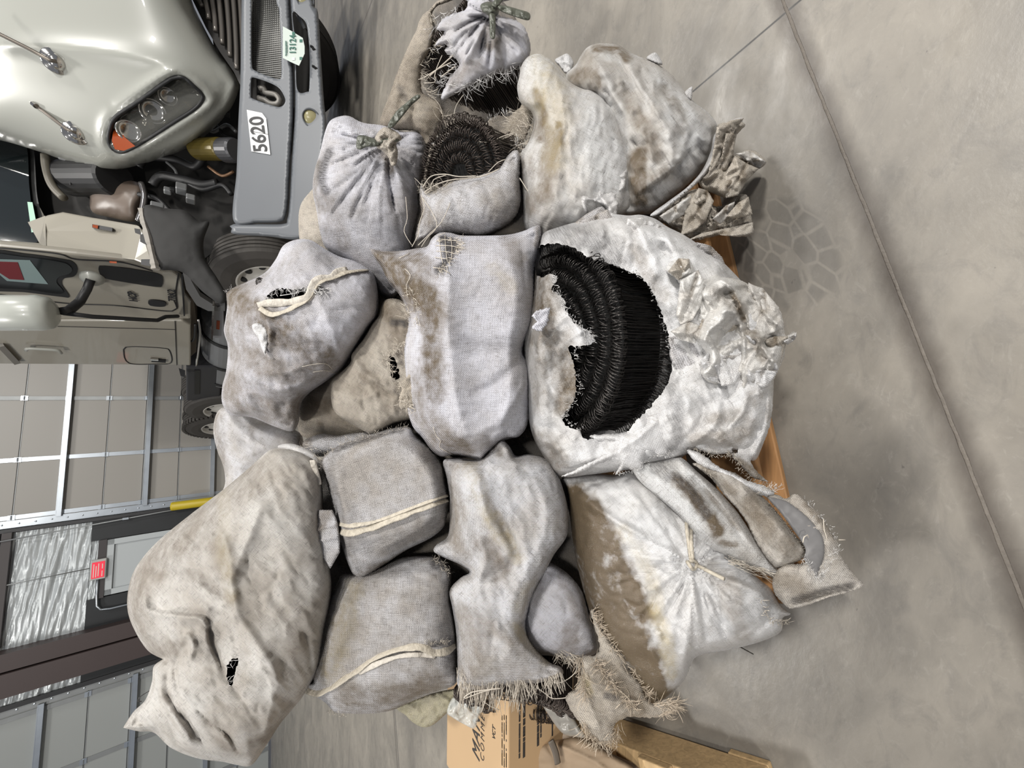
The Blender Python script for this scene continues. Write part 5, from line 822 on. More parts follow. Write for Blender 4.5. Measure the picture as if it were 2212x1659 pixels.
sack('torn_patch', fr('a7', [(945, 750), (985, 735), (1040, 720), (1060, 770), (1130, 800), (1150, 850), (1148, 900), (1110, 920), (1070, 965), (1030, 970), (990, 930), (955, 870), (950, 800)]), 0.70, cw2, parent=Hs, h=0.015, hb=0.01, wr=0.003, seed=61, key='patchH', step=3, jag=1.4, sheet=0.002, tilt=(0, 0), ang=0.3)
threads([(fr('a7', [(1030, 965), (1110, 920), (1150, 870), (1130, 800)]), 90, 8, 45, 60, 'patchH', 0.001)], MAT['threadw'], Hs, 0.0005, seed=17)
# dangling lower cloth of H
sack('hanging_cloth', fr('a7', [(1085, 1350), (1180, 1290), (1300, 1200), (1380, 1100), (1400, 1040), (1490, 1000), (1518, 1060), (1528, 1120), (1515, 1230), (1480, 1330), (1440, 1400), (1405, 1440), (1440, 1500), (1505, 1558, 1), (1420, 1535), (1340, 1460), (1300, 1420), (1290, 1400), (1180, 1400)]), 0.70, cs, parent=Hs, h=0.015, hb=0.01, wr=0.005, seed=62, key='hang', step=4, jag=0.8, sheet=0.003, tilt=(-0.0001, 0), ang=0.8,
  holes=[fr('a7', [(1340, 1330), (1370, 1290), (1385, 1310), (1350, 1350), (1330, 1390), (1300, 1400), (1310, 1360)])], folds=[(fr('a7', [(1500, 1040), (1490, 1230), (1410, 1430)]), 5, 0.012)], stains=[(fr('a7', [(1200, 1340), (1350, 1240), (1440, 1120)]), 26, 0.6, RR), (fr('a7', [(1340, 1440), (1460, 1530)]), 12, 0.7, RR), (fr('a7', [(1480, 1060), (1500, 1200)]), 12, 0.5, RR)])
threads([(fr('a7', [(1090, 1370), (1200, 1400), (1290, 1400), (1340, 1450)]), 90, 9, 80, 40, 'hang', 0.001), (fr('a7', [(1340, 1480), (1420, 1535), (1500, 1560)]), 50, 9, 120, 30, 'hang', 0.0)], MAT['thread'], Hs, 0.0005, seed=18)
sack('crushed_sack', fr('a7', [(930, 380), (945, 330), (1000, 300), (1060, 305), (1095, 365), (1150, 400), (1210, 390), (1250, 410), (1320, 420), (1370, 440), (1410, 460), (1480, 480), (1520, 560), (1570, 600), (1590, 680), (1600, 740), (1645, 715), (1662, 742), (1610, 770), (1590, 860), (1560, 930), (1520, 1010), (1480, 1040), (1420, 1060), (1350, 1050), (1280, 1035), (1200, 1025), (1140, 980), (1120, 930), (1150, 850), (1100, 780), (1040, 740), (965, 720), (985, 640), (995, 520), (990, 430)]), 0.70, cc, label='crushed bunch of bright white cloth at the front edge, right of the large coil', cat='sack', h=0.055, hb=0.03, cr=0.046, cs=10, rc=[(60, 80, 60, 50, 2.4, 0.009)], wr=0.004, seed=63, step=3, tilt=(0, 0), jag=0.8,
  folds=[(fr('a7', [(1080, 380), (1060, 520), (1010, 640)]), 9, 0.02), (fr('a7', [(1000, 420), (1040, 560), (1000, 700)]), 6, -0.02, 'crease'), (fr('a7', [(1230, 420), (1320, 500), (1370, 640), (1390, 700)]), 8, 0.025), (fr('a7', [(1130, 800), (1200, 640), (1300, 600), (1350, 700), (1370, 850), (1300, 1000)]), 8, 0.02), (fr('a7', [(1160, 700), (1240, 860), (1230, 1000)]), 6, -0.018, 'crease'), (fr('a7', [(1420, 620), (1500, 700), (1540, 800)]), 7, -0.02), (fr('a7', [(1440, 760), (1540, 900)]), 6, 0.02)],
  stains=[(fr('a7', [(1070, 430), (1080, 520), (1030, 620)]), 16, 0.8, RR), (fr('a7', [(1300, 500), (1370, 640)]), 12, 0.9, RR), (fr('a7', [(1400, 720), (1480, 860)]), 20, 0.6, RR), (fr('a7', [(1180, 460), (1290, 560)]), 20, 0.35, RR), (fr('a7', [(1100, 700), (1080, 760)]), 16, 0.4, RR)])
sack('torn_rag', fr('a7', [(650, 350), (700, 320), (760, 330), (830, 300), (900, 310), (940, 340), (930, 420), (900, 470), (920, 560), (980, 610), (990, 680), (950, 720), (930, 640), (890, 520), (840, 450), (790, 410), (700, 372)]), 0.735, cw2, parent=Hs, h=0.02, hb=0.01, cr=0.008, cs=14, wr=0.004, seed=64, step=4, jag=1.3, sheet=0.003, tilt=(0, 0), stains=[(fr('a7', [(800, 360), (900, 520)]), 22, 0.5, RR)])

CB = [o for o in col.objects if o.get('label', '').startswith('crushed bunch')][0]
petals([[(1010, 430), (1060, 400), (1110, 372), (1150, 440), (1130, 560), (1080, 650), (1010, 680), (985, 620)], [(1110, 380), (1160, 460), (1240, 530), (1300, 600), (1260, 645), (1180, 625), (1120, 700), (1115, 600)], [(1125, 650), (1190, 590), (1290, 610), (1352, 690), (1290, 725), (1180, 745), (1105, 725)],
  [(1150, 805), (1180, 745), (1290, 735), (1372, 690), (1392, 800), (1372, 930), (1315, 1015), (1240, 1022), (1200, 900)], [(1185, 475), (1240, 422), (1312, 432), (1335, 520), (1290, 590), (1220, 515)], [(1392, 442), (1480, 482), (1562, 580), (1585, 700), (1480, 745), (1400, 722), (1378, 560)],
  [(1370, 735), (1460, 742), (1540, 860), (1562, 932), (1480, 925), (1430, 820)], [(1480, 762), (1540, 742), (1615, 742), (1570, 900), (1530, 862)], [(1385, 920), (1480, 930), (1555, 940), (1500, 1025), (1400, 1062), (1315, 1042)], [(1300, 565), (1380, 600), (1400, 700), (1345, 670)], [(955, 715), (1060, 655), (1115, 680), (1095, 785), (1010, 765)],
  [(1120, 880), (1180, 820), (1230, 900), (1240, 1010), (1160, 985)], [(940, 380), (1000, 305), (1060, 310), (1070, 380), (1000, 430)], [(1580, 770), (1640, 745), (1662, 718), (1655, 760), (1610, 790)]], CB, [cc, cs, cbr, cs, cc], 0.662, 201)
petals([[(715, 82), (800, 75), (900, 120), (1040, 200), (1130, 250), (1100, 292), (940, 312), (820, 322), (760, 240), (700, 150)], [(860, 285), (960, 310), (955, 375), (900, 355)], [(1100, 215), (1180, 235), (1245, 300), (1275, 380), (1210, 350), (1120, 300)], [(1230, 380), (1310, 400), (1340, 440), (1300, 470), (1240, 430)]], Hs, [cs, cbr, cgb, cc], 0.745, 241, cr=0.007, cs=16)
petals([[(360, 175), (440, 100), (540, 60), (600, 30), (640, 90), (690, 180), (600, 240), (500, 235)], [(380, 265), (460, 200), (560, 250), (680, 300), (740, 345), (640, 350), (500, 290)]], Dk, [cgb, cshade], 0.80, 261, cr=0.006, cs=14, name='torn_flap')  # second flap gets the dark cloth for the shade it lies in
EC = [o for o in col.objects if o.get('label', '').startswith('crushed soiled')]
petals([[(1500, 660), (1600, 612), (1680, 600), (1625, 680), (1545, 800), (1505, 900), (1440, 985), (1475, 820)], [(1618, 835), (1720, 815), (1828, 890), (1782, 932), (1700, 885)], [(1620, 850), (1700, 900), (1780, 935), (1702, 1010), (1640, 1112), (1560, 1130), (1555, 980)], [(1560, 700), (1620, 700), (1615, 820), (1560, 950), (1500, 1060), (1470, 1020), (1530, 860)]], EC[0], [cbr, cc, cbr, cbr], 0.795, 281, fr_='a5')
petals([[(1380, 1062), (1440, 1080), (1482, 1150), (1430, 1280), (1350, 1350), (1262, 1380), (1290, 1200)], [(1470, 1270), (1560, 1180), (1622, 1150), (1605, 1230), (1520, 1305)], [(1300, 1412), (1480, 1372), (1650, 1388), (1738, 1362), (1742, 1290), (1560, 1330), (1400, 1362)], [(1560, 1255), (1640, 1162), (1710, 1120), (1738, 1240), (1640, 1265)], [(1120, 1250), (1220, 1180), (1330, 1110), (1300, 1230), (1180, 1300)]], EC[1], [cbr, cc, cbr], 0.80, 301, fr_='a5')

# P and the layered cloth beside it
cq = cloth('thin sack, tan grey', (0.52, 0.49, 0.45), 0.002, 0.55, weave=0.4, seed=61)
clr = cloth('clouded film', (0.50, 0.50, 0.49), 0.0022, 0.3, weave=0.25, rough=0.28, seed=71)
Q3 = sack('plastic_sheet', fr('c2', [(1150, 470), (1240, 450), (1320, 485), (1400, 440), (1480, 500), (1590, 590), (1640, 660), (1700, 760), (1780, 870), (1790, 960), (1900, 1130), (2027, 1262, 1), (1900, 1320), (1700, 1370), (1540, 1430), (1370, 1470), (1300, 1430), (1215, 1330), (1200, 1200), (1300, 1080), (1480, 1060), (1500, 930), (1380, 760), (1280, 620)]), 0.665, cq, label='flattened sack corner with a grey film window, pointing out past the pallet', cat='sack', h=0.010, hb=0.01, wr=0.004, seed=72, key='Q3', step=4, jag=0.9, sheet=0.004, tilt=(-0.00018, 0),
  folds=[(fr('c2', [(1330, 1440), (1500, 1390), (1700, 1320), (1990, 1270)]), 6, -0.010), (fr('c2', [(1340, 1465), (1700, 1370), (2010, 1270)]), 4, 0.008)], stains=[(fr('c2', [(1500, 540), (1640, 700), (1740, 860)]), 12, 0.5, RR), (fr('c2', [(1400, 1400), (1700, 1310), (1900, 1270)]), 12, 0.7, GG), (fr('c2', [(1250, 1200), (1400, 1250), (1480, 1350)]), 26, 0.5, RR)])
film = plain('grey film', (0.15, 0.146, 0.146), 0.42, noise=0.12, scale=30)
sack('grey_window', fr('c2', [(1160, 480), (1300, 500), (1400, 560), (1520, 660), (1620, 780), (1660, 880), (1660, 1000), (1620, 1130), (1590, 1190), (1560, 1130), (1480, 1030), (1490, 930), (1380, 760), (1260, 600)]), 0.655, film, parent=Q3, h=0.001, hb=0.002, wr=0.001, seed=73, step=4, bev=4, sheet=0.001, tilt=(-0.00018, 0))
threads([(fr('c2', [(1180, 400), (1240, 380)]), 22, 12, -20, 60, 0.67, 0), (fr('c2', [(1470, 1030), (1540, 1100), (1610, 1200), (1700, 1060), (1780, 930)]), 110, 12, 0, 90, 'Q3', 0.012), (fr('c2', [(1480, 500), (1640, 650), (1770, 840)]), 50, 7, 0, 60, 'Q3', 0.003)], MAT['threadw'], Q3, 0.0005, seed=19)
strand(MAT['thread'], Q3, [(fr('c2', [(1790, 855), (1850, 855)]), 0.65, 0.0009), (fr('c2', [(1470, 880), (1480, 830), (1510, 810), (1520, 835)]), 0.64, 0.0009), (fr('c2', [(1655, 665), (1660, 760), (1690, 860)]), 0.645, 0.0008)])
Q2 = sack('sack', fr('c2', [(480, 170), (560, 180), (700, 230), (820, 240), (920, 290), (1060, 420), (1180, 540), (1280, 660), (1380, 790), (1460, 880), (1500, 940), (1480, 1010), (1400, 1060), (1250, 1110), (1200, 1080), (1120, 980), (1040, 850), (930, 640), (780, 470), (640, 300), (540, 220)]), 0.70, cq, label='flattened tan sack layer with a serrated edge, outermost of the layers by the pallet', cat='sack', h=0.03, hb=0.015, wr=0.004, seed=74, key='Q2', step=4, jag=0.8, tilt=(-0.00015, 0), ang=0.85, wa=0.85,
  folds=[(fr('c2', [(560, 200), (760, 400), (950, 600), (1080, 800), (1250, 1060)]), 8, -0.01), (fr('c2', [(900, 330), (1000, 480), (1200, 680), (1400, 950)]), 14, 0.01)], stains=[(fr('c2', [(1000, 560), (1150, 760), (1350, 950)]), 34, 0.6, RR), (fr('c2', [(600, 220), (850, 430)]), 14, 0.6, RR)])
threads([(fr('c2', [(1180, 540), (1380, 790), (1500, 940), (1480, 1010)]), 120, 5, -30, 50, 'Q2', 0.001), (fr('c2', [(560, 150), (640, 250)]), 26, 10, 90, 30, 'Q2', 0.004), (fr('c2', [(1060, 420), (1200, 400)]), 30, 14, 0, 40, 0.68, 0)], MAT['thread'], Q2, 0.0005, seed=20)
sack('sack', fr('c2', [(430, 60), (520, 60), (600, 110), (700, 190), (820, 250), (960, 320), (1120, 370), (1210, 420), (1180, 470), (1080, 450), (960, 400), (850, 320), (700, 250), (560, 200)]), 0.695, cs, label='narrow white torn cloth strip under the hanging cloth near the pallet edge', cat='scrap', h=0.012, hb=0.01, wr=0.003, seed=75, step=4, jag=1.2, sheet=0.004, tilt=(-0.0002, 0))
Q1 = sack('sack', fr('c2', [(-60, 200), (100, 160), (330, 120), (400, 130), (520, 240), (660, 360), (780, 480), (880, 600), (960, 720), (1050, 860), (1140, 1000), (1210, 1090), (1300, 1160), (1200, 1190), (1080, 1120), (900, 1060), (760, 1000), (560, 900), (470, 780), (380, 660), (240, 530), (120, 430), (0, 320)]), 0.735, cy, label='flattened sack layer with an olive-green mould stain', cat='sack', h=0.035, hb=0.015, wr=0.003, seed=76, key='Q1', step=4, tilt=(-0.00015, 0), ang=0.8, wa=0.8,
  folds=[(fr('c2', [(330, 130), (560, 330), (760, 560), (900, 760), (1060, 1000), (1180, 1150)]), 7, 0.010), (fr('c2', [(400, 200), (620, 420), (800, 640), (950, 880), (1110, 1090)]), 5, -0.008, 'crease')], stains=[(fr('c2', [(340, 320), (460, 430), (560, 560), (640, 660), (700, 780)]), 20, 1.2, RR), (fr('c2', [(340, 300), (480, 430), (600, 620)]), 18, 0.7, GG), (fr('c2', [(160, 220), (260, 280)]), 24, 0.6, GG), (fr('c2', [(740, 880), (860, 900)]), 12, 0.8, RR), (fr('c2', [(600, 420), (900, 760)]), 10, 0.5, RR)])
threads([(fr('c2', [(760, 1000), (900, 1060), (1080, 1110), (1250, 1180)]), 80, 30, 22, 12, 'Q1', 0.012)], MAT['thread'], Q1, 0.0005, seed=21)
P_ = sack('sack', fr('b1', [(125, 175), (200, 155), (300, 150), (400, 155), (480, 130), (560, 160), (640, 230), (720, 330), (800, 400), (880, 440), (930, 510), (980, 560), (1060, 620), (1150, 700), (1200, 740), (1255, 830), (1300, 870), (1260, 890), (1250, 960), (1150, 1010), (1000, 1050), (900, 1070), (810, 1095), (770, 1180), (730, 1240), (660, 1300), (620, 1350), (570, 1320), (530, 1270), (470, 1190), (390, 1100), (320, 980), (270, 870), (235, 740), (195, 560), (165, 350), (150, 230)]),
  0.83, cs, label='big white sack with a broad brown band, gathered at a tie in its middle', cat='sack', h=0.13, hb=0.10, ang=0.9, rc=[(40, 75, 25, 60, 2.6, 0.004), (30, 30, 30, 60, 3, 0.005)], wr=0.005, seed=77, key='P', step=5, tilt=(-0.00035, 0), wa=0.5,
  pleats=[(fr('b1', [(790, 620)])[0][0], fr('b1', [(790, 620)])[0][1], 17, 0.008, 16, 110)], rays_c=[(1493, 1221, 44, 60, 200, 2.8, -0.010, 0, 360)],
  folds=[(fr('b1', [(200, 250), (400, 390), (600, 500), (780, 600)]), 9, 0.016), (fr('b1', [(560, 160), (700, 320), (780, 450), (800, 600)]), 7, 0.014), (fr('b1', [(800, 640), (790, 800), (770, 1000), (740, 1180)]), 12, 0.012), (fr('b1', [(860, 640), (850, 820), (870, 1040)]), 7, -0.010, 'crease'), (fr('b1', [(830, 620), (1000, 700), (1150, 780), (1230, 870)]), 9, 0.014), (fr('b1', [(900, 660), (940, 840), (1010, 960), (1150, 920)]), 10, -0.012), (fr('b1', [(640, 260), (740, 420), (770, 560)]), 5, -0.01, 'crease'), (fr('b1', [(1180, 740), (1200, 880), (1100, 980)]), 8, -0.012), (fr('b1', [(880, 440), (960, 560), (1160, 700)]), 8, 0.01)],
  stains=[(fr('b1', [(180, 280), (220, 420), (290, 600), (380, 800), (480, 1000), (570, 1180), (600, 1280)]), 50, 1.5, RR), (fr('b1', [(280, 330), (360, 500), (450, 700), (540, 880)]), 34, 1.3, RR), (fr('b1', [(230, 600), (290, 820), (400, 1040)]), 30, 1.3, RR), (fr('b1', [(600, 840), (660, 1000), (690, 1180)]), 20, 0.7, BB), (fr('b1', [(900, 620), (1000, 840), (1050, 960)]), 26, 0.4, RR), (fr('b1', [(440, 430), (560, 620), (620, 820)]), 22, 0.4, BB), (fr('b1', [(1100, 850), (1190, 800)]), 34, 0.4, GG), (fr('b1', [(990, 700), (1030, 800)]), 20, 0.5, RR)])
m = MB()
for w_ in ([(760, 330), (770, 450), (790, 600)], [(790, 360), (790, 480), (800, 600)], [(770, 600), (800, 640), (820, 610), (790, 590)], [(820, 620), (880, 650), (960, 690)]): L_ = catmull(fr('b1', w_), 5, False); m.tube([at(x, y, depth_at('P', x, y) - 0.006) for x, y in L_], 0.0035, 6)
m.build('tie_cord', hemm, P_, smooth=True)
threads([(fr('b1', [(1150, 800), (1200, 900), (1290, 900)]), 50, 14, 80, 60, 'P', 0.004), (fr('b1', [(980, 600), (1100, 650), (1240, 690)]), 60, 30, 20, 14, 'P', 0.012)], MAT['thread'], P_, 0.0006, seed=22)
m = MB(); m.tube([at(*fr('b1', [(1035, 1035)])[0], 0.80), at(*fr('b1', [(1108, 1075)])[0], 0.83)], 0.0012, 6); m.build('loose_wire', MAT['wire'], P_)
# R: frayed brown burlap rag
Rr = sack('burlap_rag', fr('b1', [(275, 860), (292, 850), (320, 920), (380, 1010), (440, 1090), (480, 1160), (530, 1230), (560, 1290), (600, 1330), (660, 1300), (720, 1330), (700, 1370), (620, 1400), (540, 1400), (460, 1400), (400, 1440), (390, 1520), (330, 1540), (280, 1500), (230, 1440), (170, 1360), (150, 1290), (200, 1250), (225, 1170), (230, 1090), (300, 1080), (320, 1040), (300, 950)]), 0.80, cb_, label='frayed brown burlap rag hanging left of the brown-banded sack', cat='rag', h=0.025, hb=0.015, wr=0.006, seed=79, key='R', step=4, jag=1.6, sheet=0.003, ang=0.3,
  stains=[(fr('b1', [(250, 1200), (270, 1270)]), 14, 0.8, BB), (fr('b1', [(330, 1150), (450, 1300), (520, 1350)]), 34, 0.7, RR), (fr('b1', [(360, 1290), (400, 1300)]), 10, 0.7, GG)], folds=[(fr('b1', [(240, 1100), (260, 1300), (330, 1480)]), 8, 0.01)])
threads([(fr('b1', [(280, 860), (340, 960), (430, 1080), (500, 1180), (570, 1290)]), 190, 26, 10, 60, 'R', 0.006), (fr('b1', [(600, 1330), (700, 1330), (640, 1390)]), 90, 34, 10, 40, 'R', 0.003), (fr('b1', [(230, 1420), (300, 1510), (380, 1520), (420, 1440)]), 130, 34, 95, 25, 'R', 0.002), (fr('b1', [(220, 1090), (240, 1200), (250, 1300)]), 70, 34, 100, 30, 'R', 0.006), (fr('b1', [(300, 1100), (400, 1250), (500, 1350)]), 120, 26, 50, 80, 'R', 0.005)], MAT['threadb'], Rr, 0.0007, seed=23)
sack('plastic_scrap', fr('b1', [(20, 1310), (100, 1330), (160, 1350), (210, 1440), (250, 1500), (200, 1500), (130, 1480), (60, 1390)]), 0.93, film if False else plain('grey plastic scrap', (0.24, 0.225, 0.20), 0.35), label='smooth grey plastic scrap between the carton and the burlap rag', cat='scrap', h=0.01, hb=0.01, wr=0.002, seed=80, step=4, sheet=0.002)
# sacks added under the heap, coloured dark so its gaps read as shade
for P_g, d_g, lb in (([(655, 1100), (720, 980), (900, 900), (1150, 900), (1260, 1020), (1310, 1250), (1240, 1400), (1050, 1470), (850, 1430), (690, 1380), (655, 1250)], 1.06, 'added sack under the left half of the heap, coloured dark to shade its gaps'),
                     ([(660, 700), (720, 560), (900, 420), (1120, 330), (1330, 400), (1300, 560), (1160, 640), (1120, 860), (900, 930), (720, 900)], 1.06, 'added sack under the right half of the heap, coloured dark to shade its gaps')):
    sack('sack', P_g, d_g, cshade, label=lb, cat='sack', h=0.02, hb=0.06, seed=81, step=12, tilt=(-0.0003, 0))

# second pallet's flattened cardboard
brown_card = plain('worn cardboard', (0.30, 0.22, 0.145), 0.75, noise=0.2, scale=14)
cd = sack('cardboard_sheet', [(1115, 1675), (1125, 1640), (1150, 1615), (1185, 1603), (1210, 1598), (1250, 1592), (1290, 1612), (1330, 1635), (1370, 1660), (1385, 1690), (1240, 1700)], 1.0, brown_card, label='curled brown cardboard sheet on the pale pallet at the bottom edge', cat='cardboard', h=0.03, hb=0.01, wr=0.003, seed=83, step=5, sheet=0.004, tilt=(-0.0004, 0), folds=[([(1180, 1600), (1200, 1640), (1210, 1670)], 7, -0.012), ([(1200, 1605), (1290, 1650), (1340, 1690)], 6, 0.008)])
m = MB()
for p_ in ([(1190, 1600), (1200, 1625), (1205, 1650)],): L_ = catmull(p_, 5, False); m.tube([at(x, y, 0.955) for x, y in L_], 0.008, 6, flat=ray(1190, 1610))
m.build('strap', plain('dark strap', (0.12, 0.10, 0.08), 0.6), cd, smooth=True)
sack('wood_board', [(1200, 1590), (1215, 1583), (1260, 1604), (1330, 1632), (1380, 1655), (1390, 1680), (1280, 1690), (1240, 1640)], 1.03, w2 if False else plain('weathered board', (0.42, 0.33, 0.25), 0.7, noise=0.25, scale=30), label='weathered board lying under the curled cardboard sheet', cat='board', h=0.006, hb=0.01, wr=0.001, seed=84, step=6, sheet=0.012, tilt=(-0.0005, 0))
# ------------------------------------------------------------------ the truck
paint = plain('cream truck paint', (0.32, 0.325, 0.295), 0.36, coat=0.6)
paint2 = plain('cream cab paint', (0.29, 0.27, 0.225), 0.3, coat=0.6)
bumpm = plain('grey bumper paint', (0.125, 0.134, 0.147), 0.42, noise=0.06, scale=3)
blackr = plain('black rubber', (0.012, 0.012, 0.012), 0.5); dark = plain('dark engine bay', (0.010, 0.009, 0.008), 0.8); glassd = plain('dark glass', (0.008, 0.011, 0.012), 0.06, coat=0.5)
chrome = plain('chrome', (0.62, 0.60, 0.57), 0.12, 1.0); tyre = plain('tyre rubber', (0.055, 0.05, 0.045), 0.7, noise=0.25, scale=9); rimm = plain('white rim', (0.48, 0.46, 0.42), 0.45, noise=0.1, scale=5)
alu = plain('dull aluminium', (0.25, 0.255, 0.26), 0.38, 0.5, noise=0.1, scale=4); blackp = plain('black plastic', (0.010, 0.010, 0.011), 0.5); amber = plain('amber lens', (0.24, 0.045, 0.01), 0.2); white = plain('white sticker', (0.72, 0.72, 0.72), 0.5); inkk = plain('black lettering', (0.012, 0.012, 0.014), 0.5)
TR = empty('truck', (1.5, 5.2, 0), 'cream truck with a grey bumper numbered 5620, parked behind the heap', 'truck')
S0 = np.array([1.09, 4.26, 0.0]); sa = math.radians(116); sd = np.array([math.cos(sa), math.sin(sa), 0]); sn = np.array([-math.sin(sa), math.cos(sa), 0])
if sn @ (C0 - S0) < 0: sn = -sn
def S(x, y, off=0.0): return onplane(x, y, S0 + sn * off, sn)
def splate(name, P, mat, off=0.0, t=0.02, parent=TR, bev=0.0, rounded=0):
    Q = catmull(P, rounded) if rounded else P
    m = MB(); m.prism([S(x, y, off) for x, y in [q[:2] for q in Q]], -sn, t); o = m.build(name, mat, parent)
    if bev: bevel(o, bev)
    return o
def dplate(name, P, d, mat, t=0.02, parent=TR, rounded=0, bev=0.0):
    """P: (x, y[, depth])"""
    if rounded: Q = [(q[0], q[1], d) for q in catmull(P, rounded)]
    else: Q = [(p[0], p[1], p[2] if len(p) > 2 else d) for p in P]
    m = MB(); v = [at(*q) for q in Q]; w = [at(q[0], q[1], q[2] + t) for q in Q]; k = len(v)
    m.add(v + w, [tuple(range(k)), tuple(range(k, 2 * k))[::-1]] + [(i, i + k, (i + 1) % k + k, (i + 1) % k) for i in range(k)])
    o = m.build(name, mat, parent)
    if bev: bevel(o, bev)
    return o
def stube(name, P, r, mat, parent=TR, off=0.0, n=10, d=None):
    m = MB(); L_ = catmull(P, 6, False); m.tube([S(x, y, off) if d is None else at(x, y, d) for x, y in L_], r, n); return m.build(name, mat, parent, smooth=True)
# cab and box
cabs = splate('cab_side', [(-110, 524), (0, 532), (165, 548), (290, 562), (336, 580), (352, 588), (372, 588), (392, 600), (400, 640), (412, 655), (412, 690), (-110, 690)], paint2, t=0.06, bev=0.02)
boxs = splate('sleeper_side', [(-110, 693), (395, 693), (412, 703), (412, 790), (385, 789), (-110, 786)], paint2, off=0.03, t=1.6, bev=0.015)
m = MB(); m.tube([S(378, 693, 0.035), S(382, 789, 0.035)], 0.004, 4); m.tube([S(4, 702, 0.035), S(380, 712, 0.035)], 0.003, 4); m.build('panel_seam', blackp, boxs)
dplate('roof_edge', [(-60, 690), (0, 700), (6, 745), (38, 786), (10, 790), (-60, 790)], 4.0, plain('grey edge trim', (0.22, 0.21, 0.19), 0.5), t=0.05, parent=boxs) if False else None
m = MB(); m.tube([S(0, 745, 0.05), S(36, 783, 0.05)], 0.03, 4); m.build('wind_deflector_edge', plain('grey edge trim', (0.22, 0.21, 0.19), 0.5), boxs)
h_ = stube('grab_handle', [(56, 757), (58, 753), (90, 754), (127, 757), (132, 763)], 0.014, chrome if False else paint, boxs, off=0.07)
m = MB(); Lh = catmull([(267, 755), (272, 750), (300, 749), (350, 752), (366, 757), (370, 783), (340, 786), (278, 784)], 6, True); m.tube([S(x, y, 0.032) for x, y in Lh], 0.006, 4, closed=True); ht = m.build('hatch_outline', blackp, boxs)
splate('hatch_latch', [(327, 777), (358, 779), (358, 784), (327, 782)], blackp, 0.05, 0.02, ht)
splate('hatch_latch', [(325, 776), (342, 777), (342, 780), (325, 779)], chrome, 0.055, 0.02, ht)
# cowl quarter in front of the door
cowl = dplate('cowl_panel', [(98, 466, 3.32), (136, 458, 3.32), (200, 470, 3.30), (300, 487, 3.28), (311, 500, 3.28), (322, 540, 3.24), (336, 580, 3.18), (290, 562, 3.2), (160, 548, 3.22), (100, 536, 3.25), (92, 505, 3.3)], 3.3, paint2, t=0.3, bev=0.015)
dplate('windscreen_pillar', [(60, 480, 3.4), (98, 466, 3.33), (100, 536, 3.25), (-60, 528, 3.3), (-60, 515, 3.35), (85, 525, 3.33)], 3.3, paint2, t=0.1, parent=cowl)
dplate('marker_light', [(199, 484), (243, 492), (242, 500), (199, 492)], 3.25, blackp, t=0.03, parent=cowl)
dplate('marker_lens', [(200, 485), (212, 487), (211, 494), (200, 491)], 3.245, amber, t=0.02, parent=cowl)
for q in ([(290, 493), (303, 495), (305, 508), (292, 503)], [(303, 506), (318, 505), (318, 530), (302, 522)], [(305, 560), (325, 560), (330, 576), (318, 574), (304, 571)]): dplate('hood_catch', q, 3.15, blackp, t=0.04, parent=cowl)
dplate('marker_lens', [(236, 564), (252, 565), (252, 569), (237, 568)], 3.16, amber, t=0.02, parent=cowl)
# windscreen
ws_ = dplate('windscreen_seal', [(-60, 300), (40, 306), (66, 312), (74, 330), (80, 420), (92, 470), (98, 505), (92, 525), (78, 534), (50, 534), (-60, 527)], 3.42, blackr, t=0.04, rounded=5)
dplate('windscreen_glass', [(-60, 306), (35, 312), (58, 320), (63, 400), (72, 470), (82, 500), (84, 518), (60, 525), (-60, 518)], 3.40, glassd, t=0.02, parent=ws_, rounded=5)
dplate('green_paper', [(59, 436), (70, 437), (82, 500), (68, 502)], 3.39, plain('pale green paper', (0.30, 0.48, 0.38), 0.7), t=0.004, parent=ws_)
# door
m = MB()
for P in ([(0, 536), (60, 541), (130, 549), (165, 560), (260, 566), (330, 585)], [(0, 636), (140, 655), (250, 660), (372, 672), (376, 650)], [(386, 590), (380, 630), (383, 664)]): L_ = catmull(P, 8, False); m.tube([S(x, y, 0.004) for x, y in L_], 0.006, 4)
dr = m.build('door_seam', blackp, cabs)
wf = splate('side_window_seal', [(-60, 541), (60, 549), (135, 560), (158, 566), (168, 582), (160, 597), (138, 602), (134, 615), (150, 641), (130, 641), (60, 632), (-60, 618)], blackr, 0.006, 0.02, cabs, rounded=5)
splate('side_window_glass', [(-60, 548), (60, 556), (130, 566), (150, 574), (156, 584), (148, 592), (128, 598), (122, 610), (135, 634), (60, 626), (-60, 612)], glassd, 0.012, 0.02, wf, rounded=5)
splate('window_patch', [(-20, 560), (65, 563), (104, 614), (15, 607), (-5, 590)], plain('dull teal patch', (0.20, 0.27, 0.27), 0.5), 0.016, 0.006, wf)  # teal and dark red patches laid flat on the glass
splate('window_patch', [(-20, 565), (38, 567), (52, 605), (20, 603), (0, 590)], plain('dark red patch', (0.14, 0.012, 0.016), 0.5), 0.019, 0.004, wf)
splate('lower_door_window', [(213, 578), (225, 575), (290, 582), (342, 592), (352, 602), (350, 617), (338, 620), (260, 608), (226, 601), (216, 592)], blackr, 0.008, 0.02, cabs, rounded=5)
hd = splate('door_handle', [(320, 652), (330, 649), (356, 653), (358, 661), (345, 663), (324, 660)], blackp, 0.015, 0.02, cabs, rounded=4)
def stext(s, x, y, size, mat, parent, off=0.012, xs=1.0, bold=0.0, name='lettering', sp=1.0):
    return text3d(name, s, S(x, y, off), -sd if (-sd) @ (S(x, y - 10) - S(x, y)) > 0 else sd, Zv, size, mat, parent, depth=0.001, xs=xs, bold=bold, sp=sp)
stext('HCP', 297, 652, 0.078, inkk, cabs, bold=0.003)
stext('TRK2', 380, 652, 0.078, inkk, cabs, bold=0.002, xs=1.05)
m = MB(); m.box(S(396, 640, 0.01), (sd, sn, Zv), (0.32, 0.02, 0.006)); m.build('sill_trim', blackp, cabs)
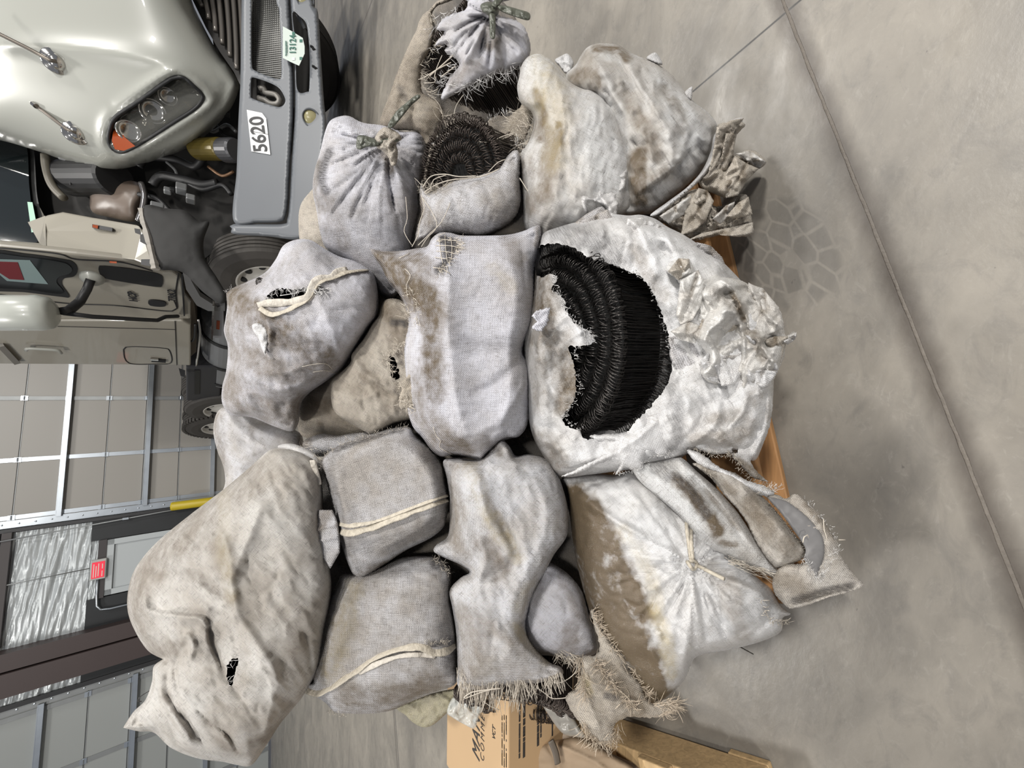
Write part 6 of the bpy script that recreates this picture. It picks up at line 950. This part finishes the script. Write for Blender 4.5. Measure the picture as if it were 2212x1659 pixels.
# mirror
P0, P1 = S(-60, 676, 0.45), S(120, 676, 0.45); ax_ = (P1 - P0) / np.linalg.norm(P1 - P0); Lm = np.linalg.norm(P1 - P0)
mm = MB(); mm.lathe(P0, ax_, [(0, 0.001), (0.0, 0.13), (Lm * 0.8, 0.135), (Lm * 0.93, 0.12), (Lm * 0.98, 0.09), (Lm, 0.04), (Lm + 0.004, 0.001)], 28)
mi = mm.build('mirror_housing', plain('pale mirror shell', (0.42, 0.435, 0.40), 0.3, coat=0.5), TR, smooth=True)
m = MB(); m.tube([S(132, 672, 0.4), S(150, 670, 0.35), S(172, 652, 0.2), S(188, 625, 0.12), S(196, 604, 0.06)], [0.03, 0.034, 0.034, 0.03, 0.03], 10); m.build('mirror_arm', blackp, mi, smooth=True)
m = MB(); L_ = [(136, 676, 0.4), (200, 684, 0.36), (300, 690, 0.28), (340, 692, 0.2), (358, 684, 0.12), (384, 683, 0.03)]; m.tube([S(*q) for q in L_], 0.018, 10); m.build('mirror_arm', blackp, mi, smooth=True)
m = MB(); m.lathe(S(200, 598, 0.0), sn, [(0, 0.08), (0.03, 0.075), (0.06, 0.05), (0.08, 0.001)], 16); m.build('mirror_mount', paint, mi, smooth=True)
# engine bay
eb = dplate('engine_bay', [(50, 290), (215, 350), (330, 330), (520, 190), (640, 190), (640, 500), (500, 515), (440, 560), (330, 500), (136, 460), (98, 470), (60, 400)], 3.55, dark, t=0.2)  # flat backing plate, the bay's shade put into its black colour
splate('underbody', [(370, 585), (400, 600), (415, 650), (415, 800), (520, 900), (560, 700), (560, 560), (450, 540)], dark, -0.5, 0.3)  # flat plate, black in colour for the shade under the cab
def cyl(name, p, q, r, mat, parent=eb, prof=None):
    m = MB(); ax = q - p; L = np.linalg.norm(ax); m.lathe(p, ax, prof or [(0, 0.001), (0, r * 0.9), (0.02, r), (L - 0.02, r), (L, r * 0.9), (L, 0.001)], 24); return m.build(name, mat, parent, smooth=False)
cyl('oil_filter', at(424, 322, 3.25), at(482, 322, 3.15), 0.085, plain('yellow filter', (0.10, 0.075, 0.015), 0.3, 0.2))
cyl('filter_head', at(482, 325, 3.15), at(512, 325, 3.1), 0.09, plain('grey filter head', (0.06, 0.06, 0.065), 0.4, 0.4))
cyl('air_cleaner', at(150, 385, 3.45), at(250, 385, 3.3), 0.15, plain('black air cleaner', (0.010, 0.010, 0.011), 0.5))
for k in range(6):
    a = at(140 + k * 16, 352, 3.3); m = MB(); m.tube([a, at(150 + k * 16, 372, 3.26), at(152 + k * 16, 400, 3.28)], 0.006, 5); m.build('air_cleaner_rib', blackp, eb)
sack('coolant_tank', [(200, 400), (250, 388), (300, 395), (310, 420), (300, 450), (290, 478), (240, 470), (200, 458), (194, 430)], 3.4, plain('beige tank', (0.13, 0.10, 0.08), 0.4), parent=eb, h=0.10, hb=0.1, wr=0.002, tilt=(0, 0), seed=91)
m = MB(); L_ = catmull([(305, 395), (312, 420), (308, 450), (298, 478)], 6, False); m.tube([at(x, y, 3.25) for x, y in L_], 0.022, 8); m.build('tank_strap', plain('polished strap', (0.22, 0.21, 0.21), 0.2, 0.8), eb, smooth=True)
for k, (P, r, mt) in enumerate([([(98, 335), (100, 360), (108, 390), (120, 410), (138, 428)], 0.03, plain('tan hose', (0.10, 0.09, 0.07), 0.5)), ([(300, 360), (320, 340), (380, 345), (420, 360), (440, 340)], 0.03, blackp), ([(330, 400), (350, 380), (400, 390), (440, 400), (470, 395)], 0.035, blackp), ([(360, 350), (380, 370), (385, 400)], 0.012, alu), ([(405, 395), (440, 410), (480, 400), (500, 420)], 0.02, blackp),
    ([(440, 270), (460, 285), (490, 270), (510, 285)], 0.014, alu), ([(450, 360), (480, 380), (505, 370)], 0.012, plain('copper pipe', (0.16, 0.09, 0.05), 0.4, 0.5)), ([(470, 250), (480, 290), (505, 300)], 0.012, blackp), ([(130, 340), (170, 350), (220, 365)], 0.02, alu), ([(300, 420), (340, 430), (370, 460)], 0.02, blackp)]):
    stube('hose', P, r, mt, eb, d=3.3)
for k, (x, y, w) in enumerate([(362, 412, 8), (372, 410, 6), (392, 408, 12), (470, 330, 8), (340, 452, 14), (490, 245, 8), (412, 430, 10)]):
    m = MB(); m.box(at(x, y, 3.2), (sd, sn, Zv), (w * 0.003, w * 0.003, w * 0.003)); bevel(m.build('fitting', alu if k % 2 == 0 else blackp, eb), 0.008)
# splash panel behind the wheel
sp_ = sack('splash_panel', [(310, 448), (322, 442), (360, 450), (400, 455), (430, 478), (452, 480), (440, 520), (444, 560), (470, 602), (490, 640), (478, 656), (440, 632), (400, 592), (372, 584), (345, 582), (334, 560), (326, 530), (316, 490), (308, 466)], 3.1, plain('dark splash rubber', (0.012, 0.0115, 0.011), 0.8), parent=TR, h=0.08, hb=0.02, wr=0.003, tilt=(0, 0.0004), seed=92, sheet=0.02)
m = MB(); L_ = catmull([(307, 452), (310, 475), (320, 510), (328, 545), (336, 582)], 5, False); m.tube([at(x, y, 3.06) for x, y in L_], [0.018 + 0.012 * rng.random() for _ in L_], 5); m.build('worn_edge', plain('scuffed edge', (0.30, 0.28, 0.25), 0.7), sp_, smooth=False)
splate('mud_flap', [(395, 590), (404, 586), (415, 610), (432, 640), (470, 664), (486, 660), (486, 672), (450, 672), (425, 660), (402, 625)], plain('grey flap', (0.12, 0.12, 0.12), 0.5), 0.05, 0.05)
# wheels
def wheel(c, ax, R_, w, hub=True, name='wheel', lugs=False, parent=TR):
    ax = np.asarray(ax, float); ax /= np.linalg.norm(ax); c = np.asarray(c, float); rr = R_ * 0.56
    m = MB(); pr = [(-w / 2, rr), (-w / 2 - 0.01, rr + 0.04), (-w / 2 - 0.012, R_ * 0.8), (-w / 2 + 0.01, R_ * 0.94), (-w / 2 + 0.04, R_ * 0.985)]
    for k in range(5):
        z = -w / 2 + 0.05 + (w - 0.10) * k / 4; pr += [(z - 0.014, R_ * 0.998), (z + 0.014, R_ * 0.998)]
        if k < 4: pr += [(z + 0.018, R_ * 0.965), (z + (w - 0.10) / 4 - 0.018, R_ * 0.965)]
    pr += [(w / 2 - 0.04, R_ * 0.985), (w / 2 - 0.01, R_ * 0.94), (w / 2 + 0.012, R_ * 0.8), (w / 2 + 0.01, rr + 0.04), (w / 2, rr)]
    m.lathe(c, ax, pr, 72); t = m.build('tyre', tyre, parent, smooth=False)
    for s_ in ((-1, 1) if lugs else ()):
        m = MB(); e1 = np.cross(ax, Zv); e1 /= np.linalg.norm(e1)
        for k in range(54):
            a = 2 * math.pi * k / 54; er = math.cos(a) * e1 + math.sin(a) * Zv; et = -math.sin(a) * e1 + math.cos(a) * Zv
            m.box(c + er * R_ * 0.985 + ax * s_ * w * 0.36, (ax, er, et), (w * 0.13, 0.02, R_ * 0.035))
        m.build('tread_blocks', tyre, t)
    m = MB(); o_ = w / 2; m.lathe(c, ax, [(o_, rr + 0.005), (o_ + 0.012, rr), (o_ - 0.01, rr - 0.02), (o_ - 0.06, rr - 0.05), (o_ - 0.03, rr * 0.62), (o_ - 0.01, rr * 0.5), (o_ + 0.05, rr * 0.42), (o_ + 0.06, rr * 0.2), (o_ + 0.06, 0.001)], 48); rm = m.build('rim', rimm, t, smooth=True)
    e1 = np.cross(ax, Zv); e1 /= np.linalg.norm(e1)
    for k in range(10):
        a = 2 * math.pi * k / 10 + 0.2; p = c + ax * (o_ - 0.052) + (math.cos(a) * e1 + math.sin(a) * Zv) * rr * 0.78; m = MB(); m.lathe(p, ax, [(0, rr * 0.10), (0.016, rr * 0.10), (0.017, 0.001)], 14); m.build('rim_hole', blackr, rm)
    return t
wc = S(560, 590, -0.16); wc[2] = 0.52
wheel(wc, sn * 1.0, 0.52, 0.27)
def rearw(x, y, R_, off, lugs):
    p = S(x, y, off); c = p.copy(); c[2] = p[2] - R_ * 0.99; wheel(c, sn, R_, 0.27, lugs=lugs)
rearw(397, 872, 0.55, -0.15, False); rearw(396, 912, 0.55, -0.12, True); rearw(392, 836, 0.50, -0.45, False)
dplate('mud_flap', [(386, 795), (400, 800), (400, 815), (390, 812)], 4.9, blackr, t=0.02)
# tank, step, frame box
ta, tb = S(455, 672, -0.32), S(455, 800, -0.32); tz = S(432, 700)[2] - 0.30
ta[2] = tb[2] = tz
m = MB(); Lt = np.linalg.norm(tb - ta); m.lathe(ta, tb - ta, [(0, 0.001), (0, 0.25), (0.03, 0.30), (Lt - 0.03, 0.30), (Lt, 0.25), (Lt, 0.001)], 40); tk = m.build('fuel_tank', alu, TR, smooth=False)
for f_ in (0.2, 0.6, 0.93):
    m = MB(); p = ta + (tb - ta) * f_; m.lathe(p, tb - ta, [(-0.03, 0.301), (-0.03, 0.312), (0.03, 0.312), (0.03, 0.301)], 40); m.build('tank_strap', blackr, tk)
st = splate('step', [(460, 656), (482, 660), (484, 730), (457, 730)], plain('step steel', (0.20, 0.20, 0.21), 0.4), 0.03, 0.25)
m = MB()
for k in range(26): p = S(461 - k * 0.12, 658 + k * 2.8, 0.06); m.box(p, (sd, sn, Zv), (0.018, 0.03, 0.008))
m.build('step_teeth', chrome, st)
splate('step_marker', [(468, 693), (475, 694), (474, 712), (467, 711)], amber, 0.035, 0.01, st)
splate('frame_box', [(402, 792), (478, 792), (476, 864), (402, 866)], plain('dark frame box', (0.03, 0.03, 0.034), 0.5), -0.05, 0.3, bev=0.02)
splate('frame_slot', [(420, 800), (432, 800), (431, 852), (420, 852)], blackr, -0.04, 0.02)
splate('air_tank', [(400, 640), (418, 645), (425, 700), (424, 760), (400, 780)], plain('dark brown box', (0.10, 0.075, 0.05), 0.5), -0.1, 0.2)  # flat dark brown box below the cab
stube('air_line', [(404, 735), (412, 738), (420, 730), (422, 700)], 0.012, blackr, TR, off=0.0)
stube('air_line', [(428, 690), (432, 720), (428, 760), (424, 790)], 0.012, chrome, TR, off=-0.02)
# hood: a hollow shell, tipped forward
hood = sack('hood', [(-120, -220), (395, -220), (404, -60), (414, 0), (440, 58), (470, 112), (500, 152), (516, 180), (514, 200), (495, 240), (450, 288), (400, 322), (330, 348), (260, 366), (214, 371, 1), (160, 354), (80, 326), (0, 303), (-120, 280)], 3.05, paint, parent=TR, h=0.40, hb=0.02, sheet=0.02, step=8, wr=0, tilt=(0.0, 0.0009), seed=93, key='hood', pw=0.5, hj=0,
  folds=[([(-60, 96), (60, 98), (150, 103), (290, 122), (370, 150), (430, 200)], 26, 0.035, 'ridge'), (fr('a1', [(720, 690), (1060, 470), (1180, 460), (1330, 590), (1330, 680), (1000, 900), (800, 1010), (690, 980), (650, 900), (665, 780), (720, 690)]), 10, 0.03, 'ridge'), ([(440, 60), (480, 130), (512, 185), (480, 240), (400, 300), (300, 340)], 14, 0.02)],
  holes=[fr('a1', [(745, 745), (900, 640), (1060, 525), (1120, 495), (1180, 500), (1240, 550), (1290, 600), (1292, 640), (1240, 700), (1100, 790), (960, 880), (860, 940), (780, 972), (722, 955), (695, 900), (705, 820)])])
for o_ in [hood]: o_.data.shade_smooth()
HLo = fr('a1', [(745, 745), (900, 640), (1060, 525), (1120, 495), (1180, 500), (1240, 550), (1290, 600), (1292, 640), (1240, 700), (1100, 790), (960, 880), (860, 940), (780, 972), (722, 955), (695, 900), (705, 820)])
hl_d = depth_at('hood', 335, 245)
m = MB(); L_ = catmull(HLo, 5); m.tube([at(x, y, depth_at('hood', x, y) - 0.004) for x, y in L_], 0.012, 8, closed=True); HL = m.build('headlight_rim', blackp, TR, smooth=True)
L_ = 0
if 0: m = MB(); L_ = catmull(fr('a1', [(720, 690), (1060, 470), (1180, 460), (1330, 590), (1330, 680), (1000, 900), (800, 1010), (690, 980), (650, 900), (665, 780)]), 6); m.tube([at(x, y, depth_at('hood', x, y) + 0.008) for x, y in L_], 0.03, 8, closed=True); m.build('headlight_surround', paint, HL, smooth=True)
refl = plain('reflector', (0.26, 0.24, 0.20), 0.14, 0.95, noise=0.7, scale=22)
sack('reflector_bowl', [(p[0], p[1]) for p in HLo], hl_d + 0.02, refl, parent=HL, h=-0.06, hb=0.02, sheet=0.01, step=5, wr=0.004, tilt=(0, 0.0008), seed=94, cr=0.012, cs=7)
def disc(name, x, y, d, r, mat, parent, dome=0.02, th=0.01, prof=None):
    c = at(x, y, d); ax = -(ray(x, y) / np.linalg.norm(ray(x, y))); m = MB(); m.lathe(c, ax, prof or [(0, r), (th, r * 0.97), (th + dome * 0.6, r * 0.7), (th + dome, 0.001)], 32); return m.build(name, mat, parent, smooth=True)
ring = [(0, 1.0), (0.2, 1.0), (0.2, 0.86), (0.05, 0.84), (-0.1, 0.6), (-0.15, 0.001)]
for x, y, r in ((330, 240, 0.085), (362, 208, 0.06), (278, 283, 0.075)): disc('lamp_bowl', x, y, hl_d + 0.0, r, chrome, HL, prof=[(a * r * 0.5, b * r) for a, b in ring])
disc('lamp_core', 327, 238, hl_d - 0.0, 0.035, plain('dark lamp core', (0.03, 0.03, 0.03), 0.15), HL)
for q in ([(300, 215), (312, 220), (335, 275), (325, 282)], [(345, 195), (425, 205), (423, 212), (350, 205)], [(352, 250), (400, 222), (402, 227), (358, 262)]): dplate('reflector_fin', q, hl_d - 0.005, refl, t=0.02, parent=HL)
dplate('indicator_lens', fr('a1', [(725, 830), (760, 815), (800, 880), (865, 935), (790, 965), (735, 955), (715, 900)]), hl_d - 0.01, amber, t=0.03, parent=HL)
lens = newmat('clear lens')[0]; lb = lens.node_tree.nodes['Principled BSDF']; lb.inputs['Base Color'].default_value = (0.25, 0.25, 0.23, 1); lb.inputs['Roughness'].default_value = 0.05; lb.inputs['Alpha'].default_value = 0.16
sack('headlight_lens', [(p[0], p[1]) for p in HLo], hl_d - 0.02, lens, parent=HL, h=0.02, sheet=0.004, step=7, wr=0, tilt=(0, 0.0008), seed=95)
for (x, y, P) in ((123, 133, [(-40, 58), (0, 74), (60, 104), (108, 130)]), (165, 287, [(-40, 138), (0, 170), (70, 222), (145, 280)])):
    dd = depth_at('hood', x, y); b_ = disc('rod_base', x, y, dd, 0.075, chrome, TR, prof=[(-0.02, 0.080), (0.0, 0.080), (0.014, 0.072), (0.014, 0.052), (0.03, 0.044), (0.045, 0.026), (0.05, 0.001)])
    m = MB(); n = len(P); m.tube([at(px, py, dd - 0.05 - 0.12 * (1 - i / (n - 1))) for i, (px, py) in enumerate(P)] + [at(x, y, dd - 0.03)], 0.012, 8); m.build('mirror_rod', plain('dull rod', (0.16, 0.14, 0.12), 0.35, 0.6), b_, smooth=True)
    if y > 200: m = MB(); q_ = at(72, 224, dd - 0.10); m.lathe(q_, at(80, 231, dd - 0.10) - q_, [(0, 0.001), (0, 0.018), (0.03, 0.018), (0.03, 0.001)], 10); m.build('rod_collar', chrome, b_)
# grille
gb = dplate('grille_backing', [(398, -200), (416, 0), (445, 60), (475, 112), (505, 155), (522, 190), (530, 100), (532, -200)], 3.02, plain('grille black', (0.03, 0.028, 0.027), 0.4), t=0.05)
for k in range(7):
    y1 = 20 + k * 27; x1 = 428 + k * 14.5 + (k > 3) * 2
    m = MB(); L_ = [(x1 - 22 - k, -200), (x1 - 8, -60), (x1 + 2, 0), (x1 + 8, y1 * 0.6), (x1 + 9, y1 - 6)]; m.tube([at(x, y, 2.98) for x, y in catmull(L_, 12, False)], 0.018, 6); m.build('grille_bar', plain('grille bar %d' % k, (0.17, 0.155, 0.14), 0.3, 0.5) if k == 0 else bpy.data.materials['grille bar 0'], gb, smooth=True)
# bumper
BK = dict(h=0.035, hb=0.04, wr=0, step=5, tilt=(0.0, 0.0004), bev=7, hj=0)
bu = sack('bumper', [(512, -160), (521, -60), (521, 60), (519, 180), (515, 260), (511, 370), (505, 478), (560, 481), (606, 479), (616, 470), (622, 440), (627, 350), (633, 260), (634, 190), (630, 90), (625, 0), (616, -160)], 2.9, bumpm, parent=TR, seed=96, key='bump', sheet=0.02,
  holes=[[(540, -120), (543, 0), (543, 80), (544, 139), (552, 153), (592, 169), (604, 170), (608, 160), (607, 100), (603, 22), (597, 0), (588, -120)], [(543, 169), (546, 167), (575, 176), (601, 189), (613, 206), (616, 220), (608, 230), (592, 229), (546, 213), (542, 205)]], **BK)
bl = sack('bumper_lower', [(616, -160), (627, 0), (634, 100), (637, 190), (636, 260), (630, 350), (625, 440), (620, 474), (608, 484), (505, 484), (501, 494), (506, 506), (580, 511), (645, 517), (665, 490), (690, 400), (700, 330), (705, 270), (700, 220), (693, 118), (687, 27), (676, 0), (664, -160)], 2.92, bumpm, parent=bu, seed=97, key='bumpl', sheet=0.02,
  holes=[[(632, 28), (648, 36), (660, 48), (665, 70), (669, 130), (668, 190), (664, 198), (642, 192), (639, 100)]], **BK)
dplate('bumper_shade_plate', [(535, -200), (620, -200), (680, 0), (680, 210), (620, 240), (535, 235)], 3.12, dark, t=0.03, parent=bu)  # black plate behind the openings, its colour giving the hollow's shade
m = MB(); db = 2.86
for k in range(17): x = 541 + k * 4; m.tube([at(x - (3 if x > 560 else 0), -120, db + 0.03), at(x, 0, db + 0.04), at(x, 140 + (x - 541) * 0.45, db + 0.06)], 0.0035, 4)
for k in range(70): y = -115 + k * 4.1; m.tube([at(540, y, db + 0.045), at(609, y + 8, db + 0.05)], 0.0035, 4)
o = m.build('mesh_grille', plain('mesh wire', (0.22, 0.22, 0.21), 0.4, 0.4), bu); o['kind'] = 'stuff'
stube('tow_hook', [(560, 192), (570, 190), (573, 200), (582, 202), (596, 205), (604, 216), (598, 225), (584, 224), (574, 217), (564, 214), (558, 212)], 0.020, plain('grey cast steel', (0.20, 0.19, 0.175), 0.5, 0.3), bu, d=2.95)
dplate('bumper_slot', [(555, 200), (575, 204), (575, 210), (556, 207)], 2.99, blackp, t=0.03, parent=bu)
db_ = lambda x, y, l=0.012: at(x, y, depth_at('bump', x, y) - l)
m = MB(); Pq = [(533, 237), (566, 244), (575, 256), (584, 334), (543, 327)]; m.add([db_(*q, 0.006) for q in Pq] + [db_(*q, 0.002) for q in Pq], [(0, 1, 2, 3, 4), (9, 8, 7, 6, 5)] + [(i, i + 5, (i + 1) % 5 + 5, (i + 1) % 5) for i in range(5)]); st_ = m.build('number_sticker', white, bu)
ba, bb_ = db_(577, 329), db_(566, 247)
text3d('lettering', '5620', db_(577, 328, 0.009), bb_ - ba, db_(548, 325) - ba, 0.148, inkk, st_, depth=0.001, bold=0.002, xs=0.86)
m = MB(); m.tube([db_(540, 283, 0.0075), db_(579, 290, 0.0075)], 0.0015, 4); m.build('sticker_joint', inkk, st_)
# number plate, bolted to the lower bumper
Lp = [(611, 57), (628, 66), (654, 82), (658, 100), (658, 116), (646, 142), (628, 134), (611, 125)]; pdp = depth_at('bumpl', 640, 110) - 0.04
plt = dplate('number_plate', Lp, pdp, plain('plate enamel', (0.50, 0.56, 0.52), 0.4), t=0.006, parent=bl)
pr_, pu_ = at(640, 70, pdp) - at(640, 125, pdp), at(615, 120, pdp) - at(640, 125, pdp)
green = plain('green lettering', (0.03, 0.12, 0.09), 0.5)
text3d('lettering', '13124', at(639, 117, pdp - 0.004), pr_, pu_, 0.066, green, plt, depth=0.001, xs=0.86, bold=0.001)
text3d('lettering', '*MISSISSIPPI*', at(621, 121, pdp - 0.004), pr_, pu_, 0.024, green, plt, depth=0.001, xs=0.85)
for (x, y) in ((634, 127), (634, 72), (650, 126), (650, 88)): dplate('plate_sticker', [(x - 3, y - 3), (x + 3, y - 3), (x + 3, y + 3), (x - 3, y + 3)], pdp - 0.003, white if x < 640 and y > 100 else green, t=0.002, parent=plt)
dplate('grille_slat', [(638, 30), (650, 38), (660, 60), (655, 62), (645, 45)], 3.0, bumpm, t=0.02, parent=bl)
# fog lamps
for (x, y) in ((672, 255), (658, -4)):
    c = at(x, y, depth_at('bumpl', x, max(y, 5)) - 0.004); ax = -(ray(x, y) / np.linalg.norm(ray(x, y))); m = MB(); m.lathe(c, ax, [(-0.03, 0.064), (0.006, 0.064), (0.008, 0.056), (-0.01, 0.05)], 28); fo = m.build('fog_lamp_rim', bumpm, bl, smooth=True)
    m = MB(); m.lathe(c, ax, [(-0.012, 0.052), (0.0, 0.046), (0.008, 0.03), (0.011, 0.001)], 28); m.build('fog_lamp_lens', plain('yellowed lens', (0.34, 0.31, 0.17), 0.25), fo, smooth=True)
for (x, y) in ((674, 101), (678, 106), (678, 144), (682, 147)): m = MB(); c = at(x, y, depth_at('bumpl', x, y) - 0.002); m.box(c, (sd, sn, Zv), (0.006, 0.006, 0.012)); m.build('slot_mark', blackr, bl)
# wheel on the far side, seen under the bumper
wc2 = at(715, 170, 3.5); wc2[2] = 0.52; wheel(wc2 + np.array([0.35, 0.55, 0]), sn, 0.52, 0.27)

# ------------------------------------------------------------------ the person taking the photo, whose shadow falls on the floor
def body(name, pts, mat, parent, sub=2):
    """pts: {key: (position, radius, parent key)}"""
    ks = list(pts); me = bpy.data.meshes.new(name); me.from_pydata([pts[k][0] for k in ks], [(ks.index(pts[k][2]), i) for i, k in enumerate(ks) if pts[k][2]], [])
    o = bpy.data.objects.new(name, me); col.objects.link(o); o.modifiers.new('skin', 'SKIN'); me.materials.append(mat)
    for i, k in enumerate(ks): r = pts[k][1]; me.skin_vertices[0].data[i].radius = (r, r) if not hasattr(r, '__len__') else r; me.skin_vertices[0].data[i].use_root = i == 0
    sm = o.modifiers.new('sub', 'SUBSURF'); sm.levels = sm.render_levels = sub
    dg = bpy.context.evaluated_depsgraph_get(); dg.update(); m2 = bpy.data.meshes.new_from_object(o.evaluated_get(dg)); bpy.data.objects.remove(o)
    V = [v.co[:] for v in m2.vertices]; Fc = [tuple(f.vertices) for f in m2.polygons]; return mesh(name, V, Fc, mat, parent)
bx_, by_ = -0.10, -0.62
skin_ = plain('skin', (0.46, 0.28, 0.20), 0.5); shirt = plain('dark work shirt', (0.05, 0.06, 0.08), 0.8); jeans = plain('work trousers', (0.06, 0.07, 0.10), 0.85); hair = plain('hair', (0.03, 0.02, 0.015), 0.7); shoe = plain('work shoe', (0.04, 0.03, 0.025), 0.6)
def B_(x, y, z): return (bx_ + x, by_ + y, z)
pts = {'pel': (B_(0, 0, 0.95), (0.15, 0.11), None), 'w': (B_(0, 0.01, 1.10), (0.14, 0.10), 'pel'), 'ch': (B_(0, 0.0, 1.30), (0.165, 0.115), 'w'), 'nk': (B_(0, 0.01, 1.46), 0.058, 'ch'), 'hd0': (B_(0, 0.045, 1.56), (0.068, 0.078), 'nk'), 'hd': (B_(0, 0.06, 1.66), (0.076, 0.092), 'hd0'), 'top': (B_(0, 0.045, 1.735), 0.055, 'hd')}
for s_, n_ in ((-1, 'l'), (1, 'r')):
    pts.update({'h' + n_: (B_(0.095 * s_, 0, 0.86), 0.095, 'pel'), 'k' + n_: (B_(0.11 * s_, 0.02, 0.48), 0.062, 'h' + n_), 'a' + n_: (B_(0.12 * s_, -0.02, 0.09), 0.042, 'k' + n_), 't' + n_: (B_(0.13 * s_, 0.13, 0.045), 0.04, 'a' + n_),
                's' + n_: (B_(0.20 * s_, 0.0, 1.40), 0.06, 'ch'), 'e' + n_: (B_(0.25 * s_, 0.12, 1.14), 0.043, 's' + n_), 'wr' + n_: (B_(0.13 * s_ + 0.06, 0.39, 1.00), 0.026, 'e' + n_), 'p' + n_: (B_(0.085 * s_ + 0.09, 0.455, 0.985), (0.034, 0.018), 'wr' + n_)})
PB = empty('person', (bx_, by_, 0), 'person in a dark shirt photographing the heap, whose shadow lies on the floor', 'person')
bd_ = body('body', pts, jeans, PB)
bd_.data.materials.append(shirt); bd_.data.materials.append(skin_); bd_.data.materials.append(shoe)
for f in bd_.data.polygons:
    c_ = np.array(f.center) + ORG[bd_]; z = c_[2]; dyh = c_[1] - by_
    f.material_index = 3 if z < 0.085 else (2 if (z > 1.465 or dyh > 0.33) else (1 if z > 0.97 else 0))
for s_, n_ in ((-1, 'l'), (1, 'r')):       # five fingers to a hand, closed round the phone
    px_, py_, pz_ = pts['p' + n_][0]
    for k in range(4):
        L_ = 0.075 - 0.006 * abs(k - 1.2); z0 = pz_ + 0.024 - 0.016 * k; q = {'a': ((px_, py_ + 0.01, z0), 0.009, None), 'b': ((px_ - s_ * 0.008, py_ + 0.01 + L_ * 0.5, z0 + 0.002), 0.0085, 'a'), 'c': ((px_ - s_ * 0.026, py_ + 0.01 + L_ * 0.72, z0), 0.0075, 'b'), 'd': ((px_ - s_ * 0.042, py_ + 0.008 + L_ * 0.66, z0 - 0.002), 0.006, 'c')}
        body('finger', q, skin_, PB, 1)
    body('thumb', {'a': ((px_, py_ - 0.01, pz_ + 0.015), 0.011, None), 'b': ((px_ - s_ * 0.02, py_ + 0.005, pz_ + 0.04), 0.0095, 'a'), 'c': ((px_ - s_ * 0.036, py_ + 0.018, pz_ + 0.046), 0.0075, 'b')}, skin_, PB, 1)
m = MB(); hc = np.array(B_(0, 0.055, 1.665)); U_, V_ = 20, 12; vs = []
for i in range(V_ + 1):
    for k in range(U_):
        a = 2 * math.pi * k / U_; t = math.pi * 0.56 * i / V_; vs.append(hc + np.array([0.088 * math.sin(t) * math.cos(a), 0.104 * math.sin(t) * math.sin(a) - 0.014 * math.sin(t), 0.100 * math.cos(t)]))
m.add(vs, [(i * U_ + k, i * U_ + (k + 1) % U_, (i + 1) * U_ + (k + 1) % U_, (i + 1) * U_ + k) for i in range(V_) for k in range(U_) if not (i > 6 and 2 < k < 8)]); m.build('hair', hair, PB, smooth=True)
eyew = plain('eye', (0.7, 0.7, 0.7), 0.2)
for s_ in (-1, 1):
    m = MB(); m.lathe(np.array(B_(0.03 * s_, 0.146, 1.655)), (0, 1, 0), [(-0.006, 0.012), (0, 0.010), (0.004, 0.001)], 12); m.build('eye', eyew, PB, smooth=True)
    m = MB(); m.lathe(np.array(B_(0.084 * s_, 0.045, 1.64)), (s_, 0, 0), [(-0.01, 0.03), (0.004, 0.026), (0.008, 0.001)], 12); m.build('ear', skin_, PB, smooth=True)
m = MB(); m.tube([B_(0, 0.148, 1.66), B_(0, 0.166, 1.63), B_(0, 0.168, 1.617), B_(0, 0.15, 1.61)], [0.007, 0.012, 0.013, 0.008], 8); m.build('nose', skin_, PB, smooth=True)
m = MB(); m.tube([B_(-0.024, 0.135, 1.585), B_(0, 0.147, 1.583), B_(0.024, 0.135, 1.585)], [0.003, 0.006, 0.003], 6); m.build('mouth', plain('lips', (0.35, 0.14, 0.11), 0.5), PB, smooth=True)
m = MB(); pc = np.array([0.0, -0.125, 0.99]); m.box(pc, ((1, 0, 0), (0, 0.62, -0.78), (0, 0.78, 0.62)), (0.036, 0.004, 0.075)); o = bevel(m.build('phone', blackp), 0.003); tag(o, 'black phone held upright in the person\'s two hands', 'phone')

for o in list(col.objects):
    if o.parent is None and o.get('category') and 'group' not in o:
        n_ = o.name.split('.')[0]
        if n_ == 'sack': o['group'] = 'sacks heaped on the pallet'
        elif n_ == 'crushed_sack': o['group'] = 'crushed empty sacks at the right of the heap'
        elif n_ == 'pallet': o['group'] = 'wooden pallets'
